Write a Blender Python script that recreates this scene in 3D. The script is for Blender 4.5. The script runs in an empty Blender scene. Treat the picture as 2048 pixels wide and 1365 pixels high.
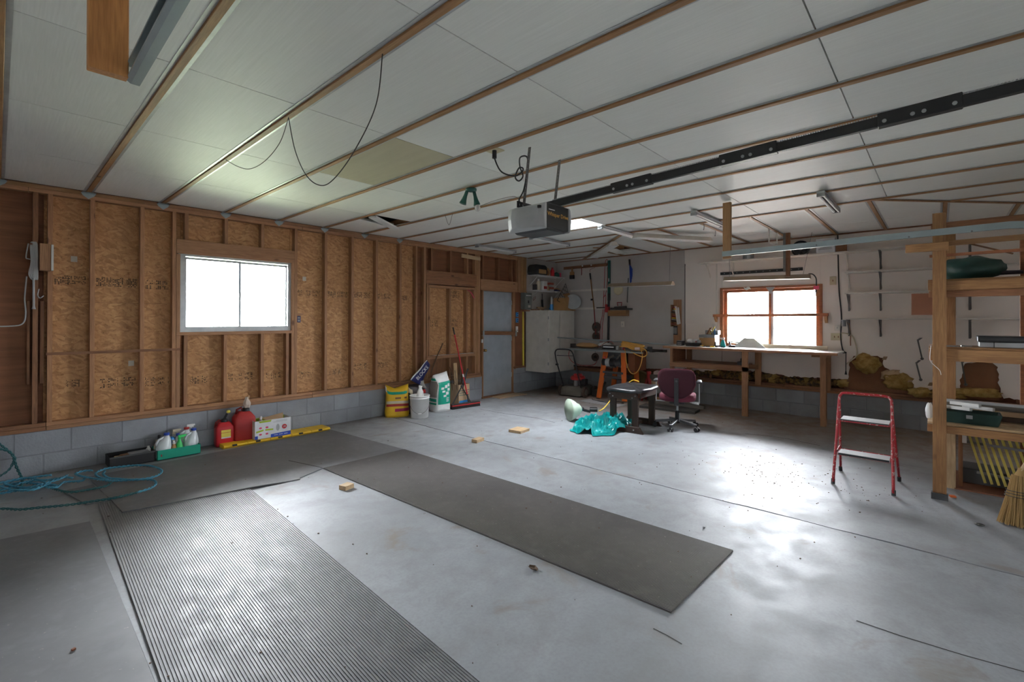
import bpy, math, random
from mathutils import Vector, Matrix, Euler
RN = random.Random(11)
SC = bpy.context.scene
COL = SC.collection
PI = math.pi

# ---------------------------------------------------------------- camera (surveyed: metres, X along the stud wall, Y towards it)
F_PX, YAW, PIT, ROL, CX, CY, CAMH = 937.31, .7348, .0034, .0021, 1031.9, 635.5, 1.5527
_c, _s = math.cos(YAW), math.sin(YAW)
FW = Vector((_c * math.cos(PIT), _s * math.cos(PIT), math.sin(PIT)))
RT = Vector((_s, -_c, 0))
UP = Vector((-_c * math.sin(PIT), -_s * math.sin(PIT), math.cos(PIT)))
_cr, _sr = math.cos(ROL), math.sin(ROL)
cam_data = bpy.data.cameras.new('camera')
cam = bpy.data.objects.new('camera', cam_data)
COL.objects.link(cam)
R_ = _cr * RT + _sr * UP
U_ = -_sr * RT + _cr * UP
m = Matrix.Identity(4)
for i in range(3):
    m[i][0], m[i][1], m[i][2] = R_[i], U_[i], -FW[i]
m[2][3] = CAMH
cam.matrix_world = m
cam_data.sensor_width = 36
cam_data.lens = F_PX / 2048 * 36
cam_data.shift_x = (1024 - CX) / 2048
cam_data.shift_y = (CY - 682.5) / 2048
cam_data.clip_start = .02
SC.camera = cam
O = Vector((0, 0, CAMH))
def _ray(px, py):
    a, b = (px - CX) / F_PX, (py - CY) / F_PX
    return FW + RT * (_cr * a + _sr * b) - UP * (-_sr * a + _cr * b)
def onZ(px, py, z=0.):                     # survey sightings: a point seen in the photo, on a known real plane
    d = _ray(px, py); return O + d * ((z - CAMH) / d.z)
def onX(px, py, x):
    d = _ray(px, py); return O + d * (x / d.x)
def onY(px, py, y):
    d = _ray(px, py); return O + d * (y / d.y)

# ---------------------------------------------------------------- world, light, exposure
W = bpy.data.worlds.new('sky'); SC.world = W; W.use_nodes = True
_bg = W.node_tree.nodes['Background']
_bg.inputs[0].default_value = (.945, .985, 1.04, 1)
_bg.inputs[1].default_value = 84.0
SC.view_settings.view_transform = 'Standard'
SC.view_settings.look = 'None'
SC.view_settings.gamma = 1
SC.view_settings.use_curve_mapping = False
SC.view_settings.exposure = 0.48
SC.cycles.use_denoising = True
SC.cycles.max_bounces = 10
SC.cycles.diffuse_bounces = 7
SC.cycles.transparent_max_bounces = 16
SC.cycles.sample_clamp_indirect = 8
def portal(loc, rot, sx, sy):              # sampling guide for the sky light through an opening
    l = bpy.data.lights.new('sky_portal', 'AREA'); l.shape = 'RECTANGLE'; l.size = sx; l.size_y = sy
    l.cycles.is_portal = True
    o = bpy.data.objects.new('sky_portal', l); COL.objects.link(o); o.location = loc; o.rotation_euler = rot
YA, XB, H = 6.611, 8.695, 2.874            # stud face of the left wall, face of the back wall, ceiling height
YD, XF = -1.0, -1.7                        # garage-door wall, front wall (both behind the camera)
portal((2.1, YA + .2, 1.84), (-PI / 2, 0, 0), 1.3, 1.0)
portal((XB + .2, 2.13, 1.58), (0, PI / 2, 0), 1.1, 1.5)
portal((5.45, 4.02, H + .5), (0, 0, 0), .6, 1.2)
portal((2.87, YD - .08, .74), (PI / 2, 0, 0), 5.2, 1.4)
for k in range(8):
    portal((.25 + .33 + k * .655, YD - .08, 1.62), (PI / 2, 0, 0), .56, .34)

# ---------------------------------------------------------------- materials
MT = {}
def _new(name):
    mt = bpy.data.materials.new(name); mt.use_nodes = True
    nt = mt.node_tree; b = nt.nodes['Principled BSDF']
    MT[name] = mt
    return mt, nt, b
def N(nt, t, **kw):
    n = nt.nodes.new(t)
    for k, v in kw.items():
        if k in n.inputs.keys(): n.inputs[k].default_value = v
        else: setattr(n, k, v)
    return n
def L(nt, a, b): nt.links.new(a, b)
def rgba(c): return (c[0], c[1], c[2], 1)
def coords(nt, stretch=(1, 1, 1), space='Object', rnd=True):
    tc = N(nt, 'ShaderNodeTexCoord'); mp = N(nt, 'ShaderNodeMapping')
    L(nt, tc.outputs[space], mp.inputs['Vector']); mp.inputs['Scale'].default_value = stretch
    if rnd:
        oi = N(nt, 'ShaderNodeObjectInfo'); mu = N(nt, 'ShaderNodeMath', operation='MULTIPLY'); mu.inputs[1].default_value = 37.
        L(nt, oi.outputs['Random'], mu.inputs[0])
        cb = N(nt, 'ShaderNodeCombineXYZ')
        for i in range(3): L(nt, mu.outputs[0], cb.inputs[i])
        L(nt, cb.outputs[0], mp.inputs['Location'])
    return mp.outputs[0]
def noise(nt, vec, scale, detail=4, rough=.55, dist=0):
    n = N(nt, 'ShaderNodeTexNoise'); n.inputs['Scale'].default_value = scale; n.inputs['Detail'].default_value = detail
    n.inputs['Roughness'].default_value = rough; n.inputs['Distortion'].default_value = dist
    L(nt, vec, n.inputs['Vector']); return n.outputs['Fac']
def ramp(nt, fac, stops, interp='LINEAR'):
    r = N(nt, 'ShaderNodeValToRGB'); r.color_ramp.interpolation = interp
    e = r.color_ramp.elements
    while len(e) < len(stops): e.new(.5)
    for i, (p, c) in enumerate(stops):
        e[i].position = p; e[i].color = rgba(c) if hasattr(c, '__len__') else (c, c, c, 1)
    L(nt, fac, r.inputs[0]); return r.outputs[0]
def mixc(nt, fac, a, b, blend='MIX'):
    x = N(nt, 'ShaderNodeMix', data_type='RGBA', blend_type=blend)
    for v, i in ((fac, 0), (a, 6), (b, 7)):
        if hasattr(v, 'is_linked') or hasattr(v, 'links'): L(nt, v, x.inputs[i])
        elif hasattr(v, '__len__'): x.inputs[i].default_value = rgba(v)
        else: x.inputs[i].default_value = v
    return x.outputs[2]
def tint(nt, col, amt):                      # piece-to-piece variation
    oi = N(nt, 'ShaderNodeObjectInfo'); mr = N(nt, 'ShaderNodeMapRange')
    mr.inputs[3].default_value = 1 - amt; mr.inputs[4].default_value = 1 + amt * .6
    L(nt, oi.outputs['Random'], mr.inputs[0])
    return mixc(nt, 1., col, mr.outputs[0], 'MULTIPLY')
def bumpn(nt, b, h, s, d=.01):
    bp = N(nt, 'ShaderNodeBump'); bp.inputs['Strength'].default_value = s; bp.inputs['Distance'].default_value = d
    L(nt, h, bp.inputs['Height']); L(nt, bp.outputs[0], b.inputs['Normal'])
def mat(name, c, rough=.6, metal=0, c2=None, ns=6, stretch=(1, 1, 1), bump=0, bs=60, var=.0, spec=None, lo=.35, hi=.68):
    mt, nt, b = _new(name)
    b.inputs['Roughness'].default_value = rough; b.inputs['Metallic'].default_value = metal
    if spec is not None: b.inputs['Specular IOR Level'].default_value = spec
    if c2 is None: c2 = tuple(x * .8 for x in c)
    v = coords(nt, stretch)
    col = ramp(nt, noise(nt, v, ns), [(lo, c), (hi, c2)])
    if var: col = tint(nt, col, var)
    L(nt, col, b.inputs['Base Color'])
    if bump: bumpn(nt, b, noise(nt, v, bs, 5), bump)
    return mt
def wood(name, c, c2, axis, rough=.62, var=.16, knots=True):
    mt, nt, b = _new(name); b.inputs['Roughness'].default_value = rough
    st = [1, 1, 1]; st[axis] = .06
    v = coords(nt, st)
    g = noise(nt, v, 26, 6, .62, .6)
    fine = noise(nt, v, 130, 3, .6)
    col = ramp(nt, g, [(.3, c2), (.5, c), (.72, tuple(x * 1.1 for x in c))])
    col = mixc(nt, ramp(nt, fine, [(.35, .55), (.65, 0)]), col, tuple(x * .7 for x in c2))
    if knots:
        st2 = [1, 1, 1]; st2[axis] = .45
        v2 = coords(nt, st2)
        vo = N(nt, 'ShaderNodeTexVoronoi'); vo.inputs['Scale'].default_value = 5.; L(nt, v2, vo.inputs['Vector'])
        col = mixc(nt, ramp(nt, vo.outputs['Distance'], [(.05, .85), (.11, 0)]), col, (c2[0] * .35, c2[1] * .28, c2[2] * .25))
    col = tint(nt, col, var)
    L(nt, col, b.inputs['Base Color'])
    bumpn(nt, b, g, .15, .004)
    return mt
PINE, PINE2 = (.40, .205, .10), (.275, .125, .058)
for i, a in enumerate('xyz'):
    wood('stud_' + a, PINE, PINE2, i)
    wood('old_' + a, (.28, .125, .055), (.17, .07, .03), i)
    wood('pale_' + a, (.60, .43, .25), (.46, .30, .16), i, knots=False)
    wood('joist_' + a, (.36, .19, .08), (.24, .115, .045), i, var=.1)
    wood('shelfwood_' + a, (.33, .165, .062), (.21, .095, .035), i)
    wood('darkboard_' + a, (.055, .028, .018), (.03, .015, .01), i, rough=.5, knots=False)
for i, a in enumerate('z'):
    wood('red_wood', (.36, .125, .045), (.24, .075, .028), 1, knots=False)
def osb_mat():
    mt, nt, b = _new('osb'); b.inputs['Roughness'].default_value = .7
    base = coords(nt, (1, 1, 1))
    n1 = N(nt, 'ShaderNodeTexNoise'); n1.inputs['Scale'].default_value = 7.; n1.inputs['Detail'].default_value = 3; L(nt, base, n1.inputs['Vector'])
    ad = mixc(nt, .045, base, n1.outputs['Color'], 'ADD')
    cols = []
    for sc, ry in (((17, 12, 52), .22), ((15, 12, 44), -.5), ((46, 12, 22), .3)):
        mp = N(nt, 'ShaderNodeMapping'); mp.vector_type = 'TEXTURE' if False else 'POINT'
        rt_ = N(nt, 'ShaderNodeMapping'); rt_.inputs['Rotation'].default_value = (0, ry, 0); L(nt, ad, rt_.inputs['Vector'])
        mp.inputs['Scale'].default_value = sc; L(nt, rt_.outputs[0], mp.inputs['Vector'])
        vo = N(nt, 'ShaderNodeTexVoronoi'); vo.inputs['Scale'].default_value = 1; vo.inputs['Randomness'].default_value = 1
        L(nt, mp.outputs[0], vo.inputs['Vector'])
        sp = N(nt, 'ShaderNodeSeparateColor'); L(nt, vo.outputs['Color'], sp.inputs[0])
        cols.append(sp.outputs[0])
    r1 = ramp(nt, cols[0], [(0, (.24, .105, .035)), (.16, (.33, .155, .058)), (.5, (.45, .225, .092)), (1, (.58, .335, .155))])
    r2 = ramp(nt, cols[1], [(0, (.25, .11, .04)), (.5, (.41, .20, .08)), (1, (.55, .31, .14))])
    r3 = ramp(nt, cols[2], [(0, (.27, .12, .045)), (.12, (.41, .205, .085)), (1, (.57, .32, .15))])
    sel = noise(nt, base, 9, 3)
    col = mixc(nt, ramp(nt, sel, [(.46, 0), (.5, 1)]), r1, r2)
    col = mixc(nt, .35, col, r3)
    big = noise(nt, base, 1.3, 3)
    col = mixc(nt, ramp(nt, big, [(.4, 0), (.7, .35)]), col, (.36, .165, .06))
    chips = noise(nt, base, 60, 2)
    col = mixc(nt, ramp(nt, chips, [(.27, .7), (.33, 0)]), col, (.13, .06, .02))
    L(nt, col, b.inputs['Base Color']); bumpn(nt, b, cols[0], .12, .003)
osb_mat()
mat('plywood', (.22, .085, .035), .7, c2=(.15, .055, .02), ns=5, stretch=(.4, .4, 5), bump=.1, var=.15)
mat('block', (.30, .32, .355), .55, c2=(.24, .25, .275), ns=3.5, bump=.35, bs=55, var=.08)
mat('block_back', (.30, .32, .35), .6, c2=(.22, .22, .22), ns=2.2, bump=.3, bs=40, var=.1)
mat('mortar', (.25, .26, .285), .8)
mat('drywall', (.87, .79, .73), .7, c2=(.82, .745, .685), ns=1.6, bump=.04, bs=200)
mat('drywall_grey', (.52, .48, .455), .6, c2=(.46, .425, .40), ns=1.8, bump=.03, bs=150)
mat('white_trim', (.70, .66, .60), .55, c2=(.62, .57, .51), ns=5)
mat('dirt', (.16, .11, .075), .9, c2=(.10, .07, .05), ns=14, bump=.4)
def foam_mat():
    mt, nt, b = _new('foam'); b.inputs['Roughness'].default_value = .5
    v = coords(nt, (38, 1.2, 1), rnd=True)
    lines = noise(nt, v, 3, 4)
    v2 = coords(nt, (1, 1, 1)); big = noise(nt, v2, 1.1, 3)
    col = ramp(nt, lines, [(.3, (.79, .80, .77)), (.7, (.87, .88, .85))])
    col = mixc(nt, ramp(nt, big, [(.35, .25), (.7, 0)]), col, (.70, .71, .68))
    sp = noise(nt, v2, 30, 2); msk = noise(nt, v2, .8, 2)
    L(nt, tint(nt, col, .05), b.inputs['Base Color'])
    bumpn(nt, b, lines, .08, .004)
foam_mat()
mat('foam_tan', (.50, .46, .33), .6, c2=(.46, .42, .30), ns=2, stretch=(8, 1, 1))
mat('foil_edge', (.52, .54, .55), .4, metal=.35, c2=(.42, .44, .46), ns=9)
mat('void', (.02, .015, .012), .9)
def concrete_mat():
    mt, nt, b = _new('concrete')
    v = coords(nt, (1, 1, 1), rnd=False)
    big = noise(nt, v, .8, 5, .6, .4); mid = noise(nt, v, 4.5, 6, .65, .3); fine = noise(nt, v, 60, 4)
    col = ramp(nt, big, [(.3, (.225, .235, .247)), (.5, (.30, .318, .34)), (.7, (.37, .395, .425))])
    col = mixc(nt, ramp(nt, mid, [(.46, 0), (.72, .62)]), col, (.235, .235, .24))
    col = mixc(nt, ramp(nt, fine, [(.3, .25), (.6, 0)]), col, (.2, .2, .2))
    stain = noise(nt, v, 2.1, 5, .6, .8)
    col = mixc(nt, ramp(nt, stain, [(.60, 0), (.72, .6)]), col, (.22, .175, .13))
    # ground-in dirt along the stud wall; at workshop end dirt plus painted-in bench shade
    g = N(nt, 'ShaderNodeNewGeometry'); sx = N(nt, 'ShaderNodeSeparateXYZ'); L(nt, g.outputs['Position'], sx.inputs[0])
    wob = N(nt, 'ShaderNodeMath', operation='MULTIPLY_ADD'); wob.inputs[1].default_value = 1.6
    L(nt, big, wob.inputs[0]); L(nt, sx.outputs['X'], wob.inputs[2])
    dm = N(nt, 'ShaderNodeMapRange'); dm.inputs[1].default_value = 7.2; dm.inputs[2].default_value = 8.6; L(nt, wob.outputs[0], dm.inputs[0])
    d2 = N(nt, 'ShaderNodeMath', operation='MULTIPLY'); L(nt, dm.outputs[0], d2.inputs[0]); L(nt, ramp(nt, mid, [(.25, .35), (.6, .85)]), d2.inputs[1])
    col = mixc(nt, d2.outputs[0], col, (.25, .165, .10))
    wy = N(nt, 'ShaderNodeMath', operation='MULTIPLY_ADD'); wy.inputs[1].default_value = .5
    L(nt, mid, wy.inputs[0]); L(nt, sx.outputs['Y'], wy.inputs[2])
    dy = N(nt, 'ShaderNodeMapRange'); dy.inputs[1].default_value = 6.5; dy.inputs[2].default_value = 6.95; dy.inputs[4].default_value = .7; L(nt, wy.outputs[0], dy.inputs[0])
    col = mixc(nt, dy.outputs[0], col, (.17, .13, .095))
    L(nt, col, b.inputs['Base Color'])
    L(nt, ramp(nt, mid, [(.3, .42), (.7, .62)]), b.inputs['Roughness'])
    bumpn(nt, b, mid, .1, .004)
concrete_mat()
def rubber(name, c, rough, c2):
    mt, nt, b = _new(name)
    v = coords(nt, (1, 1, 1), rnd=False)
    big = noise(nt, v, 1.4, 5, .6, .5); mid = noise(nt, v, 9, 5, .6)
    col = ramp(nt, big, [(.32, c), (.68, c2)])
    col = mixc(nt, ramp(nt, mid, [(.5, 0), (.75, .4)]), col, tuple(min(1, x * 1.5) for x in c2))
    sp = noise(nt, v, 45, 2); col = mixc(nt, ramp(nt, sp, [(.72, 0), (.76, .5)]), col, (.4, .37, .33))
    L(nt, col, b.inputs['Base Color']); L(nt, ramp(nt, mid, [(.3, rough), (.7, rough + .2)]), b.inputs['Roughness'])
    bumpn(nt, b, mid, .12, .003)
rubber('rubber', (.125, .126, .134), .5, (.165, .165, .173))
rubber('rubber_warm', (.102, .095, .092), .55, (.137, .127, .12))
rubber('rubber_light', (.165, .168, .175), .42, (.23, .233, .243))
rubber('rubber_cool', (.142, .146, .157), .5, (.178, .182, .193))
def plain(n, c, r=.5, m=0, **k): return mat(n, c, r, m, c2=tuple(x * .86 for x in c), **k)
plain('black', (.018, .018, .02), .45); plain('black_matte', (.02, .02, .022), .8); plain('dark_grey', (.06, .062, .066), .5)
plain('grey', (.25, .26, .27), .5); plain('light_grey', (.42, .43, .44), .45); plain('white', (.78, .78, .77), .5)
plain('paper', (.82, .82, .80), .7); plain('cream', (.66, .58, .43), .5); plain('ivory', (.62, .55, .36), .5)
plain('steel', (.50, .52, .53), .32, .9); plain('galv', (.36, .42, .44), .42, .7); plain('brass', (.70, .48, .18), .25, .95)
plain('chrome', (.75, .76, .78), .15, 1.); plain('bracket_metal', (.17, .16, .155), .5, .4)
plain('red_plastic', (.52, .012, .02), .42); plain('red_dull', (.40, .02, .02), .5); plain('red_dark', (.24, .015, .014), .5)
plain('yellow', (.82, .50, .02), .5); plain('yellow_soft', (.80, .66, .10), .5); plain('yellow_cord', (.80, .52, .05), .5)
plain('orange', (.66, .13, .015), .45, bump=.05); plain('orange_cord', (.70, .36, .07), .55); plain('orange_dark', (.20, .06, .02), .6)
plain('blue', (.02, .07, .45), .45); plain('blue_bright', (.03, .25, .62), .4); plain('navy', (.015, .02, .13), .5)
plain('green', (.0, .32, .21), .5); plain('green_bright', (.04, .62, .14), .4); plain('green_dark', (.008, .085, .065), .5); plain('lime', (.42, .55, .02), .5)
plain('teal', (.0, .33, .33), .3, bump=.2, bs=18); plain('shade_tan', (.36, .27, .18), .5); plain('cone', (.60, .72, .58), .5)
plain('cardboard', (.44, .245, .10), .75); plain('cardboard_pale', (.52, .36, .22), .75); plain('box_white', (.74, .75, .78), .6)
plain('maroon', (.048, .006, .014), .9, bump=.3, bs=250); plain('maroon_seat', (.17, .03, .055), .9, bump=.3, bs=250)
plain('magenta', (.32, .0, .06), .5); plain('leather', (.03, .03, .033), .3, bump=.2, bs=90)
plain('straw', (.40, .25, .095), .8, ns=30, stretch=(30, 30, 1)); plain('twig', (.12, .075, .045), .8)
mat('insulation', (.46, .31, .10), .95, c2=(.26, .14, .03), ns=16, bump=1., bs=50); mat('insul_dark', (.30, .18, .05), .95, c2=(.04, .025, .015), ns=22, bump=1., bs=40, lo=.3, hi=.6)
plain('rubble', (.26, .12, .06), .9, bump=.4); plain('rusty', (.085, .055, .04), .7, bump=.4); plain('mower_grey', (.13, .115, .095), .6, bump=.3)
plain('cyan_cord', (.07, .30, .44), .5); plain('teal_cord', (.02, .12, .13), .5); plain('door_paint', (.36, .40, .445), .5, bump=.05)
plain('cabinet', (.56, .535, .49), .5); plain('panel_grey', (.16, .17, .16), .5); plain('pink', (.75, .06, .16), .5); plain('wire_dark', (.05, .045, .04), .6)
plain('jug', (.68, .73, .76), .3); plain('tarp_green', (.015, .05, .04), .5, bump=.5, bs=20); plain('bag_dark', (.045, .035, .04), .5, bump=.4, bs=20)
plain('plastic_bag', (.62, .52, .44), .3); plain('bag_grey', (.30, .29, .27), .5, bump=.4, bs=14); plain('pegs', (.46, .10, .06), .5)
plain('slat', (.50, .40, .08), .5); plain('brown_board', (.20, .075, .035), .7); plain('ink', (.035, .022, .015), .8); plain('sticker', (.50, .46, .40), .7)
mat('red_paint', (.34, .012, .02), .42, c2=(.27, .01, .015), ns=4)
def chipped():
    mt, nt, b = _new('red_chipped'); b.inputs['Roughness'].default_value = .45
    v = coords(nt, (1, 1, 1)); n = noise(nt, v, 42, 4, .6)
    col = mixc(nt, ramp(nt, n, [(.58, 0), (.63, .85)]), (.34, .012, .02), (.55, .45, .40)); L(nt, col, b.inputs['Base Color'])
chipped()
def sheet(name, c, rough, alpha_t):          # thin translucent sheet / clear pane
    mt, nt, b = _new(name)
    out = nt.nodes['Material Output']
    tr = N(nt, 'ShaderNodeBsdfTransparent'); tr.inputs[0].default_value = rgba(c)
    gl = N(nt, 'ShaderNodeBsdfGlossy'); gl.inputs['Roughness'].default_value = rough
    fr = N(nt, 'ShaderNodeFresnel'); mx = N(nt, 'ShaderNodeMixShader')
    L(nt, fr.outputs[0], mx.inputs[0]); L(nt, tr.outputs[0], mx.inputs[1]); L(nt, gl.outputs[0], mx.inputs[2])
    L(nt, mx.outputs[0], out.inputs['Surface'])
sheet('glass', (.95, .95, .95), .02, 1)
sheet('fill_panel', (.07, .07, .07), .3, 1)
sheet('fill_glass', (.42, .42, .42), .1, 1)
def diffuser():
    mt, nt, b = _new('skylight_sheet'); out = nt.nodes['Material Output']
    tl = N(nt, 'ShaderNodeBsdfTranslucent'); tl.inputs[0].default_value = (.95, .95, .95, 1)
    tr = N(nt, 'ShaderNodeBsdfTransparent'); mx = N(nt, 'ShaderNodeMixShader'); mx.inputs[0].default_value = .5
    L(nt, tl.outputs[0], mx.inputs[1]); L(nt, tr.outputs[0], mx.inputs[2]); L(nt, mx.outputs[0], out.inputs['Surface'])
diffuser()
def bulb():
    mt, nt, b = _new('bulb'); b.inputs['Base Color'].default_value = (.9, .9, .88, 1); b.inputs['Roughness'].default_value = .1
    b.inputs['Transmission Weight'].default_value = .5
bulb()
mat('inner_white', (.80, .79, .76), .7, c2=(.76, .75, .72))
plain('tray_green', (.012, .04, .032), .6); plain('pink_pale', (.62, .44, .40), .7); plain('slat_dim', (.22, .16, .07), .8); plain('chrome_dull', (.45, .46, .48), .3, .8); plain('base_metal', (.16, .16, .17), .35, .5)
mat('steel_dull', (.30, .31, .32), .4, .5, c2=(.22, .21, .20), ns=8); mat('bench_white', (.84, .82, .79), .4, c2=(.80, .77, .73), ns=4)
wood('litwood_z', (.62, .28, .085), (.44, .17, .045), 2)  # hanging post only: strong front light put into a brighter wood colour
plain('lawn', (.20, .235, .14), .9); plain('bounce_pale', (.62, .56, .50), .9)

# ---------------------------------------------------------------- mesh builder
MW = {}                                       # object -> world matrix
class G:
    def __init__(s): s.v = []; s.f = []; s.M = None
    def at(s, M): s.M = M; return s
    def add(s, vs, fs):
        o = len(s.v)
        if s.M is not None: vs = [s.M @ Vector(v) for v in vs]
        s.v += [tuple(v) for v in vs]; s.f += [tuple(o + i for i in f) for f in fs]; return s
    def box(s, x0, x1, y0, y1, z0, z1):
        return s.add([(x0, y0, z0), (x1, y0, z0), (x1, y1, z0), (x0, y1, z0), (x0, y0, z1), (x1, y0, z1), (x1, y1, z1), (x0, y1, z1)],
                     [(3, 2, 1, 0), (4, 5, 6, 7), (0, 1, 5, 4), (1, 2, 6, 5), (2, 3, 7, 6), (3, 0, 4, 7)])
    def cbox(s, c, d, rz=0, rx=0, ry=0):
        E_ = Euler((rx, ry, rz)).to_matrix()
        vs = [Vector(c) + E_ @ Vector((d[0] / 2 * a, d[1] / 2 * b, d[2] / 2 * e)) for e in (-1, 1) for a, b in ((-1, -1), (1, -1), (1, 1), (-1, 1))]
        return s.add(vs, [(3, 2, 1, 0), (4, 5, 6, 7), (0, 1, 5, 4), (1, 2, 6, 5), (2, 3, 7, 6), (3, 0, 4, 7)])
    def bar(s, a, b, w, h, up=(0, 0, 1)):
        a, b = Vector(a), Vector(b); d = (b - a).normalized(); x = d.cross(Vector(up))
        if x.length < 1e-4: x = d.cross(Vector((1, 0, 0)))
        x.normalize(); u = x.cross(d)
        vs = [p + x * w / 2 * i + u * h / 2 * j for p in (a, b) for i, j in ((-1, -1), (1, -1), (1, 1), (-1, 1))]
        return s.add(vs, [(0, 1, 2, 3), (7, 6, 5, 4), (4, 5, 1, 0), (5, 6, 2, 1), (6, 7, 3, 2), (7, 4, 0, 3)])
    def tube(s, pts, r, n=8, closed=False):
        pts = [Vector(p) for p in pts]; k = len(pts); vs = []; fs = []
        rs = r if hasattr(r, '__len__') else [r] * k
        pu = None
        for i, p in enumerate(pts):
            if closed: d = pts[(i + 1) % k] - pts[i - 1]
            else: d = pts[min(i + 1, k - 1)] - pts[max(i - 1, 0)]
            d.normalize()
            if pu is None:
                pu = d.orthogonal().normalized()
            else:
                pu = (pu - d * pu.dot(d)); pu = pu.normalized() if pu.length > 1e-6 else d.orthogonal().normalized()
            w = d.cross(pu)
            vs += [p + (pu * math.cos(2 * PI * j / n) + w * math.sin(2 * PI * j / n)) * rs[i] for j in range(n)]
        for i in range(k if closed else k - 1):
            a, b = i * n, ((i + 1) % k) * n
            fs += [(a + j, a + (j + 1) % n, b + (j + 1) % n, b + j) for j in range(n)]
        if not closed: fs += [tuple(range(n))[::-1], tuple(range((k - 1) * n, k * n))]
        return s.add(vs, fs)
    def cyl(s, a, b, r, n=14): return s.tube([a, b], r, n)
    def lathe(s, prof, c=(0, 0, 0), axis=(0, 0, 1), n=18, sx=1, sy=1):
        q = Vector((0, 0, 1)).rotation_difference(Vector(axis).normalized()); vs = []; fs = []; k = len(prof)
        for r, z in prof:
            vs += [Vector(c) + q @ Vector((r * sx * math.cos(2 * PI * j / n), r * sy * math.sin(2 * PI * j / n), z)) for j in range(n)]
        for i in range(k - 1):
            fs += [(i * n + j, i * n + (j + 1) % n, (i + 1) * n + (j + 1) % n, (i + 1) * n + j) for j in range(n)]
        if prof[0][0] > 1e-5: fs.append(tuple(range(n))[::-1])
        if prof[-1][0] > 1e-5: fs.append(tuple(range((k - 1) * n, k * n)))
        return s.add(vs, fs)
    def ball(s, c, r, n=12, k=7):
        rr = r if hasattr(r, '__len__') else (r, r, r); vs = []; fs = []
        for i in range(k + 1):
            t = PI * i / k
            vs += [(c[0] + rr[0] * math.sin(t) * math.cos(2 * PI * j / n), c[1] + rr[1] * math.sin(t) * math.sin(2 * PI * j / n), c[2] - rr[2] * math.cos(t)) for j in range(n)]
        for i in range(k): fs += [(i * n + j, i * n + (j + 1) % n, (i + 1) * n + (j + 1) % n, (i + 1) * n + j) for j in range(n)]
        return s.add(vs, fs)
    def prism(s, poly, off):                  # closed polygon of 3D points, extruded by a vector
        k = len(poly); off = Vector(off); p = [Vector(q) for q in poly]
        return s.add(p + [q + off for q in p], [tuple(range(k))[::-1], tuple(range(k, 2 * k))] + [(i, (i + 1) % k, k + (i + 1) % k, k + i) for i in range(k)])
    def loft(s, rings, cap=True):
        n = len(rings[0]); vs = [p for r in rings for p in r]; fs = []
        for i in range(len(rings) - 1): fs += [(i * n + j, i * n + (j + 1) % n, (i + 1) * n + (j + 1) % n, (i + 1) * n + j) for j in range(n)]
        if cap: fs += [tuple(range(n))[::-1], tuple(range((len(rings) - 1) * n, len(rings) * n))]
        return s.add(vs, fs)
    def grid(s, fn, nu, nv):
        vs = [fn(i / nu, j / nv) for i in range(nu + 1) for j in range(nv + 1)]
        return s.add(vs, [(i * (nv + 1) + j, (i + 1) * (nv + 1) + j, (i + 1) * (nv + 1) + j + 1, i * (nv + 1) + j + 1) for i in range(nu) for j in range(nv)])
    def jitter(s, a, seed=1):
        r = random.Random(seed); s.v = [(x + r.uniform(-a, a), y + r.uniform(-a, a), z + r.uniform(-a, a)) for x, y, z in s.v]; return s
    def build(s, name, m, parent=None, bevel=0, smooth=False, local=False, solid=0, sub=0, label=None, kind=None, cat=None, group=None, bseg=1):
        me = bpy.data.meshes.new(name); o = bpy.data.objects.new(name, me); COL.objects.link(o)
        if parent is None:
            xs, ys, zs = zip(*s.v); c = Vector(((min(xs) + max(xs)) / 2, (min(ys) + max(ys)) / 2, min(zs)))
            vs = [tuple(Vector(v) - c) for v in s.v]; o.location = c; MW[o] = Matrix.Translation(c)
        else:
            o.parent = parent
            if local: vs = s.v; MW[o] = MW[parent].copy()
            else:
                w0 = MW[parent]; xs, ys, zs = zip(*s.v)
                c = Vector(((min(xs) + max(xs)) / 2, (min(ys) + max(ys)) / 2, (min(zs) + max(zs)) / 2))
                inv = w0.to_3x3().inverted(); vs = [tuple(inv @ (Vector(v) - c)) for v in s.v]
                o.location = w0.inverted() @ c; MW[o] = w0 @ Matrix.Translation(o.location)
        me.from_pydata(vs, [], s.f); me.update()
        mm = m if isinstance(m, (list, tuple)) else [m]
        for q in mm: me.materials.append(MT[q])
        if smooth: me.shade_smooth()
        if bevel:
            b = o.modifiers.new('bevel', 'BEVEL'); b.width = bevel; b.segments = bseg; b.limit_method = 'ANGLE'
        if solid:
            b = o.modifiers.new('thick', 'SOLIDIFY'); b.thickness = solid; b.offset = 0
        if sub:
            b = o.modifiers.new('sub', 'SUBSURF'); b.levels = sub; b.render_levels = sub
        if label: o['label'] = label
        if kind: o['kind'] = kind
        if cat: o['category'] = cat
        if group: o['group'] = group
        return o
def thing(name, label, cat, loc=(0, 0, 0), rz=0, group=None, kind=None):
    o = bpy.data.objects.new(name, None); COL.objects.link(o); o.location = loc; o.rotation_euler = (0, 0, rz); o.empty_display_size = .1
    MW[o] = Matrix.Translation(loc) @ Matrix.Rotation(rz, 4, 'Z')
    if label: o['label'] = label
    if cat: o['category'] = cat
    if group: o['group'] = group
    if kind: o['kind'] = kind
    return o
def dup(root, loc, rz=None, label=None):
    r = root.copy(); COL.objects.link(r); r.location = loc
    if rz is not None: r.rotation_euler = (0, 0, rz)
    if label: r['label'] = label
    MW[r] = Matrix.Translation(loc) @ Matrix.Rotation(r.rotation_euler.z, 4, 'Z')
    for ch in list(root.children):
        c = ch.copy(); COL.objects.link(c); c.parent = r
        for g in ch.children:
            d = g.copy(); COL.objects.link(d); d.parent = c
    return r
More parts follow.
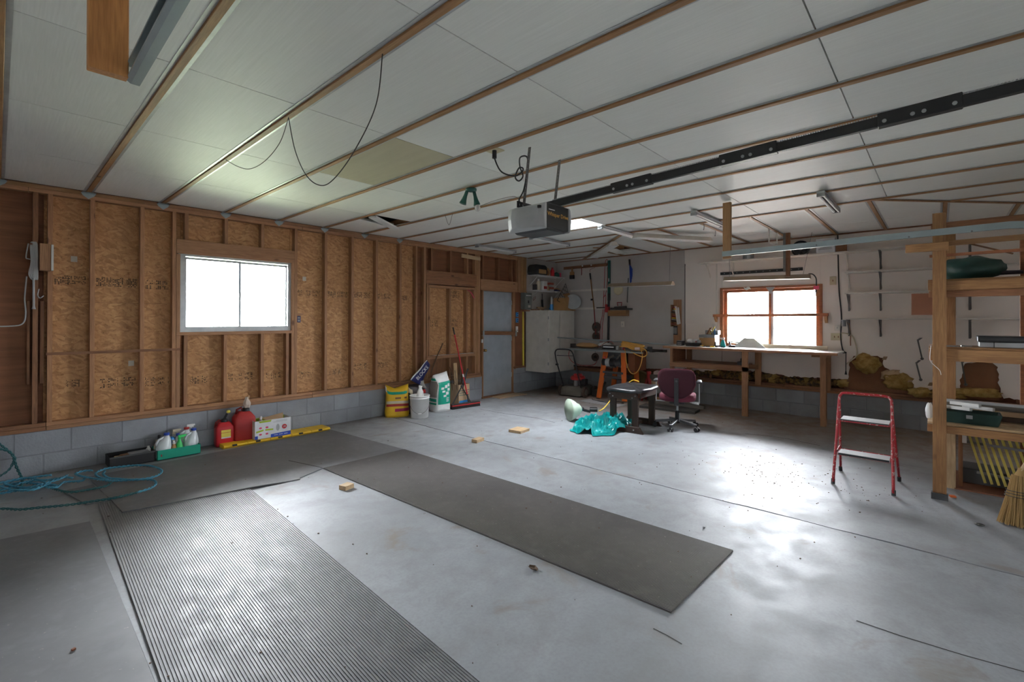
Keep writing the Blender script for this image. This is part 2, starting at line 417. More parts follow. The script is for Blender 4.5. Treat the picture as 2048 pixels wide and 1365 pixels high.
def smoothpath(pts, k=6, closed=False):
    p = [Vector(q) for q in pts]; n = len(p); out = []
    for i in range(n if closed else n - 1):
        a, b = (p[(i - 1) % n], p[i]) if closed or i > 0 else (p[0], p[0])
        c = p[(i + 1) % n]; d = p[(i + 2) % n] if closed or i + 2 < n else p[-1]
        for j in range(k):
            t = j / k
            out.append(.5 * ((2 * b) + (c - a) * t + (2 * a - 5 * b + 4 * c - d) * t * t + (3 * b - 3 * c + d - a) * t ** 3))
    if not closed: out.append(p[-1])
    return out
def text(parent, name, body, size, m, M, extrude=.0006, align='CENTER', sx=1.):
    cu = bpy.data.curves.new(name, 'FONT'); cu.body = body; cu.size = size; cu.extrude = extrude; cu.align_x = align; cu.align_y = 'CENTER'
    cu.resolution_u = 3
    tmp = bpy.data.objects.new('tmp', cu); COL.objects.link(tmp); bpy.context.view_layer.update()
    me = bpy.data.meshes.new_from_object(tmp.evaluated_get(bpy.context.evaluated_depsgraph_get())); bpy.data.objects.remove(tmp); bpy.data.curves.remove(cu)
    me.materials.clear(); me.materials.append(MT[m]); me.name = name
    o = bpy.data.objects.new(name, me); COL.objects.link(o); o.parent = parent
    o.matrix_local = MW[parent].inverted() @ M @ Matrix.Diagonal((sx, 1, 1, 1)); MW[o] = M
    return o
def frame_m(origin, xdir, ydir):
    x = Vector(xdir).normalized(); y = Vector(ydir); y = (y - x * y.dot(x)).normalized(); z = x.cross(y)
    M = Matrix.Identity(4)
    for i in range(3): M[i][0], M[i][1], M[i][2], M[i][3] = x[i], y[i], z[i], origin[i]
    return M

# ================================================================ SETTING
def S(name, kind='structure', loc=(0, 0, 0)): return thing(name, None, None, loc, kind=kind)
# ---- floor: two concrete pours with a ragged control joint
floor = S('floor')
G().box(-1.9, 9.1, -1.2, 7.0, -.30, -.03).build('floor_bed', 'void', floor)
jr = random.Random(3)
ys = [-1.2 + i * .12 for i in range(69)]
jx = [4.168 + .008 * math.sin(y * 2.1) + jr.uniform(-.005, .005) for y in ys]
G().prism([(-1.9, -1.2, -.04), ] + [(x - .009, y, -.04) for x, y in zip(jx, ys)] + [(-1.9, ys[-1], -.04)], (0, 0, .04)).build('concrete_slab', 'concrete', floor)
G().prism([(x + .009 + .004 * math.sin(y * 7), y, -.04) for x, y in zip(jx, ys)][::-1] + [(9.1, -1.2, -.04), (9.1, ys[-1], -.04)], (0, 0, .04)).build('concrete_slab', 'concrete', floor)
for pts in ([(1713, 1242), (1800, 1272), (1930, 1312), (2050, 1345)], [(1307, 1258), (1335, 1272), (1364, 1289)], [(1490, 868), (1530, 872), (1575, 878), (1640, 892)], [(960, 819), (1010, 828), (1075, 837), (1110, 846)]):
    G().tube([onZ(x, y, .0006) for x, y in pts], .0022, 4).build('floor_crack', 'wire_dark', floor)
# ---- left wall: open studs on a block stem
wl = S('wall_left')
YO = YA + .089
G().box(-1.8, 9.0, YA + .17, YA + .2, -.1, 1.36).box(-1.8, 1.43, YA + .17, YA + .2, 1.36, 3.2).box(2.74, 9.0, YA + .17, YA + .2, 1.36, 3.2).box(1.43, 2.74, YA + .17, YA + .2, 2.36, 3.2).build('outer_siding', 'old_z', wl)
def sheathing(n, m, x0, x1, z0, z1): G().box(x0 + .0015, x1 - .0015, YO, YO + .012, z0 + .0015, z1 - .0015).build(n, m, wl)
for x0, x1, z0, z1 in [(-1.75, -.9, .44, 2.87), (-.9, .31, .44, 2.87)]: sheathing('plywood_panel', 'plywood', x0, x1, z0, z1)
for a, b in ((.31, 1.46), (2.72, 3.62), (3.62, 4.80)):
    sheathing('osb_panel', 'osb', a, b, .44, 1.72); sheathing('osb_panel', 'osb', a, b, 1.72, 2.87)
sheathing('osb_panel', 'osb', 1.46, 2.72, .44, 1.37); sheathing('osb_panel', 'osb', 1.46, 2.72, 2.35, 2.87)
sheathing('plywood_panel', 'plywood', 4.80, 5.0, .44, 2.87)
sheathing('osb_panel', 'osb', 5.0, 6.2, 1.55, 2.16); sheathing('osb_panel', 'osb', 5.0, 6.2, .90, 1.55)
sheathing('plywood_panel', 'old_z', 5.0, 5.6, .44, .90); sheathing('plywood_panel', 'old_z', 5.6, 6.3, .44, .90)
for a, b in ((5.0, 5.55), (5.55, 6.3), (6.3, 6.82), (6.82, 7.4)): sheathing('plywood_panel', 'plywood', a, b, 2.16, 2.87)
def stud(xc, z0, z1, w=.038, m='stud_z', y0=YA, y1=YO, n='stud'): G().box(xc - w / 2, xc + w / 2, y0, y1, z0, z1).build(n, m, wl, bevel=.002)
PB, PT = .512, 2.796
for a, b in ((-1.75, .33), (.33, 3.0), (3.0, 6.30)):
    G().box(a, b - .003, YA - .008, YO, .474, PB).build('bottom_plate', 'stud_x' if a > 0 else 'old_x', wl, bevel=.002)
    G().box(a, b - .003, YA - .018, YO + .04, .434, .473).build('sill_plate', 'old_x' if a < 0 else 'stud_x', wl, bevel=.002)
for a, b in ((-1.75, .20), (.20, 2.86), (2.86, 4.6), (4.6, 7.37)):
    G().box(a, b - .003, YA, YO, PT, 2.834).build('top_plate', 'stud_x', wl, bevel=.002)
for a, b in ((-1.75, 1.1), (1.1, 4.1), (4.1, 7.37)):
    G().box(a, b - .003, YA, YO, 2.835, 2.874).build('top_plate', 'joist_x' if a < 0 else 'stud_x', wl, bevel=.002)
for x in (-1.4, -.99, -.58, -.17): stud(x, PB, PT, m='old_z')
stud(.25, PB, PT, m='old_z'); stud(.353, PB, PT)
for x in (.67, 1.085, 1.38, 2.772, 3.20, 3.615, 4.03, 4.47, 4.79): stud(x, PB, PT)
stud(.30, .9, 1.72, w=.03, m='old_z', y0=YA + .03); stud(.205, .9, 1.72, w=.02, m='old_z', y0=YA + .02)
stud(1.420, PB, 2.31, n='trimmer_stud'); stud(2.733, PB, 2.33, n='trimmer_stud')
for x in (1.50, 1.915, 2.34): stud(x, 2.487, PT, n='cripple_stud')
for x in (1.495, 1.91, 2.34, 2.66): stud(x, PB, 1.352, n='cripple_stud')
G().box(1.401, 2.752, YA - .002, YO, 2.318, 2.487).build('window_header', 'stud_x', wl, bevel=.002)
G().box(1.40, 2.712, YA - .006, YO, 1.352, 1.390).build('window_sill_plate', 'stud_x', wl, bevel=.002)
# blocked-up opening between the window and the door
stud(4.965, PB, PT, w=.05); stud(5.022, PB, 2.165, w=.03, n='trimmer_stud'); stud(5.06, .905, 2.108, w=.03, y0=YA - .004, n='trimmer_stud')
for x in (5.115, 5.545, 5.955): stud(x, 2.405, PT, n='cripple_stud', m='old_z' if x != 5.955 else 'stud_z')
G().box(4.992, 6.19, YA - .002, YO, 2.165, 2.405).build('window_header', 'old_x', wl, bevel=.002)
G().box(5.04, 6.135, YA - .006, YO, 2.109, 2.150).build('frame_head', 'stud_x', wl, bevel=.002)
for x in (5.53, 5.945): stud(x, .905, 2.108, n='stud')
stud(6.125, .905, 2.108, n='trimmer_stud')
G().box(4.985, 6.14, YA - .02, YO, .848, .904).build('frame_sill', 'stud_x', wl, bevel=.003)
G().box(5.16, 6.10, YA - .015, YA + .05, .9045, .908).build('white_paint', 'white', wl)
for x in (5.06, 5.53, 5.945): stud(x, PB, .847, n='cripple_stud')
stud(6.16, PB, PT, w=.03); stud(6.20, PB, PT, w=.045, m='joist_z'); stud(6.255, PB, PT, w=.055)
G().box(6.292, 7.37, YA - .002, YO, 2.14, 2.335).build('door_header', 'stud_x', wl, bevel=.002)
for x in (6.36, 6.80, 7.20, 7.33): stud(x, 2.336, PT, n='cripple_stud', m='old_z')
G().box(6.292, 7.66, YA - .012, YA - .001, 2.118, 2.139).build('door_casing_strip', 'stud_x', wl)
for i, x in enumerate((7.375, 7.468, 7.56)): G().box(x, x + .089, YA - .004, YO, 2.14, 2.872).build('corner_board', 'joist_z' if i else 'stud_z', wl, bevel=.003)
G().box(7.30, 7.62, YA + .02, YA + .05, .56, 2.135).build('backing_board', 'brown_board', wl)
stud(7.262, .56, 2.135, w=.035, m='stud_z', n='trimmer_stud'); stud(7.225 + .07, .5, 2.135, w=.028, m='old_z')
G().box(7.25, 7.64, YA - .012, YA + .08, .52, .558).build('sill_plate', 'old_x', wl)
G().box(7.655, 8.70, YA, YA + .013, .50, 1.72).build('drywall_panel', 'drywall_grey', wl); G().box(7.655, 8.70, YA, YA + .013, 1.722, 2.874).build('drywall_panel', 'drywall_grey', wl)
# scab board nailed across the opening, hurricane plates and printed marks on the sheathing
for k in range(0, 11):                         # truss gusset plates
    x = k * .6353
    if x > 6.9: break
    if k < 8:
        G().prism([(x - .06, YA - .003, 2.862), (x + .06, YA - .003, 2.862), (x + .045, YA - .003, 2.835), (x, YA - .003, 2.80), (x - .045, YA - .003, 2.835)], (0, -.002, 0)).build('gusset_plate', 'galv', wl)
        G().box(x - .055, x + .055, YA - .06, YA - .003, 2.858, 2.861).build('gusset_plate', 'galv', wl)
def stamp(x, z, w, h, seed, dark=1):           # mill print: rows of worn glyphs, not legible in the photo
    r = random.Random(seed); g = G(); u = x
    while u < x + w:
        gw = r.uniform(.004, .012)
        if r.random() < .12: u += r.uniform(.01, .03)
        for q in range(7):
            if q == 3 and seed % 2: continue
            if r.random() < .82 * dark:
                zz = z + q * h / 7
                g.add([(u, YO - .0006, zz), (u + gw, YO - .0006, zz), (u + gw, YO - .0006, zz + h / 7 * r.uniform(.5, .95)), (u, YO - .0006, zz + h / 7 * r.uniform(.5, .95))], [(0, 1, 2, 3)])
        u += gw + r.uniform(.002, .006)
    if g.v: g.build('mill_stamp', 'ink', wl)
for i, (x, z, w, h) in enumerate([(.39, 1.90, .08, .08), (.46, 1.91, .17, .085), (.71, 1.90, .34, .10), (1.13, 1.89, .22, .10), (2.81, 1.88, .10, .08), (2.95, 1.88, .2, .08), (3.27, 1.87, .11, .09), (3.41, 1.88, .17, .08),
     (3.66, 1.88, .3, .09), (4.08, 1.88, .25, .085), (4.52, 1.87, .12, .08), (5.62, 1.95, .18, .13), (5.12, 1.42, .20, .12), (5.62, 1.42, .16, .13),
     (.48, .83, .10, .08), (.72, .80, .32, .10), (1.13, .78, .09, .10), (1.25, .78, .08, .09), (1.56, .76, .18, .09), (1.97, .76, .27, .09), (2.42, .74, .18, .08), (2.85, .72, .2, .08), (3.3, .72, .18, .08), (3.70, .76, .22, .10), (4.1, .76, .18, .09)]):
    stamp(x, z, w, h, i, .8 if z > 1 else .6)
for x, z in ((.51, 2.14), (.98, 1.02), (2.90, 2.09)): G().box(x, x + .05, YO - .0008, YO - .0002, z, z + .06).build('grade_sticker', 'sticker', wl)
# ---- concrete blocks
def blocks(parent, m, f, u0, u1, z0, zs, lmod=.403):
    z = z0
    for r_, hz in enumerate(zs):
        u = u0 - (r_ % 2) * lmod / 2
        while u < u1:
            a, b = max(u, u0), min(u + lmod - .009, u1)
            if b - a > .03: f(a, b, z, z + hz - .009).build('concrete_block', m, parent, bevel=.004)
            u += lmod
        z += hz
blocks(wl, 'block', lambda a, b, z0, z1: G().box(a, b, YA + .012, YA + .14, z0, z1), -1.7, 6.345, 0, (.203, .235))
blocks(wl, 'block', lambda a, b, z0, z1: G().box(a, b, YA + .012, YA + .14, z0, z1), 7.255, 8.70, 0, (.203, .203, .118))
G().box(-1.75, 6.35, YA + .0145, YA + .13, -.02, .436).box(7.25, 8.72, YA + .0145, YA + .13, -.02, .52).build('mortar_bed', 'mortar', wl)
# ---- window 1
w1 = S('window_1')
x0, x1, z0, z1 = 1.441, 2.712, 1.392, 2.316
def wframe(g, x0, x1, z0, z1, t, y0, y1):
    return g.box(x0, x1, y0, y1, z0, z0 + t).box(x0, x1, y0, y1, z1 - t, z1).box(x0, x0 + t, y0, y1, z0 + t, z1 - t).box(x1 - t, x1, y0, y1, z0 + t, z1 - t)
wframe(G(), 1.428, 2.742, 1.385, 2.362, .068, YA + .03, YA + .165).build('window_frame', 'foil_edge', w1)
wframe(G(), 1.485, 2.10, z0 + .028, z1 - .03, .026, YA + .055, YA + .08).build('window_sash', 'foil_edge', w1)
wframe(G(), 2.075, 2.690, z0 + .028, z1 - .03, .026, YA + .085, YA + .11).build('window_sash', 'foil_edge', w1)
G().box(1.511, 2.074, YA + .066, YA + .069, z0 + .054, z1 - .056).build('glass_pane', 'glass', w1)
G().box(2.101, 2.664, YA + .096, YA + .099, z0 + .054, z1 - .056).build('glass_pane', 'glass', w1)
G().box(2.078, 2.092, YA + .042, YA + .055, 1.82, 1.89).build('window_latch', 'grey', w1)
# ---- door 1
d1 = S('door_1')
G().box(6.375, 7.228, YA + .045, YA + .09, .03, 2.108).build('door_panel', 'door_paint', d1, bevel=.002)
G().box(6.345, 6.372, YA + .0, YA + .12, 0, 2.117).build('door_jamb', 'stud_z', d1); G().box(7.232, 7.245, YA + .0, YA + .12, 0, 2.117).build('door_jamb', 'stud_z', d1)
G().box(6.372, 7.232, YA + .0, YA + .12, 2.11, 2.117).build('door_jamb', 'stud_x', d1)
G().box(6.33, 7.25, YA - .02, YA + .14, -.01, .028).build('door_threshold', 'old_x', d1)
k = G().lathe([(.03, 0), (.03, .006), (.012, .01), (.012, .035), (.027, .045), (.029, .058), (.02, .07), (0, .072)], (6.425, YA + .045, .935), (0, -1, 0)).build('door_knob', 'brass', d1, smooth=True)
for z in (.35, 1.1, 1.85): G().box(7.222, 7.236, YA + .035, YA + .046, z, z + .09).build('hinge', 'steel', d1)
# ---- back wall
wb = S('wall_back')
G().box(XB + .11, XB + .16, -1.1, 1.36, -.1, 3.2).box(XB + .11, XB + .16, 2.9, 6.8, -.1, 3.2).box(XB + .11, XB + .16, 1.36, 2.9, -.1, 1.06).box(XB + .11, XB + .16, 1.36, 2.9, 2.1, 3.2).build('outer_siding', 'brown_board', wb)
blocks(wb, 'block_back', lambda a, b, z0, z1: G().box(XB + .004, XB + .13, a, b, z0, z1), -1.0, YA, 0, (.205, .205))
G().box(XB + .007, XB + .12, -1.0, YA, -.02, .42).build('mortar_bed', 'mortar', wb)
for a, b in ((-1.0, .8), (.8, 3.4), (3.4, YA)): G().box(XB - .022, XB + .1, a, b - .003, .412, .452).build('sill_plate', 'old_y', wb, bevel=.002); 
for a, b in ((-1.0, 1.9), (1.9, YA)): G().box(XB - .002, XB + .1, a, b - .003, .453, .488).build('bottom_plate', 'old_y', wb, bevel=.002)
for y in (-.75, -.15, .26, 1.06, 1.46, 1.87, 2.27, 2.68, 3.09, 3.5, 3.9): G().box(XB + .016, XB + .1, y - .019, y + .019, .489, 1.06 if .9 < y < 2.95 else 2.8).build('stud', 'old_z', wb)
def jag(pts, seed, a=.012, step=.035):        # ragged line through points (y, z)
    r = random.Random(seed); out = []
    for (y0, z0), (y1, z1) in zip(pts, pts[1:]):
        n = max(1, int(math.hypot(y1 - y0, z1 - z0) / step))
        out += [(y0 + (y1 - y0) * i / n + r.uniform(-a, a), z0 + (z1 - z0) * i / n + r.uniform(-a, a)) for i in range(n)]
    return out + [pts[-1]]
def dsheet(pts, m, x=XB, t=.013): G().prism([(x, y, z) for y, z in pts], (t, 0, 0)).build('drywall_panel', m, wb)
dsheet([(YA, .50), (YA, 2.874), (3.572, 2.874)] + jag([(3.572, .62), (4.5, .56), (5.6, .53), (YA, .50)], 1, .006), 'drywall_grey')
dsheet([(3.568, 2.874), (2.885, 2.874)] + jag([(2.885, .66), (3.2, .60), (3.568, .63)], 2), 'drywall')
dsheet([(2.884, 2.874), (1.396, 2.874), (1.396, 2.105), (2.884, 2.105)], 'drywall')
dsheet([(2.884, 1.062), (1.396, 1.062)] + jag([(1.396, .64), (1.8, .62), (2.3, .67), (2.884, .65)], 3), 'drywall')
dsheet([(1.394, 2.874), (-1.0, 2.874), (-1.0, .53)] + jag([(-1.0, .53), (-.62, .55), (-.575, .66), (-.56, .95), (-.50, 1.0), (-.29, .99), (-.23, .93), (-.20, .62), (0.0, .58), (.2, .585), (.37, .62), (.40, .74), (.52, .80), (.60, .86), (.61, 1.0), (.75, 1.02), (.97, 1.0), (1.02, .90), (1.03, .64), (1.394, .62)], 5), 'drywall')
# overlay sheet left of the window
G().prism([(XB - .010, y, z) for y, z in [(3.55, 1.476), (3.55, 2.56), (3.50, 2.60), (2.99, 2.60), (2.99, 1.476)]], (.008, 0, 0)).build('drywall_panel', 'drywall', wb)
G().box(XB - .012, XB, 2.965, 2.99, 1.07, 2.60).build('white_batten', 'white_trim', wb)
G().box(XB - .006, XB, 3.552, 3.565, .64, 2.6).build('joint_strip', 'wire_dark', wb)
# torn insulation and rubble in the wall base
def lump(n, m, c, r, seed, parent=wb):
    g = G().ball((0, 0, 0), 1, 18, 11); rr = random.Random(seed); ph = [rr.uniform(0, 6) for _ in range(6)]
    vs = []
    for x, y, z in g.v:
        q = 1 + .16 * math.sin(5 * x + ph[0]) * math.cos(4 * y + ph[1]) + .12 * math.sin(9 * z + ph[2] + 3 * y) + .07 * math.sin(17 * y + ph[3]) * math.sin(15 * z + ph[4]) + rr.uniform(-.05, .05)
        vs.append((c[0] + x * r[0] * q, c[1] + y * r[1] * q, c[2] + z * r[2] * q))
    g.v = vs; return g.build(n, m, parent, smooth=True)
lump('insulation_tuft', 'insulation', (8.68, .80, .90), (.10, .17, .13), 1)
lump('insulation_tuft', 'insulation', (8.70, .44, .66), (.07, .16, .12), 2)
lump('insulation_tuft', 'cardboard_pale', (8.71, .50, .74), (.05, .13, .10), 3)
lump('insulation_tuft', 'insulation', (8.66, .20, .54), (.08, .14, .07), 4)
lump('insulation_tuft', 'insul_dark', (8.66, .02, .53), (.07, .12, .06), 5)
lump('insulation_tuft', 'insulation', (8.67, -.36, .60), (.07, .26, .06), 6)
lump('insulation_tuft', 'insulation', (8.67, -.10, .54), (.06, .16, .05), 16)
rq = random.Random(21)
for i in range(26): lump('insulation_tuft', 'insulation' if i % 5 == 0 else 'insul_dark', (8.735 + rq.uniform(-.01, .02), 1.12 + i * .094, .555 + rq.uniform(-.02, .05)), (.04, rq.uniform(.06, .11), rq.uniform(.05, .085)), 10 + i)
G().box(8.74, 8.80, .28, 1.05, .49, 1.02).build('exposed_sheathing', 'rubble', wb); G().box(8.74, 8.80, -.58, -.2, .5, 1.02).build('exposed_sheathing', 'rubble', wb)
for y, z, l in ((.60, .97, .10), (.46, .80, .07), (.32, .66, .09), (.10, .64, .10)): G().bar((XB - .012, y, z), (XB - .05, y - .02, z + l * .5), .05, .004).build('torn_paper', 'cardboard_pale', wb)
# ---- window 2 (wood)
w2 = S('window_2')
def wf2(g, y0, y1, z0, z1, t, xa, xb):
    return g.box(xa, xb, y0, y1, z0, z0 + t).box(xa, xb, y0, y1, z1 - t, z1).box(xa, xb, y0, y0 + t, z0 + t, z1 - t).box(xa, xb, y1 - t, y1, z0 + t, z1 - t)
wf2(G(), 1.362, 2.918, 1.062, 2.118, .03, XB - .016, XB + .012).build('window_casing', 'red_wood', w2)
wf2(G(), 1.394, 2.886, 1.066, 2.10, .018, XB - .006, XB + .15).build('window_jamb', 'red_wood', w2)
wf2(G(), 1.412, 2.868, 1.085, 2.08, .05, XB + .07, XB + .11).build('window_frame', 'red_wood', w2)
G().box(XB + .06, XB + .10, 2.112, 2.15, 1.13, 2.03).build('window_mullion', 'red_wood', w2)
G().box(XB + .08, XB + .12, 2.075, 2.112, 1.13, 2.03).build('window_sash_edge', 'foil_edge', w2)
G().box(XB + .088, XB + .092, 1.46, 2.075, 1.134, 2.03).build('glass_pane', 'glass', w2); G().box(XB + .088, XB + .092, 2.15, 2.82, 1.134, 2.03).build('glass_pane', 'glass', w2)
G().box(XB - .03, XB + .06, 1.34, 2.93, 1.035, 1.064).build('window_stool', 'red_wood', w2, bevel=.003)
G().bar((XB + .05, 2.12, 1.13), (XB + .05, 2.80, 1.155), .012, .02).build('window_rail', 'dark_grey', w2)
# ---- garage-door wall and front wall behind the camera
wr = S('wall_right')
DX0, DX1, DZ = .25, 5.49, 2.14
G().box(-1.8, DX0, YD - .15, YD, 0, 3.1).box(DX1, 8.9, YD - .15, YD, 0, 3.1).box(DX0, DX1, YD - .15, YD, DZ, 3.1).build('wall_sheet', 'inner_white', wr)
for x in (-1.2, -.6, 0, 6.1, 6.7, 7.3, 7.9, 8.5): G().box(x - .019, x + .019, YD, YD + .05, 0, 2.87).build('stud', 'stud_z', wr)
d2 = S('door_2')
for r_ in range(4):
    za, zb = .01 + r_ * .533, .01 + (r_ + 1) * .533 - .006
    if r_ != 3 - 1:
        G().box(DX0, DX1, YD - .05, YD - .01, za, za + .05).box(DX0, DX1, YD - .05, YD - .01, zb - .05, zb).build('door_section', 'inner_white', d2)
        G().box(DX0, DX1, YD - .032, YD - .028, za + .05, zb - .05).build('door_panel', 'fill_panel', d2)  # see-through panels, added to let fill light in from behind the camera
    else:
        g = G().box(DX0, DX1, YD - .05, YD - .01, za, 1.46).box(DX0, DX1, YD - .05, YD - .01, 1.78, zb)
        for k in range(9):
            xa = DX0 if k == 0 else DX0 + .33 + (k - 1) * .655 + .27; xb = DX1 if k == 8 else DX0 + .33 + k * .655 - .27
            g.box(xa, xb, YD - .05, YD - .01, 1.46, 1.78)
        g.build('door_section', 'inner_white', d2)
        for k in range(8): xc = DX0 + .33 + k * .655; G().box(xc - .27, xc + .27, YD - .032, YD - .028, 1.46, 1.78).build('glass_pane', 'fill_glass', d2)  # added row of panes, dimmed to set the strength of the fill
wfr = S('wall_front'); G().box(XF - .15, XF, -1.2, 6.9, -.1, 3.1).build('wall_sheet', 'inner_white', wfr)
# ---- ceiling
ce = S('ceiling')
PZ = 2.881
XK = [k * .6353 for k in range(-3, 10)] + [6.44]
GI = 6.44
def panel(poly, m='foam', z=PZ): G().prism([(x, y, z) for x, y in poly], (0, 0, .035)).build('ceiling_panel', m, ce)
def rect(xa, xb, ya, yb, m='foam', z=PZ): panel([(xa, ya), (xb, ya), (xb, yb), (xa, yb)], m, z)
YS = [-1.0, .42, 1.68, 2.96, 4.17, 5.40, YA]
e = .0035
for a, b in zip(XK, XK[1:]):
    k = round(a / .6353)
    ys = list(YS)
    if k == 8: ys = [-1.0, .42, 1.68, 2.96, 3.475, 4.575, 5.40, YA]
    if k == 5: ys = [-1.0, .42, 1.68, 2.96, 4.17, 5.36, 5.77, YA]
    for ya, yb in zip(ys, ys[1:]):
        if k == 8 and ya == 3.475: continue
        if k == 5 and ya == 5.36: continue
        rect(a + .024, b - .024, ya + e, yb - e, 'foam_tan' if (k == 3 and ya == 2.96) else 'foam')
YHL = lambda x: 3.60 + (x - GI) * 1.0
YHR = lambda x: .545 - (x - GI) * .95
XL = [GI, 7.08, 7.71, 8.34, XB]
for a, b in zip(XL, XL[1:]):
    panel([(a + .02, YHL(a) + .05), (b - .02, YHL(b) + .01), (b - .02, YA), (a + .02, YA)])
    if YHR(a) > -1: panel([(a + .02, YHR(a) - .05), (a + .02, -1.0), (min(b, 8.05) - .02, -1.0), (min(b, 8.05) - .02, YHR(min(b, 8.05)) - .03)])
XHL = lambda y: GI + (y - 3.60); XHR = lambda y: GI + (.545 - y) / .95
JK = [-.67, -.05, .58, 1.18, 1.81, 2.43, 3.05, 3.62, 4.22, 4.84, 5.45]
for ya, yb in zip([-1.0] + JK, JK + [5.8]):
    xa = max(GI + .03, XHL(ya) + .04, XHR(ya) + .04); xb = max(GI + .03, XHL(yb) + .04, XHR(yb) + .04)
    xm = 7.83
    A_, B_ = ya + .022, yb - .022
    if ya == 4.22:
        for (p, q) in ((7.33 + .1, 7.42), (8.17, XB - .02)):
            panel([(max(p, xa), A_), (q, A_), (q, B_), (max(p, xb), B_)]) if p > 8 else None
        continue
    if max(xa, xb) < xm:
        panel([(xa, A_), (xm - e, A_), (xm - e, B_), (xb, B_)]); rect(xm + e, XB - .02, A_, B_)
    else: panel([(xa, A_), (XB - .02, A_), (XB - .02, B_), (xb, B_)])
def joist(a, b, w=.038, n='ceiling_joist', m='joist_y', z0=2.866):
    a, b = Vector((a[0], a[1], 0)), Vector((b[0], b[1], 0))
    z1 = 2.96
    G().bar(a + Vector((0, 0, (z0 + z1) / 2)), b + Vector((0, 0, (z0 + z1) / 2)), w, z1 - z0).build(n, m, ce, bevel=.002)
    d = (b - a).normalized(); nrm = Vector((-d.y, d.x, 0))
    for s_ in (-1, 1):
        o_ = nrm * s_ * (w / 2 + .0115) + Vector((0, 0, 2.8785))
        G().bar(a + o_, b + o_, .021, .003).build('edge_trim', 'foil_edge', ce)
for x in XK[:-1]: joist((x, -1.0), (x, YA))
joist((GI, -1.0), (GI, YA), .045)
for x in XL[1:-1]:
    joist((x, YHL(x) + .03), (x, YA))
    if x < 8: joist((x, -1.0), (x, YHR(x) - .03))
for y in JK:
    xa = max(GI + .03, XHL(y) + .03, XHR(y) + .03)
    joist((xa, y), (XB, y), m='joist_x')
joist((GI, 3.60), (XB, YHL(XB)), .05, 'hip_joist', 'joist_x'); joist((GI + .02, .53), (8.06, -1.0), .04, 'hip_joist', 'joist_x')
G().box(XB - .03, XB, -1.0, YA, 2.862, 2.88).build('wall_trim', 'old_y', ce)
# fallen and slipped panels
g = G().at(Matrix.Translation((3.52, 5.60, 2.86)) @ Euler((0, .06, .5)).to_matrix().to_4x4()).box(-.30, .34, -.055, .055, -.012, .012); g.build('slipped_panel', 'foam', ce)
g = G().at(Matrix.Translation((3.40, 5.86, 2.872)) @ Euler((.0, .05, .1)).to_matrix().to_4x4()).box(-.19, .2, -.13, .1, -.006, .006); g.build('slipped_panel', 'foam', ce)
g = G().at(Matrix.Translation((8.0, 4.62, 2.868)) @ Euler((.0, .03, .12)).to_matrix().to_4x4()).box(-.28, .3, -.1, .12, -.006, .006); g.build('slipped_panel', 'foam', ce)
G().bar((7.38, 4.75, 2.9), (7.8, 4.35, 2.9), .05, .06).build('attic_board', 'joist_x', ce)
rf = S('roof')
G().box(-1.9, 5.07, -1.3, 7.0, 3.05, 3.1).box(5.73, 9.0, -1.3, 7.0, 3.05, 3.1).box(5.07, 5.73, -1.3, 3.47, 3.05, 3.1).box(5.07, 5.73, 4.58, 7.0, 3.05, 3.1).build('roof_deck', 'void', rf)
w3 = S('window_3')
G().box(5.085, 5.105, 3.46, 4.59, 2.87, 3.4).box(5.695, 5.715, 3.46, 4.59, 2.87, 3.4).box(5.105, 5.695, 3.46, 3.48, 2.87, 3.4).box(5.105, 5.695, 4.57, 4.59, 2.87, 3.4).build('skylight_shaft', 'white', w3)
G().box(5.105, 5.695, 3.48, 4.57, 3.38, 3.384).build('glass_pane', 'glass', w3)
# ---- outside
G().box(-40, 50, 7.0, 60, -.35, -.3).build('ground', 'lawn', kind='structure'); G().box(9.2, 50, -40, 7.0, -.35, -.3).box(-40, 9.2, -40, -1.5, -.35, -.3).build('bounce_ground', 'bounce_pale', kind='structure')  # pale ground is added to bounce daylight in through the back window

# ================================================================ THINGS ON THE FLOOR
def one(g, name, m, label, cat, **k): return g.build(name, m, None, label=label, cat=cat, **k)
def slab(poly, z0, t): return G().prism([(x, y, z0) for x, y in poly], (0, 0, t))
def lerp(a, b, t): return (a[0] + (b[0] - a[0]) * t, a[1] + (b[1] - a[1]) * t)
def ribbed(name, A, B, C, D, n, t, m, label, cat):        # A-B far end, D-C near end, ribs run from far to near
    g = G(); K = 8
    sec = []
    for i in range(n):
        sec += [(i / n, t), ((i + .45) / n, t), ((i + .55) / n, t - .004), ((i + .95) / n, t - .004)]
    sec.append((1, t))
    rows = [[(*lerp(lerp(A, B, u), lerp(D, C, u), j / K), z) for u, z in sec] for j in range(K + 1)]
    vs = [p for r in rows for p in r]; w = len(sec)
    fs = [(j * w + i, (j + 1) * w + i, (j + 1) * w + i + 1, j * w + i + 1) for j in range(K) for i in range(w - 1)]
    g.add(vs, fs); g.prism([(*p, 0) for p in (A, D, C, B)], (0, 0, t - .0045))
    return one(g, name, m, label, cat)
ribbed('floor_mat', (.57, 5.20), (1.55, 4.80), (1.33, .5), (.405, .5), 72, .013, 'rubber_light', 'long light grey ribbed rubber mat in the foreground', 'mat')
ribbed('floor_mat', (2.262, 4.725), (3.235, 4.70), (3.304, 1.025), (2.389, 1.052), 76, .011, 'rubber_warm', 'dark brown-grey ribbed runner in the middle of the floor', 'mat')
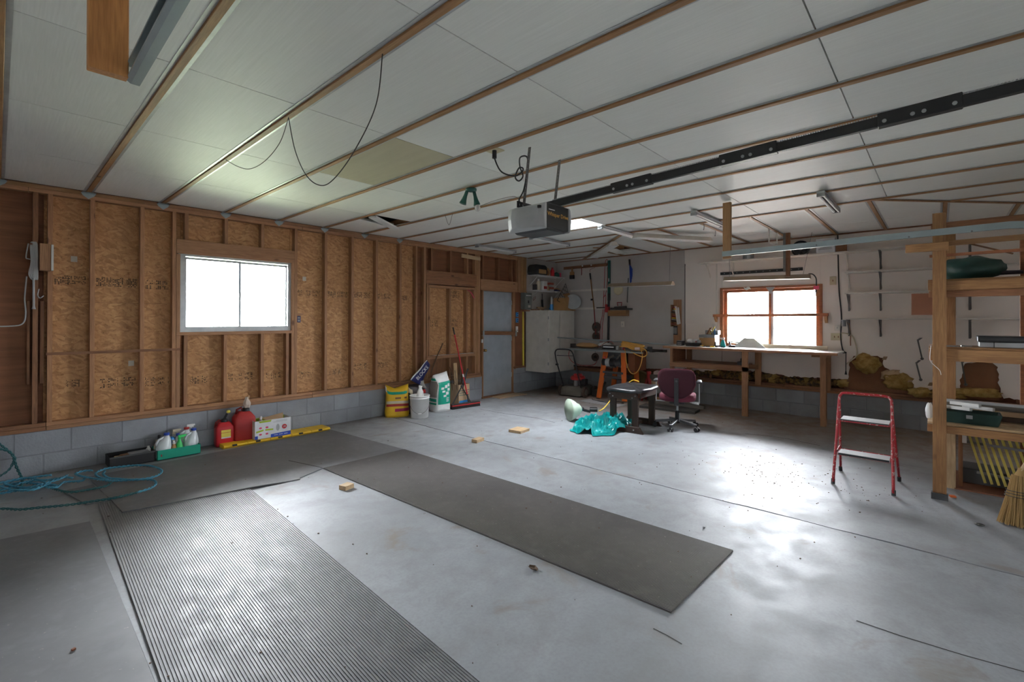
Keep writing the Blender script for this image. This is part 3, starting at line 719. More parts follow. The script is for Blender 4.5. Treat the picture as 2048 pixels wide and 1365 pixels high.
def matp(u, v):
    lo = [(.669, 4.791), (1.30, 4.68), (1.962, 4.573), (1.975, 4.61), (2.26, 4.735), (2.75, 4.715), (3.235, 4.72)]; hi = [(.60, 6.16), (1.2, 6.17), (1.7, 6.2), (2.0, 6.22), (2.3, 6.24), (2.7, 6.26), (3.12, 6.28)]
    f = u * 6; i = min(int(f), 5); t_ = f - i; a = lerp(lo[i], lo[i + 1], t_); b = lerp(hi[i], hi[i + 1], t_); x, y = lerp(a, b, v)
    w_ = max(0, min(1, (1.85 - x) / .25)) * max(0, min(1, (5.45 - y) / .2))
    return (x, y, .0045 + .0135 * w_)
m1 = one(G().grid(matp, 36, 24), 'floor_mat', 'rubber', 'smooth dark grey rubber mat beside the red fuel cans', 'mat', solid=.008)
G().bar((2.262, 4.745, .0092), (2.13, 5.25, .0092), .008, .002).build('tear_seam', 'void', m1)
one(slab([(-1.3, 5.05), (.479, 4.797), (.457, 2.484), (.44, .2), (-1.3, .2)], 0, .008), 'floor_mat', 'rubber_cool', 'flat grey mat at the near left corner', 'mat', bevel=.002)
one(slab([(.395, 5.80), (.50, 5.25), (.655, 5.22), (.60, 5.82)], .0, .012), 'floor_mat', 'rubber', 'small dark mat scrap under the blue cord', 'mat', bevel=.002)
def block(c, d, rz, label):
    one(G().cbox((c[0], c[1], d[2] / 2), d, rz), 'wood_block', 'pale_x', label, 'wood block', bevel=.002)
block((2.145, 4.02), (.10, .085, .040), .25, 'short pale wood block nearest the ribbed mats')
block((4.09, 4.34), (.15, .085, .04), .15, 'pale wood block just in front of the floor joint')
block((4.84, 4.31), (.22, .20, .036), .12, 'wide flat wood block nearest the white funnel')
# ---- crumbs
r = random.Random(9); g = G()
for i in range(330):
    x, y = r.uniform(.2, 7.5), r.uniform(.3, 6.0)
    if i > 180: x, y = r.gauss(5.3, .35), r.gauss(1.1, .45)
    if (.6 < x < 3.3 and y > 4.5): z = .022
    elif (.4 < x < 1.5 and y < 5) or (2.3 < x < 3.3 and y < 4.7): z = .012
    else: z = 0
    s_ = r.uniform(.002, .007)
    g.cbox((x, y, z + s_ * .35), (s_ * r.uniform(.8, 2.2), s_, s_ * .7), r.uniform(0, 3))
g.build('floor_crumbs', 'twig', kind='stuff', label='scattered crumbs of dirt and wood chips on the floor', cat='debris')
p = onZ(147, 1301, .009); one(G().cbox((p.x, p.y, .013), (.014, .012, .008), .4), 'brick_chip', 'orange_dark', 'small red brick chip on the near left mat', 'debris')
p = onZ(1066, 1140); one(G().grid(lambda u, v: (p.x + (u - .5) * .05 * (1 - abs(2 * v - 1) * .7), p.y + (v - .5) * .07, .004 + .012 * (u - .5) ** 2 * 4), 4, 6), 'dry_leaf', 'twig', 'dry brown leaf lying in front of the middle runner', 'leaf', solid=.001)
p = onZ(1408, 1057); one(G().ball((p.x, p.y, .008), (.012, .010, .008), 8, 5), 'pebble', 'light_grey', 'pale pebble right of the middle runner', 'stone')

# ---- blue twisted cord
def zpx(l, z=.014): return [onZ(a * .1612, 870 + b * .1612, z) for a, b in l]
def rope(g, pts, r=.0052, amp=.0065, pitch=.075):
    p = smoothpath(pts, 10); tot = 0; acc = [0]
    for a, b in zip(p, p[1:]): tot += (b - a).length; acc.append(tot)
    n = max(12, int(tot / (pitch / 7))); q = []; j = 0
    for i in range(n + 1):
        d = tot * i / n
        while j < len(acc) - 2 and acc[j + 1] < d: j += 1
        t = (d - acc[j]) / max(1e-6, acc[j + 1] - acc[j]); q.append((p[j].lerp(p[min(j + 1, len(p) - 1)], t), d))
    for ph in (0, PI):
        out = []
        for i, (c, d) in enumerate(q):
            dd = (q[min(i + 1, n)][0] - q[max(i - 1, 0)][0]).normalized(); s_ = dd.cross(Vector((0, 0, 1)))
            if s_.length < 1e-4: s_ = Vector((1, 0, 0))
            s_.normalize(); u = s_.cross(dd); a = 2 * PI * d / pitch + ph
            out.append(c + s_ * amp * math.cos(a) + u * amp * math.sin(a))
        g.tube(out, r, 5)
t = thing('extension_cord', 'long twisted blue and dark cord tangled on the floor at left', 'cord', tuple(onZ(90, 970, 0)))
g = G()
rope(g, zpx([(-420, 980), (0, 922), (230, 930), (500, 905), (820, 875), (1130, 830), (1450, 778), (1700, 715)], .034))
rope(g, zpx([(620, 655), (760, 700), (900, 712), (1080, 685), (1300, 640), (1380, 590)], .034))
g.build('dark_strand', 'teal_cord', t, smooth=True)
g = G()
rope(g, zpx([(1700, 715), (1860, 665), (1935, 605), (1880, 562), (1700, 556), (1520, 570), (1380, 575), (1250, 560), (1100, 535), (980, 510), (940, 480), (1040, 450), (1150, 445)], .036))
rope(g, zpx([(1330, 560), (1210, 520), (1195, 470), (1300, 425), (1480, 400), (1690, 382), (1880, 392), (2005, 445), (1950, 505), (1800, 548), (1650, 562), (1480, 550), (1350, 540), (1280, 490), (1300, 450)], .042))
for k, l in enumerate([[(-300, 720), (0, 640), (240, 600), (480, 610), (700, 640), (790, 590), (1000, 575), (1050, 540)],
          [(-300, 690), (0, 690), (260, 600), (420, 570), (620, 560), (800, 530), (900, 540)],
          [(-300, 760), (0, 730), (300, 670), (500, 620), (640, 580), (760, 540), (830, 500)],
          [(100, 700), (300, 690), (480, 650), (620, 620), (720, 640), (640, 660), (480, 640), (300, 660), (140, 640), (60, 600), (300, 545), (640, 500)],
          [(-250, 650), (40, 590), (330, 540), (560, 600), (420, 680), (180, 690), (0, 650)]]):
    rope(g, zpx(l, .024 + .012 * k))
g.build('blue_strand', 'cyan_cord', t, smooth=True)
g = G()
rope(g, [Vector((-.35, 6.60, .80)), Vector((-.08, 6.58, .40)), onY(20, 905, 6.59), onY(33, 935, 6.57), onY(44, 960, 6.45), onZ(40, 975, .03), onZ(20, 985, .02)], .006, .007)
rope(g, [onY(-40, 970, 6.56), onY(8, 948, 6.57), onY(25, 928, 6.585), onY(20, 905, 6.595), Vector((-.25, 6.60, .7))], .005, .006)
g.build('wall_strand', 'teal_cord', t, smooth=True)

# ---- trays of bottles
TZ = .0095
def tray(name, x0, x1, y0, y1, h, m, label, cat):
    g = G().box(x0, x1, y0, y1, TZ, TZ + .006); w = .006
    g.box(x0, x1, y0, y0 + w, TZ, TZ + h).box(x0, x1, y1 - w, y1, TZ, TZ + h).box(x0, x0 + w, y0, y1, TZ, TZ + h).box(x1 - w, x1, y0, y1, TZ, TZ + h)
    t = thing(name, label, cat, ((x0 + x1) / 2, (y0 + y1) / 2, TZ)); g.build('tray_body', m, t, bevel=.002); return t
t = tray('storage_tray', .775, 1.155, 6.30, 6.575, .105, 'black_matte', 'low black tray of scraps on the floor left of the green tray', 'tray')
G().box(.775, 1.155, 6.292, 6.312, TZ + .098, TZ + .112).build('rim', 'dark_grey', t)
tray('storage_tray', 1.168, 1.568, 6.283, 6.555, .105, 'green', 'low green tray holding cleaning bottles', 'tray')
one(G().cbox((1.03, 6.42, TZ + .055), (.17, .10, .10), .05), 'small_carton', 'grey', 'small grey carton in the black tray', 'box', bevel=.003)
one(G().cbox((.93, 6.43, TZ + .052), (.09, .09, .09), .3), 'wood_scrap', 'old_x', 'brown wood offcut in the middle of the black tray', 'wood block', bevel=.003)
one(G().cbox((.85, 6.40, TZ + .045), (.06, .14, .08), -.2), 'wood_scrap', 'cardboard_pale', 'pale offcut at the left end of the black tray', 'wood block', bevel=.003)
one(G().lathe([(.018, 0), (.022, .01), (.022, .10), (.012, .115), (.012, .13)], (1.12, 6.46, TZ + .008), n=12), 'spray_can', 'white', 'white tube standing at the right end of the black tray', 'can')
def jug(x, y, rz, label, cap, body='jug', tag=None, s_=1.):
    t = thing('jug', label, 'bottle', (x, y, TZ + .008), rz)
    def ring(a, b, z, dx=0, n=14): return [((a * math.cos(2 * PI * i / n)) * s_ + dx * s_, b * math.sin(2 * PI * i / n) * s_, z * s_) for i in range(n)]
    G().loft([ring(.070, .050, 0), ring(.076, .055, .015), ring(.076, .055, .12), ring(.07, .05, .15, .004), ring(.045, .036, .20, .02), ring(.024, .022, .235, .028), ring(.02, .02, .25, .028)]).build('body', body, t, smooth=True, local=True)
    G().lathe([(.025, .242), (.027, .246), (.027, .262), (.024, .268)], (.028 * s_, 0, 0), n=14).build('cap', cap, t, local=True) if s_ == 1 else G().lathe([(.025 * s_, .242 * s_), (.027 * s_, .262 * s_), (.022 * s_, .268 * s_)], (.028 * s_, 0, 0), n=14).build('cap', cap, t, local=True)
    G().tube([(-.062 * s_, 0, .125 * s_), (-.066 * s_, 0, .17 * s_), (-.045 * s_, 0, .205 * s_), (0, 0, .222 * s_)], .012 * s_, 8).build('handle', body, t, local=True, smooth=True)
    if tag: G().box(-.045, .03, -.0575, -.0555, .028, .05).build('label_strip', tag, t, local=True)
    return t
jug(1.235, 6.345, .15, 'white jug with a blue cap at the left end of the green tray', 'blue', tag='red_plastic')
jug(1.50, 6.385, .35, 'white jug with a blue cap at the right end of the green tray', 'blue')
jug(1.46, 6.50, .5, 'white jug with a red cap at the back of the green tray', 'red_dull')
def sprayer(x, y, rz, label, body, head, h=.2, cat='bottle', name='spray_bottle', lean=0):
    t = thing(name, label, cat, (x, y, TZ + .008), rz)
    G().lathe([(.03, 0), (.033, .006), (.033, h * .45), (.028, h * .6), (.014, h * .78), (.013, h * .85)], n=14).build('body', body, t, local=True, smooth=True)
    g = G().lathe([(.015, h * .83), (.016, h * .9), (.011, h * .93)], n=10).box(-.012, .055, -.009, .009, h * .93, h * 1.05).box(.055, .07, -.006, .006, h * .98, h * 1.04).bar((.03, 0, h * .93), (.045, 0, h * .72), .008, .006); g.build('trigger_head', head, t, local=True)
    return t
sprayer(1.375, 6.325, .2, 'bright green spray bottle in the front of the green tray', 'green_bright', 'green_bright', .215)
sprayer(1.325, 6.33, PI / 2, 'amber bottle with a white trigger beside the green sprayer', 'cardboard', 'white', .165)
sprayer(1.50, 6.52, .1, 'tall sprayer with a white trigger behind the red capped jug', 'jug', 'white', .28)
sprayer(1.36, 6.50, .1, 'bottle with a cream trigger behind the blue brush', 'light_grey', 'cream', .25)
t = thing('scrub_brush', 'round blue scrub brush between the white jugs', 'brush', (1.315, 6.44, TZ + .008))
G().lathe([(.02, 0), (.02, .14)], (1.315, 6.44, TZ + .008), n=10).build('handle', 'blue_bright', t); G().lathe([(.015, .13), (.042, .15), (.045, .17), (.03, .195), (0, .2)], (1.315, 6.44, TZ + .008), n=16).build('brush_head', 'blue_bright', t, smooth=True)
def bottle(x, y, label, body, cap, h=.2, r=.03, z=TZ + .008, name='bottle', cat='bottle'):
    t = thing(name, label, cat, (x, y, z))
    G().lathe([(r * .95, 0), (r, .006), (r, h * .62), (r * .8, h * .74), (r * .42, h * .84), (r * .42, h * .88)], (x, y, z), n=14).build('body', body, t, smooth=True)
    G().lathe([(r * .5, h * .87), (r * .5, h * .98), (r * .4, h)], (x, y, z), n=12).build('cap', cap, t); return t
bottle(1.225, 6.50, 'dark bottle with a black cap at the back left of the green tray', 'black', 'black', .225)
bottle(1.295, 6.52, 'bottle with an orange cap at the back of the green tray', 'white', 'orange', .235)
bottle(1.385, 6.44, 'bottle with a flat blue cap behind the green sprayer', 'white', 'blue', .225, .034)
bottle(1.19, 6.43, 'beige bottle behind the left white jug', 'cream', 'cream', .19, .028)

# ---- fuel cans
def fuel_can(x, y, rz, sx, sy, h, label, m):
    t = thing('fuel_can', label, 'fuel can', (x, y, TZ if y < 6.3 else .0), rz)
    def ring(a, b, z, n=24, p=.32):
        o = []
        for i in range(n):
            c, s_ = math.cos(2 * PI * i / n), math.sin(2 * PI * i / n)
            o.append((a * math.copysign(abs(c) ** p, c), b * math.copysign(abs(s_) ** p, s_), z))
        return o
    G().loft([ring(sx * .94, sy * .92, 0), ring(sx, sy, .02), ring(sx, sy, h * .74), ring(sx * .97, sy * .95, h * .79), ring(sx * .62, sy * .7, h * .93), ring(sx * .5, sy * .6, h * .96)]).build('can_body', m, t, local=True, smooth=True)
    return t
c1 = fuel_can(1.868, 6.50, -.08, .10, .075, .30, 'small red plastic fuel can with a yellow cap on its spout', 'red_plastic')
G().box(-.045, .055, -.0785, -.076, .115, .165).box(-.045, .055, -.0785, -.076, .17, .20).build('warning_label', 'yellow_soft', c1, local=True); G().box(-.045, .055, -.079, -.0765, .10, .114).build('warning_strip', 'white', c1, local=True)
G().lathe([(.036, .285), (.036, .318), (.022, .325)], (0, 0, 0), n=16).tube([(0, 0, .32), (.012, 0, .345), (.03, 0, .385)], .013, 8).build('spout', 'black', c1, local=True)
G().ball((.045, 0, .405), (.023, .023, .02)).build('spout_cap', 'yellow_soft', c1, local=True, smooth=True)
G().tube([(-.095, 0, .23), (-.085, 0, .29), (-.05, 0, .315), (-.03, 0, .30)], .013, 8).build('handle', 'red_dark', c1, local=True, smooth=True)
c2 = fuel_can(2.082, 6.49, -.12, .12, .105, .405, 'large red fuel can with a bagged spout beside the white box', 'red_dull')
G().lathe([(.042, .385), (.042, .42), (.03, .428)], (.02, 0, 0), n=16).build('cap_ring', 'black', c2, local=True)
G().tube([(.02, 0, .42), (.025, 0, .47), (.04, 0, .52), (.06, 0, .575)], [.018, .016, .013, .011], 8).build('spout', 'cardboard_pale', c2, local=True, smooth=True)
g = G().lathe([(.03, .43), (.045, .47), (.04, .50), (.022, .535), (.014, .56)], (.035, 0, 0), n=10).jitter(.006, 4); g.build('plastic_bag', 'plastic_bag', c2, local=True)
G().tube([(-.085, 0, .36), (-.075, 0, .415), (-.03, 0, .435), (-.015, 0, .40)], .014, 8).build('handle', 'red_dark', c2, local=True, smooth=True)
# ---- yellow strip
t = thing('parking_ramp', 'flat yellow ridged strip along the foot of the block wall', 'ramp', (2.45, 6.35, 0))
for i in range(5):
    a = 1.80 + i * .262; b = a + .258
    g = G().loft([[(a, 6.27, 0.023), (a, 6.275, .038), (a, 6.30, .046), (a, 6.52, .046), (a, 6.56, .02), (a, 6.56, 0.0), (a, 6.3, 0)][::-1], [(b, 6.27, 0.023), (b, 6.275, .038), (b, 6.30, .046), (b, 6.52, .046), (b, 6.56, .02), (b, 6.56, .0), (b, 6.3, 0)][::-1]])
    g.build('ramp_section', 'yellow', t, bevel=.003)
    G().box(a + .09, a + .14, 6.264, 6.30, .024, .042).build('black_notch', 'black', t)
# ---- white carton
t = thing('carton', 'open white printed carton on the yellow strip beside the fuel cans', 'box', (2.36, 6.40, .047), -.02)
sx, sy, hh, w = .215, .115, .225, .004
G().box(-sx, sx, -sy, sy, 0, w).box(-sx, sx, -sy, -sy + w, 0, hh).box(-sx, sx, sy - w, sy, 0, hh).box(-sx, -sx + w, -sy, sy, 0, hh).box(sx - w, sx, -sy, sy, 0, hh).build('carton_body', 'box_white', t, local=True)
G().add([(-sx + .13, sy - .06, hh), (sx - .02, sy - .02, hh + .03), (sx - .06, -.02, hh - .02), (-.02, -.05, hh - .03)], [(0, 1, 2, 3)]).build('flap', 'cardboard_pale', t, local=True, solid=.003)
yy = -sy - .0012
def pr(n, m, pts): G().add([(x, yy, z) for x, z in pts], [tuple(range(len(pts)))]).build(n, m, t, local=True)
G().box(-sx + .005, sx - .005, sy - .012, sy - .005, .15, hh - .002).build('inner_green', 'lime', t, local=True)
pr('green_print', 'lime', [(-.17, .222), (-.16, .20), (-.03, .20), (-.02, .222)])
pr('green_print', 'lime', [(-.20, .10), (-.115, .115), (-.115, .095), (-.20, .078)]); pr('green_print', 'lime', [(-.095, .115), (.0, .11), (.0, .09), (-.095, .095)])
pr('blue_band', 'blue', [(-.03, .0), (.214, .0), (.214, .05), (-.03, .04)]); pr('blue_band', 'blue', [(-.214, 0), (-.18, 0), (-.18, .042), (-.214, .042)])
for i in range(5): pr('red_mark', 'pink', [(-.15 + .075 * (i % 2) + .018 * math.cos(q), .135 - .08 * (i // 2) + .012 * math.sin(q)) for q in [k * PI / 4 for k in range(8)]]) if i < 4 else None
pr('red_seal', 'red_plastic', [(.135 + .030 * math.cos(k * PI / 8), .115 + .030 * math.sin(k * PI / 8)) for k in range(16)])
pr('grey_print', 'light_grey', [(.055 + .022 * math.cos(k * PI / 6), .115 + .045 * math.sin(k * PI / 6)) for k in range(12)])
tm = MW[t]
text(t, 'seal_number', '28', .034, 'white', tm @ frame_m((.135, yy - .0012, .115), (1, 0, 0), (0, 0, 1)))
for i in range(3): G().box(.01 + i * .06, .055 + i * .06, yy - .0006, yy - .0003, .02, .026).build('band_lettering', 'white', t, local=True)
G().box(.0, .17, yy - .0006, yy, .186, .189).box(.03, .17, yy - .0006, yy, .20, .203).build('print_line', 'grey', t, local=True)
t = thing('bottle', 'slim brown and white bottle standing in the white carton', 'bottle', (2.26, 6.43, .052))
G().lathe([(.018, 0), (.018, .18), (.012, .20), (.012, .21)], (2.26, 6.43, .052), n=12).build('body', 'rubble', t, smooth=True); G().lathe([(.0185, .175), (.0185, .20)], (2.26, 6.43, .052), n=12).build('label_band', 'white', t); G().lathe([(.016, .21), (.016, .25), (.013, .253)], (2.26, 6.43, .052), n=12).build('cap', 'white', t)

# ---- sacks and bucket
def sack(x0, x1, y, h, d, seed, fold=0, top=.0, n=20, k=12, z0=0, tilt=0, ears=0, ex=.6):   # plump sack standing on its end
    r = random.Random(seed); ph = [r.uniform(0, 6) for _ in range(5)]; rings = []
    xc, hw = (x0 + x1) / 2, (x1 - x0) / 2
    for j in range(k + 1):
        v = j / k; dep = d * (1 - .15 * v) * (1.08 - .25 * (1 - v)) * (1 if v < .75 else max(.12, 1 - (v - .75) * 3.4)); ww = hw * (1.0 - .07 * v + .03 * math.sin(v * 9 + ph[0]))
        ring = []
        for i in range(n):
            a = 2 * PI * i / n; c, s_ = math.cos(a), math.sin(a)
            q = 1 + .05 * math.sin(3 * a + ph[1] + v * 6) + .04 * math.sin(7 * a + v * 11 + ph[2])
            ring.append((xc + tilt * v + ww * math.copysign(abs(c) ** ex, c) * (1 + .02 * math.sin(v * 14)), y + dep * math.copysign(abs(s_) ** (ex + .05), s_) * q + fold * v * v, z0 + h * v + top * c * v * v + ears * (abs(c) ** 3 - .45) * max(0, v - .6) / .4))
        rings.append(ring)
    return rings
t = thing('seed_sack', 'yellow printed sack slumped against the block wall', 'sack', (4.285, 6.43, 0), -.42)
rg = sack(-.185, .185, 0, .47, .12, 2, ears=.09); G().loft(rg).build('sack_body', 'yellow', t, smooth=True, local=True)
def patch(t, name, m, u0, u1, v0, v1, rings, off=.005, nu=16, nv=14, wob=0):
    # printed area laid on the sack's front
    n = len(rings[0]); k = len(rings) - 1
    def P(u, v):
        fj = v * k; j = min(int(fj), k - 1); tj = fj - j; ia = (.75 + u * .25) * n; i = int(ia) % n; ti = ia - int(ia)
        def q(j, i): return Vector(rings[j][i % n])
        p = (q(j, i) * (1 - ti) + q(j, i + 1) * ti) * (1 - tj) + (q(j + 1, i) * (1 - ti) + q(j + 1, i + 1) * ti) * tj
        c = Vector((sum(a[0] for a in rings[j]) / n, sum(a[1] for a in rings[j]) / n, p.z)); d = p - c
        return p + d.normalized() * off
    def f(a, b):
        v = v0 + (v1 - v0) * b + wob * math.sin(a * 5)
        return P(u0 + (u1 - u0) * a, v)
    return G().grid(f, nu, nv).build(name, m, t, local=True, smooth=True)
patch(t, 'red_print', 'red_dull', -.75, .85, .36, .44, rg, wob=.01); patch(t, 'red_print', 'magenta', -.1, .8, .19, .29, rg); patch(t, 'cream_print', 'cream', -.75, .85, .45, .54, rg, wob=.012)
patch(t, 'green_print', 'green', -.6, .55, .80, .90, rg); patch(t, 'white_corner', 'white', -1.0, -.65, .82, .97, rg)
for u in (-.1, .25): patch(t, 'brown_print', 'rubble', u, u + .2, .62, .69, rg)
t = thing('bucket', 'white plastic bucket with a wire handle beside the yellow sack', 'bucket', (4.48, 6.095, 0))
bx = (4.48, 6.095, 0)
G().lathe([(.132, 0), (.136, .004), (.15, .30), (.154, .30), (.154, .31), (.15, .312), (.152, .335), (.158, .337), (.158, .35), (.15, .35), (.146, .33), (.13, .012), (0, .012)], bx, n=28).build('pail', 'white', t, smooth=True)
G().tube([(bx[0] - .152 * math.cos(.5) , bx[1] - .152 * math.sin(.5) * -1 , .27)] + [(bx[0] + .165 * math.cos(a), bx[1] + .165 * math.sin(a), .27 - .19 * math.sin((a - 2.64) / 2.9 * PI) ** 1.0) for a in [2.64 + i * .29 for i in range(11)]], .003, 6).build('bail_handle', 'bracket_metal', t)
G().cyl((4.48 + .165 * math.cos(3.95), 6.095 + .165 * math.sin(3.95), .082), (4.48 + .165 * math.cos(4.25), 6.095 + .165 * math.sin(4.25), .082), .008, 8).build('handle_grip', 'white', t)
one(G().loft([[(4.50 + .055 * math.cos(a) * s_, 6.105 + .04 * math.sin(a) * s_, z) for a in [i * PI / 5 for i in range(10)]] for z, s_ in ((.014, .9), (.3, 1.15), (.40, 1.), (.455, .45), (.49, .6))]).jitter(.008, 2), 'paper_bag', 'paper', 'crumpled white paper bag standing in the bucket', 'bag')
t = thing('potting_sack', 'dark navy sack with cream and red print behind the bucket', 'sack', (4.67, 6.46, 0), -.1)
rg = sack(-.17, .17, 0, .47, .10, 7); G().loft(rg).build('sack_body', 'bag_dark', t, smooth=True, local=True)
patch(t, 'cream_print', 'cream', -.9, -.3, .7, .88, rg, wob=.04); patch(t, 'red_print', 'red_dull', .1, .8, .68, .8, rg)
t = thing('salt_bag', 'empty blue and white bag slumped over the sacks by the wall', 'bag', (4.72, 6.38, .50), -.15)
A0, B0, C0, D0 = Vector((-.21, -.03, .06)), Vector((.10, .0, .36)), Vector((.16, .02, .27)), Vector((-.02, .0, -.04))
def fq(u, v): 
    p = A0.lerp(B0, u).lerp(D0.lerp(C0, u), v); p.y += -.05 * math.sin(PI * u) * math.sin(PI * v) + .012 * math.sin(9 * u + 4 * v); return p
G().grid(lambda u, v: fq(u, v), 10, 6).build('bag_sheet', 'navy', t, local=True, smooth=True, solid=.03)
G().grid(lambda u, v: fq(u, v * .1 - .06) + Vector((0, -.018, .0)), 10, 2).build('white_edge', 'white', t, local=True, smooth=True, solid=.004)
G().loft([[(-.05 + .06 * math.cos(a) * s_ + dx, .0 + .04 * math.sin(a) * s_, z) for a in [i * PI / 4 for i in range(8)]] for z, s_, dx in ((-.10, .5, .12), (-.04, .8, .06), (.03, 1.1, .03))]).build('white_tail', 'bag_grey', t, local=True, smooth=True)
tm = MW[t]; ang = math.atan2(.30, .31)
text(t, 'bag_lettering', 'BLOCKS', .085, 'white', tm @ frame_m((-.025, -.085, .165), (math.cos(ang), 0.05, math.sin(ang)), (-math.sin(ang), -.0, math.cos(ang))), sx=.9)
t = thing('soil_sack', 'tall white sack with a green printed panel next to the push broom', 'sack', (5.02, 6.27, 0), -.02)
rg = sack(-.15, .15, 0, .63, .16, 5, top=.03, ex=.42); G().loft(rg).build('sack_body', 'white', t, smooth=True, local=True)
patch(t, 'green_panel', 'green', -.44, .48, .21, .80, rg); patch(t, 'grey_side', 'bag_grey', -1.5, -.60, .40, .84, rg)
patch(t, 'green_print', 'green', -1.4, -.68, .20, .36, rg, off=.007); patch(t, 'green_print', 'green', -1.4, -.6, .86, .93, rg, off=.007); patch(t, 'white_bar', 'white', -1.4, -.68, .25, .28, rg, off=.009, nv=3)
for i, (u, v0, v1) in enumerate(((.45, .60, .66), (.6, .63, .71), (.72, .55, .62), (.5, .52, .57), (.65, .45, .53), (.55, .40, .45), (.74, .66, .74))): patch(t, 'script_stroke', 'white', u - .62, u - .50, v0, v1, rg, off=.010, nu=4, nv=4)
for v in (.27, .31, .35): patch(t, 'white_print', 'white', .05, .17, v, v + .022, rg, off=.009, nu=4, nv=2)
# ---- carton of kindling, sticks, broom
t = thing('carton', 'tan cardboard carton with faded blue print behind the push broom', 'box', (5.60, 6.44, 0), .05)
G().box(-.135, .135, -.13, .13, 0, .005).box(-.135, .135, -.13, -.126, 0, .385).box(-.135, .135, .126, .13, 0, .385).box(-.135, -.131, -.13, .13, 0, .385).box(.131, .135, -.13, .13, 0, .385).build('carton_body', 'cardboard_pale', t, local=True)
for a, b, m_ in ((.06, .10, 'blue_bright'), (.23, .24, 'teal_cord'), (.27, .28, 'teal_cord'), (.19, .20, 'teal_cord')): G().box(-.12, .12, -.1312, -.1302, a, b).build('faded_print', m_, t, local=True)
r = random.Random(4)
for i in range(14):
    x, y = 5.60 + r.uniform(-.11, .08), 6.44 + r.uniform(-.09, .09); a, b = r.uniform(-.14, .1), r.uniform(-.05, .06); z = r.uniform(.5, .72)
    pts = [(x, y, .03), (x + a * .5 + r.uniform(-.02, .02), y + b * .5, z * .6), (x + a, min(y + b, 6.58), z)]
    g = G().tube(smoothpath(pts, 3), .006, 5)
    q = Vector(pts[1]); g.tube([q, q + Vector((r.uniform(-.09, .09), r.uniform(-.04, .03), .12))], .003, 4)
    one(g, 'twig', 'twig', 'dry brown branching twig standing in the tan carton', 'twig', group='kindling twigs in the tan carton')
one(G().bar((5.545, 6.43, .01), (5.525, 6.47, .76), .075, .02, (0, 1, 0)), 'board', 'pale_z', 'pale flat board standing in the tan carton', 'board', bevel=.002)
one(G().tube(smoothpath([(5.03, 6.52, .62), (5.18, 6.57, .86), (5.30, 6.60, 1.02), (5.36, 6.605, 1.12)], 5), .011, 7), 'stick', 'twig', 'thin bent stick leaning on the framing behind the white sack', 'stick')
t = thing('lopper', 'black long handled loppers leaning against the tan carton', 'tool', (5.45, 6.30, 0))
G().tube([(5.24, 6.25, .012), (5.50, 6.285, .32), (5.58, 6.29, .42)], .011, 7).tube([(5.74, 6.25, .012), (5.55, 6.285, .32), (5.66, 6.29, .62)], .011, 7).build('handle', 'black', t)
G().cyl((5.53, 6.27, .36), (5.53, 6.30, .36), .02, 10).bar((5.55, 6.287, .42), (5.68, 6.292, .66), .012, .03).build('jaw', 'dark_grey', t)
t = thing('push_broom', 'red handled push broom leaning beside the cartons', 'broom', (5.5, 6.16, 0))
ba, bb = Vector((5.215, 6.20, 0)), Vector((5.80, 6.12, 0)); bd = (bb - ba).normalized(); bn = Vector((-bd.y, bd.x, 0)); bc = (ba + bb) / 2
G().bar(ba + Vector((0, 0, .058)), bb + Vector((0, 0, .058)), .07, .022).build('head_block', 'red_dull', t, bevel=.004)
G().bar(ba + Vector((0, 0, .078)), bb + Vector((0, 0, .078)), .055, .018).build('head_top', 'black', t, bevel=.004)
g = G()
for i in range(30):
    for j in range(3):
        q = ba.lerp(bb, (i + .5) / 30) + bn * (j - 1) * .022; g.tube([q + Vector((0, 0, .05)), q + bn * (j - 1) * .006 + Vector((0, 0, .001))], [.006, .009], 5)
g.build('bristles', 'black_matte', t, kind='stuff')
hb = Vector((5.60, 6.18, .085)); ht = Vector((5.53, 6.53, 1.40))
G().tube([hb, hb.lerp(ht, .1)], .018, 10).build('socket', 'black', t); G().tube([hb.lerp(ht, .08), hb.lerp(ht, .9)], .0125, 10).build('handle', 'red_plastic', t); G().tube([hb.lerp(ht, .9), ht], .014, 10).build('grip', 'black', t)
G().tube([hb.lerp(ht, .33), hb.lerp(ht, .37)], .0135, 10).build('handle_label', 'white', t)
one(slab([(6.56, 6.34), (7.33, 6.30), (7.30, 6.60), (6.60, 6.605)], 0, .012), 'door_mat', 'cardboard_pale', 'flat cardboard mat on the floor at the grey door', 'mat')

# ================================================================ ON THE STUD WALL
t = thing('mounting_box', 'square plywood box with a white edge on the far left studs', 'box', (.325, YA - .05, 2.02))
G().box(.275, .355, YA - .10, YA - .002, 2.02, 2.285).build('box_body', 'stud_z', t, bevel=.003); G().box(.356, .372, YA - .105, YA - .002, 2.025, 2.28).build('white_edge', 'white', t)
g = G()
for k in range(4): g.tube(smoothpath([(.215 + .008 * k, YA - .04, 2.27), (.22 + .008 * k, YA - .05, 2.1), (.205 + .012 * k, YA - .05, 1.98), (.23 + .01 * k, YA - .045, 1.93), (.245 + .006 * k, YA - .05, 2.0), (.235 + .008 * k, YA - .04, 2.27)], 5, True), .006, 6)
g.tube(smoothpath([(.235, YA - .05, 1.95), (.237, YA - .05, 1.8), (.238, YA - .05, 1.64)], 4), [.009] * 8 + [.016], 6)
g.tube(smoothpath([(.20, YA - .03, 2.28), (.185, YA - .03, 2.15), (.20, YA - .03, 2.13), (.26, YA - .05, 2.12)], 5), .005, 6)
one(g, 'cord_hank', 'light_grey', 'coiled pale cord hanging left of the plywood box', 'cord', smooth=True)
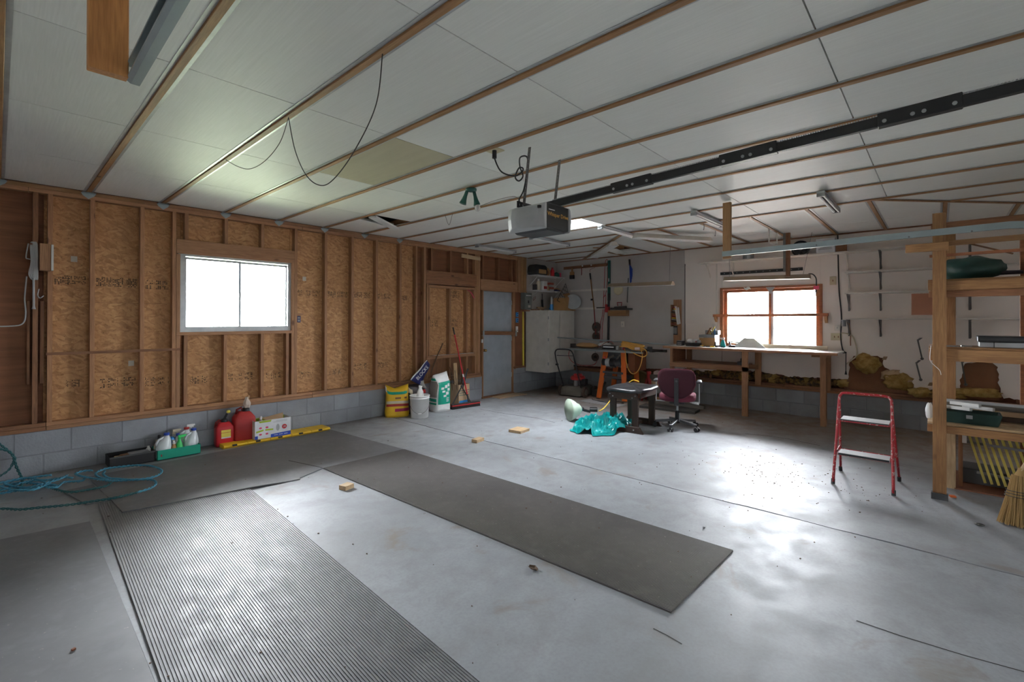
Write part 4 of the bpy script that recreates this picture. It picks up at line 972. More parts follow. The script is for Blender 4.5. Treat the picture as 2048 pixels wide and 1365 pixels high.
g = G().tube(smoothpath([(.19, YA - .015, 1.96), (.178, YA - .015, 1.75), (.185, YA - .015, 1.60), (.165, YA - .02, 1.50), (.08, YA - .02, 1.475), (-.1, YA - .02, 1.48), (-.5, YA - .02, 1.52)], 8), .006, 6)
one(g, 'wall_cable', 'light_grey', 'pale cable looping down the dark plywood at far left', 'cable', smooth=True)
one(G().tube(smoothpath([(.275, YA - .01, 1.84), (.265, YA - .03, 1.78), (.28, YA - .05, 1.75), (.305, YA - .06, 1.775)], 6), .005, 6), 'wall_hook', 'light_grey', 'small white hook below the plywood box', 'hook', smooth=True)
one(G().bar((.325, YA - .008, 1.195), (1.44, YA - .008, 1.192), .012, .028), 'wood_lath', 'old_x', 'thin grey-brown lath nailed across the studs left of the window', 'board')
t = thing('electrical_box', 'small dark blue outlet box right of the stud wall window', 'outlet', (2.82, YO - .03, 1.50))
G().box(2.80, 2.85, YO - .06, YO - .002, 1.50, 1.59).build('box_body', 'navy', t, bevel=.003); G().box(2.812, 2.838, YO - .0615, YO - .06, 1.512, 1.54).box(2.812, 2.838, YO - .0615, YO - .06, 1.55, 1.578).build('socket', 'grey', t)
G().box(2.79, 2.88, YO - .07, YO - .002, 1.60, 1.63).build('wood_backer', 'stud_x', t)
one(G().bar((5.79, YA - .012, 2.735), (6.27, YA - .012, 2.715), .02, .07), 'scrap_board', 'pale_x', 'pale short board nailed above the boarded up opening', 'board', bevel=.002)
one(G().tube(smoothpath([(5.945, YA - .02, 2.10), (6.02, YA - .035, 2.04), (6.09, YA - .03, 1.95)], 5), [.012] + [.007] * 10, 6), 'red_strap', 'pink', 'short red strap hanging in the boarded up opening', 'strap')
t = thing('door_bar', 'wooden security bar held across the grey door', 'bar', (6.80, YA - .03, 1.26))
G().bar((6.30, YA - .03, 1.285), (7.29, YA - .03, 1.255), .038, .075).build('bar_beam', 'old_x', t, bevel=.003)
for x, z in ((6.325, 1.28), (7.265, 1.255)):
    G().box(x - .02, x + .02, YA - .058, YA - .05, z - .06, z + .05).box(x - .02, x + .02, YA - .058, YA - .003, z - .06, z - .054).build('bar_bracket', 'galv', t)
one(G().box(6.30, 6.335, YA - .03, YA - .003, 1.09, 1.16), 'door_sensor', 'white', 'small white sensor box beside the grey door', 'sensor', bevel=.004)
t = thing('breaker_panel', 'grey electrical breaker panel right of the door', 'breaker panel', (7.58, YA - .06, 1.80))
G().box(7.46, 7.70, YA - .115, YA - .002, 1.76, 2.115).build('panel_box', 'panel_grey', t, bevel=.004); G().box(7.475, 7.685, YA - .125, YA - .116, 1.775, 2.10).build('panel_cover', 'panel_grey', t, bevel=.002)
G().box(7.56, 7.59, YA - .133, YA - .126, 1.89, 1.95).build('panel_latch', 'black', t)
for i in range(4): G().box(7.50 + i * .042, 7.53 + i * .042, YA - .132, YA - .126, 2.045, 2.065).build('breaker_switch', 'white', t)
G().box(7.56, 7.64, YA - .1275, YA - .126, 1.80, 1.85).build('warning_sticker', 'sticker', t)
one(G().box(7.42, 7.76, YA - .13, YA - .002, 1.72, 1.745), 'panel_ledge', 'old_x', 'thin wooden ledge under the breaker panel', 'shelf')
for i, (z, lb) in enumerate(((1.60, 'upper blue outlet box beside the grey door'), (1.48, 'lower blue outlet box beside the grey door'))):
    t = thing('outlet_box', lb, 'outlet', (7.335, YA, z)); G().box(7.31, 7.365, YA - .03, YA + .018, z, z + .095).build('box_body', 'blue_bright', t, bevel=.003)
    G().box(7.324, 7.351, YA - .0315, YA - .03, z + .015, z + .04).box(7.324, 7.351, YA - .0315, YA - .03, z + .055, z + .08).build('socket', 'black', t)
t = thing('outlet_plate', 'white outlet plate below the blue boxes', 'outlet', (7.335, YA, 1.30)); G().box(7.31, 7.365, YA - .02, YA + .018, 1.28, 1.40).build('plate', 'white', t, bevel=.003); G().box(7.325, 7.35, YA - .0215, YA - .02, 1.30, 1.335).build('socket', 'light_grey', t)
one(G().bar((7.53, YA - .02, .56), (7.52, YA - .02, 1.71), .03, .02, (1, 0, 0)), 'measuring_stick', 'yellow_soft', 'long yellow stick standing beside the white cabinet', 'stick')
# ---- white wall cabinet
CX0, CX1, CY0 = 7.62, 8.52, 5.965
t = thing('wall_cabinet', 'large white two door cabinet hung on the corner wall', 'cabinet', ((CX0 + CX1) / 2, 6.3, .44))
G().box(CX0, CX1, CY0 + .02, YA - .003, .44, 1.74).build('cabinet_body', 'cabinet', t, bevel=.003)
for a, b in ((CX0, 7.985), (7.99, CX1)): G().box(a + .003, b - .003, CY0, CY0 + .019, .445, 1.735).build('door', 'cabinet', t, bevel=.003)
for z in (.6, 1.1, 1.55): G().box(CX0 - .004, CX0, CY0 + .004, CY0 + .03, z, z + .06).build('hinge', 'grey', t)
CT = 1.741
t = thing('bottle_jack', 'blue and silver bottle jack on the white cabinet', 'jack', (8.16, 6.32, CT))
G().lathe([(.05, 0), (.05, .015), (.04, .02), (.038, .13), (.03, .14)], (8.16, 6.32, CT), n=16).build('jack_base', 'blue_bright', t); G().lathe([(.028, .14), (.028, .27), (.018, .275), (.018, .30), (.014, .305)], (8.16, 6.32, CT), n=14).build('ram', 'light_grey', t); G().tube([(8.10, 6.32, CT + .03), (8.06, 6.30, CT + .05)], .012, 8).build('pump_socket', 'blue_bright', t)
t = thing('carton', 'open brown cardboard box on top of the white cabinet', 'box', (8.44, 6.20, CT), .15)
G().box(-.19, .15, -.15, .15, 0, .28).build('carton_body', 'cardboard', t, local=True, bevel=.003); G().add([(-.19, -.15, .28), (.15, -.15, .28), (.17, -.05, .40), (-.15, -.05, .36)], [(0, 1, 2, 3)]).build('flap', 'cardboard', t, local=True, solid=.004)
t = thing('wire_basket', 'dark wire mesh basket leaning on the cardboard box', 'basket', (8.55, 6.15, CT))
g = G(); A, B, C = Vector((8.18, 6.18, CT + .22)), Vector((8.62, 6.28, CT + .62)), Vector((8.62, 6.08, CT + .02))
for i in range(8): g.tube([A.lerp(B, i / 7), A.lerp(C, .25 + .75 * i / 7)], .004, 4)
for i in range(7): q = i / 6; g.tube([A.lerp(B, q), B.lerp(C, 1 - q) if q < 1 else B], .004, 4)
g.tube([A, B, C, A], .007, 5); g.build('wire_mesh', 'wire_dark', t)
one(G().lathe([(.0, 0), (.15, .008), (.17, .02), (.175, .03), (.165, .03), (0, .02)], (8.50, 5.99, CT + .19), (-.75, -.6, .2), 24), 'grey_disc', 'light_grey', 'round grey lid standing at the back of the cabinet top', 'lid', smooth=True)
one(G().cbox((8.62, 6.12, CT + .06), (.10, .16, .12), .2), 'carton', 'cardboard', 'small tan box at the right end of the cabinet top', 'box', bevel=.003)
one(G().bar((7.72, 6.28, CT + .01), (8.0, 6.36, CT + .085), .03, .02), 'scrap_board', 'pale_x', 'pale stick lying at the left of the cabinet top', 'board')
one(G().cbox((7.80, 6.42, CT + .012), (.26, .18, .022), .1), 'scrap_board', 'old_x', 'dark flat board at the left of the cabinet top', 'board')
one(G().cbox((7.95, 6.46, CT + .05), (.20, .08, .012), .1, .8), 'scrap_board', 'cardboard_pale', 'tilted pale offcut leaning behind the blue jack', 'board')
t = thing('slim_tool', 'slim black tool propped behind the blue jack', 'tool', (8.10, 6.52, CT)); G().tube([(8.10, 6.52, CT + .012), (8.13, 6.56, CT + .24)], .022, 8).tube([(8.13, 6.56, CT + .24), (8.15, 6.58, CT + .38)], .008, 6).build('barrel', 'black', t)
one(G().tube([(7.86, YA - .008, 1.99), (7.91, YA - .008, 2.04), (7.95, YA - .008, 2.06), (7.94, YA - .008, 2.01), (7.88, YA - .008, 1.96)], .004, 5, True), 'wire_loop', 'red_dark', 'small wire loop on the wall above the cabinet', 'wire')
one(G().box(7.98, 8.09, YA - .02, YA - .002, 1.795, 1.81), 'wall_peg', 'rubble', 'short brown peg strip above the cabinet', 'hook')
# ---- two wire shelves
def wire_shelf(z, x0, x1, label):
    t = thing('wire_shelf', label, 'shelf', ((x0 + x1) / 2, 6.4, z)); g = G()
    for i in range(int((x1 - x0) / .03) + 1): g.bar((x0 + i * .03, YA - .004, z), (x0 + i * .03, 6.31, z), .004, .004)
    for y in (YA - .006, 6.46, 6.31): g.bar((x0, y, z - .004), (x1, y, z - .004), .007, .007)
    g.bar((x0, 6.305, z - .034), (x1, 6.305, z - .034), .007, .007); g.build('wire_deck', 'white', t)
    for x in (x0 + .31, x0 + .62, x0 + .93): G().bar((x, 6.305, z - .036), (x, 6.305, z + .004), .012, .01).build('shelf_clip', 'white', t)
    for x in (x0 + .05, x1 - .06): G().bar((x, 6.33, z - .01), (x, YA - .006, z - .24), .012, .008).build('shelf_brace', 'white', t)
wire_shelf(2.50, 7.67, 8.68, 'upper white wire shelf in the corner'); wire_shelf(2.175, 7.67, 8.55, 'lower white wire shelf in the corner')
def soft(c, r, m, name, label, cat, seed=1, z0=None):
    g = G().ball((0, 0, 0), 1, 16, 10); rr = random.Random(seed); ph = [rr.uniform(0, 6) for _ in range(4)]
    vs = []
    for x, y, z in g.v:
        q = 1 + .12 * math.sin(4 * x + ph[0]) * math.cos(3 * z + ph[1]) + .07 * math.sin(9 * y + ph[2] + 4 * x)
        vs.append((c[0] + r[0] * x * q, c[1] + r[1] * y * q, max(c[2] - r[2] * .8, c[2] + r[2] * z * q)))
    g.v = vs; return one(g, name, m, label, cat, smooth=True)
t = thing('tool_bag', 'black and tan tool bag at the left of the upper wire shelf', 'bag', (7.83, 6.45, 2.504))
G().loft([[(7.83 + .19 * a * s_, 6.45 + .12 * b * s_, 2.504 + z) for a, b in ((-1, -1), (1, -1), (1, 1), (-1, 1))] for z, s_ in ((0, 1), (.06, 1.06), (.18, 1.), (.22, .8))]).build('bag_body', 'black_matte', t, bevel=.02, bseg=2)
G().box(7.72, 7.97, 6.315, 6.325, 2.53, 2.62).build('front_pocket', 'cardboard', t, bevel=.01)
soft((8.10, 6.45, 2.57), (.07, .08, .075), 'rubble', 'rag_bundle', 'brown rag bundle in the middle of the upper wire shelf', 'bundle', 3)
soft((8.20, 6.48, 2.60), (.06, .07, .10), 'cardboard', 'rag_bundle', 'tan bundle beside the red can on the wire shelf', 'bundle', 4)
bottle(8.29, 6.40, 'red can on the upper wire shelf', 'red_plastic', 'red_dull', .20, .045, 2.504, 'paint_can', 'can')
soft((8.47, 6.42, 2.55), (.075, .07, .06), 'green_dark', 'cord_coil', 'dark green coil at the right of the upper wire shelf', 'coil', 5)
one(G().lathe([(.03, 0), (.03, .09), (.02, .1)], (8.57, 6.40, 2.504), n=12), 'spool', 'pink', 'small pink spool at the right end of the upper wire shelf', 'spool')
def carton(x, y, z, d, m, label, rz=0, pm=None):
    t = thing('carton', label, 'box', (x, y, z), rz); G().box(-d[0] / 2, d[0] / 2, -d[1] / 2, d[1] / 2, 0, d[2]).build('carton_body', m, t, local=True, bevel=.003)
    if pm: G().box(-d[0] * .4, d[0] * .4, -d[1] / 2 - .0012, -d[1] / 2, d[2] * .15, d[2] * .45).build('printed_panel', pm, t, local=True)
bottle(7.83, 6.42, 'tall cream tub on the lower wire shelf', 'cream', 'white', .24, .05, 2.18, 'tub', 'tub')
carton(7.99, 6.42, 2.18, (.15, .12, .20), 'paper', 'white printed box on the lower wire shelf', .05, 'red_dull')
carton(8.11, 6.42, 2.18, (.06, .10, .11), 'cardboard_pale', 'small tan box on the lower wire shelf')
for i in range(4): one(G().cbox((8.24, 6.43, 2.195 + i * .048), (.15 - .004 * i, .12, .044), .03 * i), 'drawer_tray', 'pegs' if i % 2 else 'light_grey', ('bottom', 'second', 'third', 'top')[i] + ' tray of the small stack on the lower wire shelf', 'tray', bevel=.003, group='stack of small trays')
one(G().cbox((7.74, 6.45, 2.24), (.03, .10, .12)), 'dark_box', 'dark_grey', 'thin dark box at the left end of the lower wire shelf', 'box')
one(G().cbox((8.44, 6.42, 2.20), (.16, .15, .04), .2), 'flat_tool', 'navy', 'flat dark blue tool at the right of the lower wire shelf', 'tool', bevel=.008)
one(G().bar((8.36, 6.36, 2.235), (8.60, 6.44, 2.19), .10, .012), 'scrap_board', 'cardboard', 'tan board lying on the dark blue tool', 'board')

# ================================================================ UNDER THE CEILING
# garage opener with rail
OX, OY = 2.80, 2.26
t = thing('door_opener', 'grey ceiling hung garage door opener motor unit', 'door opener', (OX, OY, 2.20))
def shell(x0, x1, y0, y1):
    pr_ = [(x0, 2.245), (x0 + .015, 2.215), (x0 + .05, 2.20), (x1 - .05, 2.20), (x1 - .015, 2.215), (x1, 2.245), (x1, 2.355), (x1 - .02, 2.39), (x1 - .06, 2.405), (x0 + .06, 2.405), (x0 + .02, 2.39), (x0, 2.355)]
    return [(x, y0, z) for x, z in pr_], [(x, y1, z) for x, z in pr_]
OY0, OY1 = 2.09, 2.42
a_, b_ = shell(OX - .17, OX + .13, OY0 + .015, OY1); G().loft([a_, b_][::-1]).build('motor_housing', 'black', t, bevel=.006)
def lens(xa, xb, sgn):
    pts = [(xa, 2.235), (xa - sgn * .012, 2.30), (xa, 2.37)]
    ys_ = [OY0, OY0 + .05, OY0 + .25, OY1 - .03, OY1 + .03]; off = [0, .012, .03, .028, .0]
    rings = []
    for y, o_ in zip(ys_, off):
        x_ = xa + sgn * -1 * o_
        rings.append([(xa + sgn * .02, y, 2.205), (x_, y, 2.215 + .5 * o_), (x_ - sgn * .012, y, 2.30), (x_, y, 2.385 - .3 * o_), (xa + sgn * .02, y, 2.40)])
    return G().loft(rings)
lens(OX - .175, 0, 1).build('light_lens', 'light_grey', t, smooth=False, bevel=.008, bseg=2); lens(OX + .135, 0, -1).build('light_lens', 'light_grey', t, bevel=.008, bseg=2)
G().box(OX - .15, OX + .11, OY0 + .005, OY0 + .014, 2.215, 2.395).build('front_plate', 'black', t, bevel=.004)
G().box(OX - .13, OX - .06, OY0 + .003, OY0 + .0045, 2.348, 2.354).build('maker_strip', 'white', t)
text(t, 'front_lettering', 'Whisper Drive', .042, 'orange_cord', frame_m((OX - .02, OY0 + .003, 2.318), (1, 0, 0), (0, 0, 1)))
G().box(OX - .176 - .03, OX - .17, OY0 + .03, OY0 + .05, 2.352, 2.372).build('screw_boss', 'black', t)
g = G().box(OX - .15, OX + .06, 2.385, 2.388, 2.405, 2.455); g.build('hanger_angle', 'black', t)
for i in range(5): G().box(OX - .135 + i * .045, OX - .12 + i * .045, 2.383, 2.385, 2.422, 2.437).build('angle_hole', 'light_grey', t)
def perf(p, q, n, nm='hanger_strap'):
    G().bar(p, q, .026, .003, (1, 0, 0)).build(nm, 'bracket_metal', t)
    g = G(); p, q = Vector(p), Vector(q)
    for i in range(n): c_ = p.lerp(q, (i + .5) / n); g.cyl(c_ + Vector((0, -.0035, 0)), c_ + Vector((0, -.0022, 0)), .006, 6)
    g.build('strap_hole', 'light_grey', t)
perf((2.70, 2.36, 2.43), (2.72, 2.32, 2.866), 12); perf((3.00, 2.30, 2.43), (3.10, 2.32, 2.866), 15)
G().bar((2.70, 2.36, 2.43), (3.0, 2.30, 2.43), .03, .004).build('hanger_bar', 'bracket_metal', t)
# rail of the opener
t = thing('opener_rail', 'long black steel rail running from the opener to the door wall', 'rail', (2.87, .6, 2.44))
RA, RB = Vector((2.855, 2.36, 2.430)), Vector((2.89, -.98, 2.565))
def at_(q): return RA.lerp(RB, q)
G().bar(RA, RB, .03, .05).build('rail_beam', 'black', t, bevel=.003)
for q0, q1 in ((.201, .29), (.418, .509), (.64, .73)):
    G().bar(at_(q0) + Vector((0, 0, .004)), at_(q1) + Vector((0, 0, .004)), .044, .066).build('splice_sleeve', 'black', t, bevel=.003)
    for q in (q0 + .008, (q0 + q1) / 2 - .006, (q0 + q1) / 2 + .006, q1 - .008): c_ = at_(q) + Vector((-.023, 0, -.008)); G().cyl(c_, c_ + Vector((-.006, 0, 0)), .009, 8).build('bolt', 'steel', t)
g = G()
for i in range(260): c_ = at_(.05 + .85 * i / 260) + Vector((-.012, 0, .028)); g.cbox(c_, (.006, .007, .006))
g.build('drive_chain', 'steel', t, kind='stuff')
t = thing('power_cord', 'black power cord looping from the ceiling outlet to the opener', 'cord', (2.6, 2.55, 2.6))
G().tube(smoothpath([(2.60, 2.58, 2.85), (2.60, 2.57, 2.79), (2.63, 2.53, 2.70), (2.70, 2.46, 2.67), (2.74, 2.42, 2.70), (2.745, 2.41, 2.73), (2.72, 2.43, 2.73), (2.70, 2.45, 2.66), (2.72, 2.43, 2.63), (2.745, 2.41, 2.67), (2.72, 2.42, 2.74), (2.70, 2.40, 2.80), (2.72, 2.35, 2.80), (2.72, 2.34, 2.72), (2.70, 2.36, 2.55), (2.67, 2.38, 2.47), (2.66, 2.38, 2.41)], 8), .006, 6).build('cable', 'black', t, smooth=True)
G().cyl((2.60, 2.58, 2.87), (2.60, 2.58, 2.81), .018, 10).build('plug', 'black', t)
one(G().box(2.545, 2.665, 2.53, 2.65, 2.872, 2.8805), 'ceiling_outlet', 'ivory', 'square ivory outlet plate on the ceiling above the opener', 'outlet', bevel=.003)
# green twin lamp holder
t = thing('twin_lampholder', 'dark green twin floodlight holder with one clear bulb on the ceiling', 'lamp', (3.16, 3.46, 2.83))
G().lathe([(.055, 0), (.055, .02), (.03, .03)], (3.16, 3.46, 2.851), (0, 0, -1), 16).build('base', 'green_dark', t, smooth=True); 
for dx, dy in ((-.07, .045), (.05, -.03)):
    p0, p1 = Vector((3.16 + dx * .5, 3.46 + dy * .5, 2.825)), Vector((3.16 + dx, 3.46 + dy, 2.70))
    G().lathe([(.016, 0), (.018, .05), (.024, .09), (.034, .13), (.036, .135)], p0, p1 - p0, 12).build('lamp_socket', 'green_dark', t, smooth=True)
G().ball((3.214, 3.425, 2.665), (.03, .03, .035)).build('bulb', 'bulb', t, smooth=True)
# five bare tube fixtures
tube_lb = ['fluorescent strip light nearest the boarded up opening', 'fluorescent strip light left of the skylight', 'fluorescent strip light right of the skylight', 'fluorescent strip light left of the hanging wooden post', 'fluorescent strip light furthest right on the ceiling']
def strip_parts(t, y):
    G().box(5.60, 6.62, y - .035, y + .035, 2.838, 2.864).build('fixture_body', 'light_grey', t, bevel=.004)
    for s_ in (-1, 1): G().cyl((5.64, y + s_ * .022, 2.822), (6.58, y + s_ * .022, 2.822), .012, 10).build('fluorescent_tube', 'white', t)
    for x in (5.62, 6.60): G().box(x - .012, x + .012, y - .036, y + .036, 2.808, 2.839).build('tube_holder', 'grey', t)
t0 = thing('tube_light', tube_lb[0], 'light fixture', (6.1, 6.0, 2.838), group='bare fluorescent strips in a row'); strip_parts(t0, 6.0)
for y, lb in zip((4.755, 3.50, 2.195, .895), tube_lb[1:]): dup(t0, (6.1, y, 2.838), label=lb)
# shop lights
def shoplight(a, b, label, chain=(), rm='shade_tan'):  # default reflector is cream darkened to tan, shade painted into its back
    a, b = Vector(a), Vector(b); d = (b - a).normalized(); s_ = d.cross(Vector((0, 0, 1))).normalized(); t = thing('shop_light', label, 'light fixture', tuple((a + b) / 2))
    pr_ = [(-.09, -.045), (-.035, .02), (.035, .02), (.09, -.045), (.084, -.045), (.032, .013), (-.032, .013), (-.084, -.045)]
    G().loft([[p + s_ * u + Vector((0, 0, v)) for u, v in pr_] for p in (a, b)]).build('reflector', rm, t); G().loft([[p + s_ * u * .97 + Vector((0, 0, v - .002)) for u, v in pr_[4:]] for p in (a + d * .005, b - d * .005)]).build('inner_reflector', 'white', t)
    for p in (a, b): G().prism([p + s_ * u + Vector((0, 0, v)) for u, v in pr_[:4]], d * .004).build('end_cap', rm, t)
    for u in (-.035, .035): G().tube([a + d * .04 + s_ * u + Vector((0, 0, -.022)), b - d * .04 + s_ * u + Vector((0, 0, -.022))], .013, 8).build('fluorescent_tube', 'white', t)
    for q, top in chain: p = a.lerp(b, q) + Vector((0, 0, .02)); G().tube([p, (top[0], top[1], top[2])], .003, 4).build('hanging_wire', 'bracket_metal', t)
    return t
shoplight((7.92, 4.72, 2.22), (7.92, 3.46, 2.20), 'cream shop light hanging on wires over the table saw', ((.95, (8.02, 3.55, 2.866)),))
sl = shoplight((8.15, 2.66, 2.245), (8.15, 1.44, 2.215), 'cream shop light hanging above the workbench window', ((.06, (8.2, 2.6, 2.866)), (.93, (8.2, 1.42, 2.866))))
shoplight((6.30, 3.33, 2.80), (7.42, 2.66, 2.81), 'long cream shop light hung flat under the right ceiling panels', rm='white_trim')
shoplight((6.72, 3.93, 2.80), (7.85, 5.05, 2.80), 'cream shop light fixed along the left hip beam', rm='white_trim')
t = sl; G().tube(smoothpath([(8.15, 1.455, 2.24), (8.15, 1.40, 2.23), (8.15, 1.36, 2.17), (8.15, 1.355, 2.08), (8.15, 1.36, 2.0)], 6), .009, 6).build('power_cord', 'black', t, smooth=True)
G().cbox((8.15, 1.355, 2.03), (.03, .07, .05)).build('red_plug', 'pink', t); G().tube([(8.15, 1.36, 2.0), (8.15, 1.362, 1.90)], [.012, .003], 6).build('cord_tip', 'black', t)
# hanging posts, tracks
t = thing('track_hanger', 'orange-brown two by four hanging close at top left', 'hanger', (.215, 1.79, 2.25)); G().box(.168, .257, 1.772, 1.81, 2.262, 2.866).build('hanger_post', 'litwood_z', t, bevel=.002)
t = thing('track_hanger', 'wooden post hanging from the ceiling at the end of the right track', 'hanger', (5.50, 1.76, 2.24)); G().box(5.475, 5.512, 1.725, 1.812, 2.235, 2.866).build('hanger_post', 'joist_z', t, bevel=.002)
def track(x, sgn, label):
    t = thing('door_track', label, 'track', (x, .6, 2.26)); pts = [(x, 1.80, 2.285), (x, -.42, 2.315)]
    for i in range(1, 9): a = i / 8 * PI / 2; pts.append((x, -.42 - .36 * math.sin(a), 2.315 - .36 + .36 * math.cos(a)))
    pts.append((x, -.80, 1.2)); pts.append((x, -.80, .05))
    prof = [(-.002, .028), (-.002, -.028), (.02, -.028), (.03, -.02), (.03, -.014), (.022, -.022), (.003, -.022), (.003, .022), (.03, .022), (.03, .028)]
    V = [Vector(p) for p in pts]; rings = []
    for i, p in enumerate(V):
        d = (V[min(i + 1, len(V) - 1)] - V[max(i - 1, 0)]).normalized(); u = Vector((1, 0, 0)).cross(d)
        if u.z < 0 and i < 3: u = -u
        u = Vector((0, -d.z, d.y)); u = u if i == 0 or u.dot(pu) > 0 else -u
        if i == 0 and u.z < 0: u = -u
        pu = u; rings.append([p + Vector((a * sgn, 0, 0)) + u * b for a, b in prof])
    G().loft(rings).build('track_channel', 'galv', t)
    for y in (1.5, .9, .2, -.2): G().cyl((x - .004 * sgn, y, 2.29), (x - .002 * sgn, y, 2.29), .007, 8).build('bolt', 'bracket_metal', t)
track(5.42, 1, 'curved galvanized door track on the right side'); track(.285, -1, 'galvanized door track close at top left')
t = thing('perforated_angle', 'metal angle brace meeting the top left track', 'bracket', (.3, 1.3, 2.4)); G().bar((.262, 1.32, 2.30), (.20, 1.35, 2.86), .03, .003, (0, 1, 0)).build('angle_strip', 'bracket_metal', t); G().cyl((.258, 1.32, 2.31), (.25, 1.32, 2.31), .012, 8).build('bolt', 'steel', t)
t = thing('lamp_hanger', 'brown post with a steel strip hanging in front of the window lamp', 'hanger', (8.0, 1.71, 2.21)); G().box(7.99, 8.03, 1.668, 1.725, 2.205, 2.866).build('hanger_post', 'old_z', t, bevel=.002); G().box(7.985, 8.03, 1.726, 1.758, 2.28, 2.866).build('steel_strip', 'bracket_metal', t)
t = thing('ceiling_hook', 'white U shaped rod hook hanging from the ceiling near the window', 'hook', (7.7, 1.87, 2.6)); G().tube([onX(1538, 457, 7.5), onX(1538, 485, 7.5), onX(1549, 490, 7.6), onX(1554, 488, 7.8)], .010, 8).tube([onX(1554, 466, 7.8), onX(1554, 489, 7.8)], .010, 8).build('hook_rod', 'white_trim', t)
for px, py, lb in ((1408, 449, 'left small cup hook on the ceiling joist'), (1431, 462, 'right small cup hook on the ceiling joist')):
    p = onZ(px, py, 2.862); one(G().tube([p, p + Vector((0, 0, -.05)), p + Vector((.015, .01, -.075)), p + Vector((.03, .02, -.06))], .004, 6), 'cup_hook', 'bracket_metal', lb, 'hook')
# loose wires
def wire(pts, label, r=.003): one(G().tube(smoothpath(pts, 12), r, 5), 'loose_wire', 'wire_dark', label, 'wire', smooth=True)
def sag(a, b, d): a, b = Vector(a), Vector(b); return [a, a.lerp(b, .25) + Vector((0, 0, -d * .75)), a.lerp(b, .5) + Vector((0, 0, -d)), a.lerp(b, .75) + Vector((0, 0, -d * .75)), b]
def onV(px, py, a, b):                       # sighting on the upright plane through a and b
    n = (b - a).cross(Vector((0, 0, 1))); d = _ray(px, py); return O + d * ((a - O).dot(n) / d.dot(n))
pa, pb, pc = onZ(765, 108, 2.862), onZ(577, 235, 2.862), onZ(452, 320, 2.862)
wire([pa] + [onV(x, y, pa, pb) for x, y in ((752, 210), (710, 300), (668, 358), (640, 371), (612, 350), (590, 300))] + [pb], 'thin dark wire hanging in a deep loop from the left ceiling joist')
wire([pb] + [onV(x, y, pb, pc) for x, y in ((560, 285), (530, 322), (500, 338), (475, 333))] + [pc], 'thin dark wire in a shallow loop below the second joist', .0025)
wire([onZ(905, 428, 2.862), onZ(898, 450, 2.80), onZ(890, 430, 2.862)], 'short V of wire hanging near the opener', .0025)
wire([(2.70, 2.40, 2.46), (2.95, 2.7, 2.60), (3.4, 3.4, 2.76), (3.81, 4.2, 2.862)], 'thin bell wire running from the opener to a ceiling joist', .0025)

# ================================================================ WORKSHOP END
# ---- workbench
t = thing('workbench', 'long pine workbench with a pale top under the wooden window', 'workbench', (8.35, 2.38, 0))
BX0, BX1, BZ = 8.03, 8.665, 1.078
G().box(BX0, BX1, 1.08, 3.68, BZ - .035, BZ).build('bench_top', 'bench_white', t, bevel=.003)
G().box(BX0 - .022, BX0 - .001, 1.075, 3.685, BZ - .04, BZ - .001).build('front_edging', 'stud_y', t, bevel=.002)
for y, w, z0, x0, x1, m_ in ((3.545, .045, 0, 8.05, 8.14, 'stud_z'), (2.316, .092, 0, 8.035, 8.073, 'stud_z'), (1.255, .074, 0, 8.04, 8.13, 'stud_z'), (3.45, .09, .49, 8.61, 8.648, 'stud_z'), (2.278, .092, .452, 8.625, 8.665, 'stud_z'), (1.283, .074, .452, 8.625, 8.665, 'stud_z')):
    G().box(x0, x1, y - w / 2, y + w / 2, z0, BZ - .036).build('leg', m_, t, bevel=.002)
G().box(8.035, 8.073, 2.27, 3.57, .715, .79).build('shelf_rail', 'stud_y', t, bevel=.002); G().box(8.60, 8.62, 2.27, 3.57, .715, .79).build('shelf_rail', 'stud_y', t)
G().box(8.045, 8.63, 2.365, 3.52, .791, .808).build('lower_shelf', 'old_y', t); G().box(8.05, 8.6, 3.51, 3.53, .81, 1.04).build('side_panel', 'old_x', t)
G().box(8.06, 8.6, 1.21, 1.30, BZ - .075, BZ - .036).build('cleat', 'stud_x', t); G().box(8.045, 8.075, 1.30, 1.40, BZ - .075, BZ - .036).build('cleat', 'stud_y', t)
g = G().cbox((8.30, 2.42, .835), (.30, .10, .05)).cbox((8.45, 2.44, .85), (.18, .12, .08), .3); one(g, 'scrap_pile', 'dark_grey', 'dark offcuts at the end of the lower bench shelf', 'scrap', bevel=.004)
one(G().bar((8.45, 1.07, BZ - .02), (8.45, 1.03, BZ - .02), .02, .01).tube([(8.45, 1.03, BZ - .02), (8.44, 1.03, .80), (8.44, 1.03, .74)], [.006, .006, .016], 6), 'hanging_lead', 'black', 'short black cord hanging off the right end of the workbench', 'cord')
t = thing('radio', 'small black and silver box at the left end of the workbench', 'radio', (8.35, 3.50, BZ)); G().box(8.30, 8.40, 3.446, 3.558, BZ + .001, BZ + .085).build('radio_body', 'dark_grey', t, bevel=.005)
G().box(8.298, 8.2995, 3.465, 3.54, BZ + .012, BZ + .028).box(8.298, 8.2995, 3.465, 3.54, BZ + .042, BZ + .056).build('silver_strip', 'light_grey', t); G().box(8.31, 8.39, 3.455, 3.55, BZ + .085, BZ + .09).build('lid', 'light_grey', t)
t = thing('parts_tray', 'black plastic tray of white rags on the workbench', 'tray', (8.35, 3.25, BZ + .001))
G().loft([[(8.35 + .10 * a * s_, 3.25 + .13 * b * s_, BZ + z) for a, b in ((-1, -1), (1, -1), (1, 1), (-1, 1))] for z, s_ in ((.001, .9), (.058, 1.0))]).build('tray_body', 'black', t, bevel=.003)
soft((8.33, 3.32, BZ + .085), (.06, .05, .045), 'white', 'rag', 'left white rag in the black bench tray', 'rag', 6); soft((8.36, 3.24, BZ + .085), (.06, .05, .04), 'white', 'rag', 'middle white rag in the black bench tray', 'rag', 7)
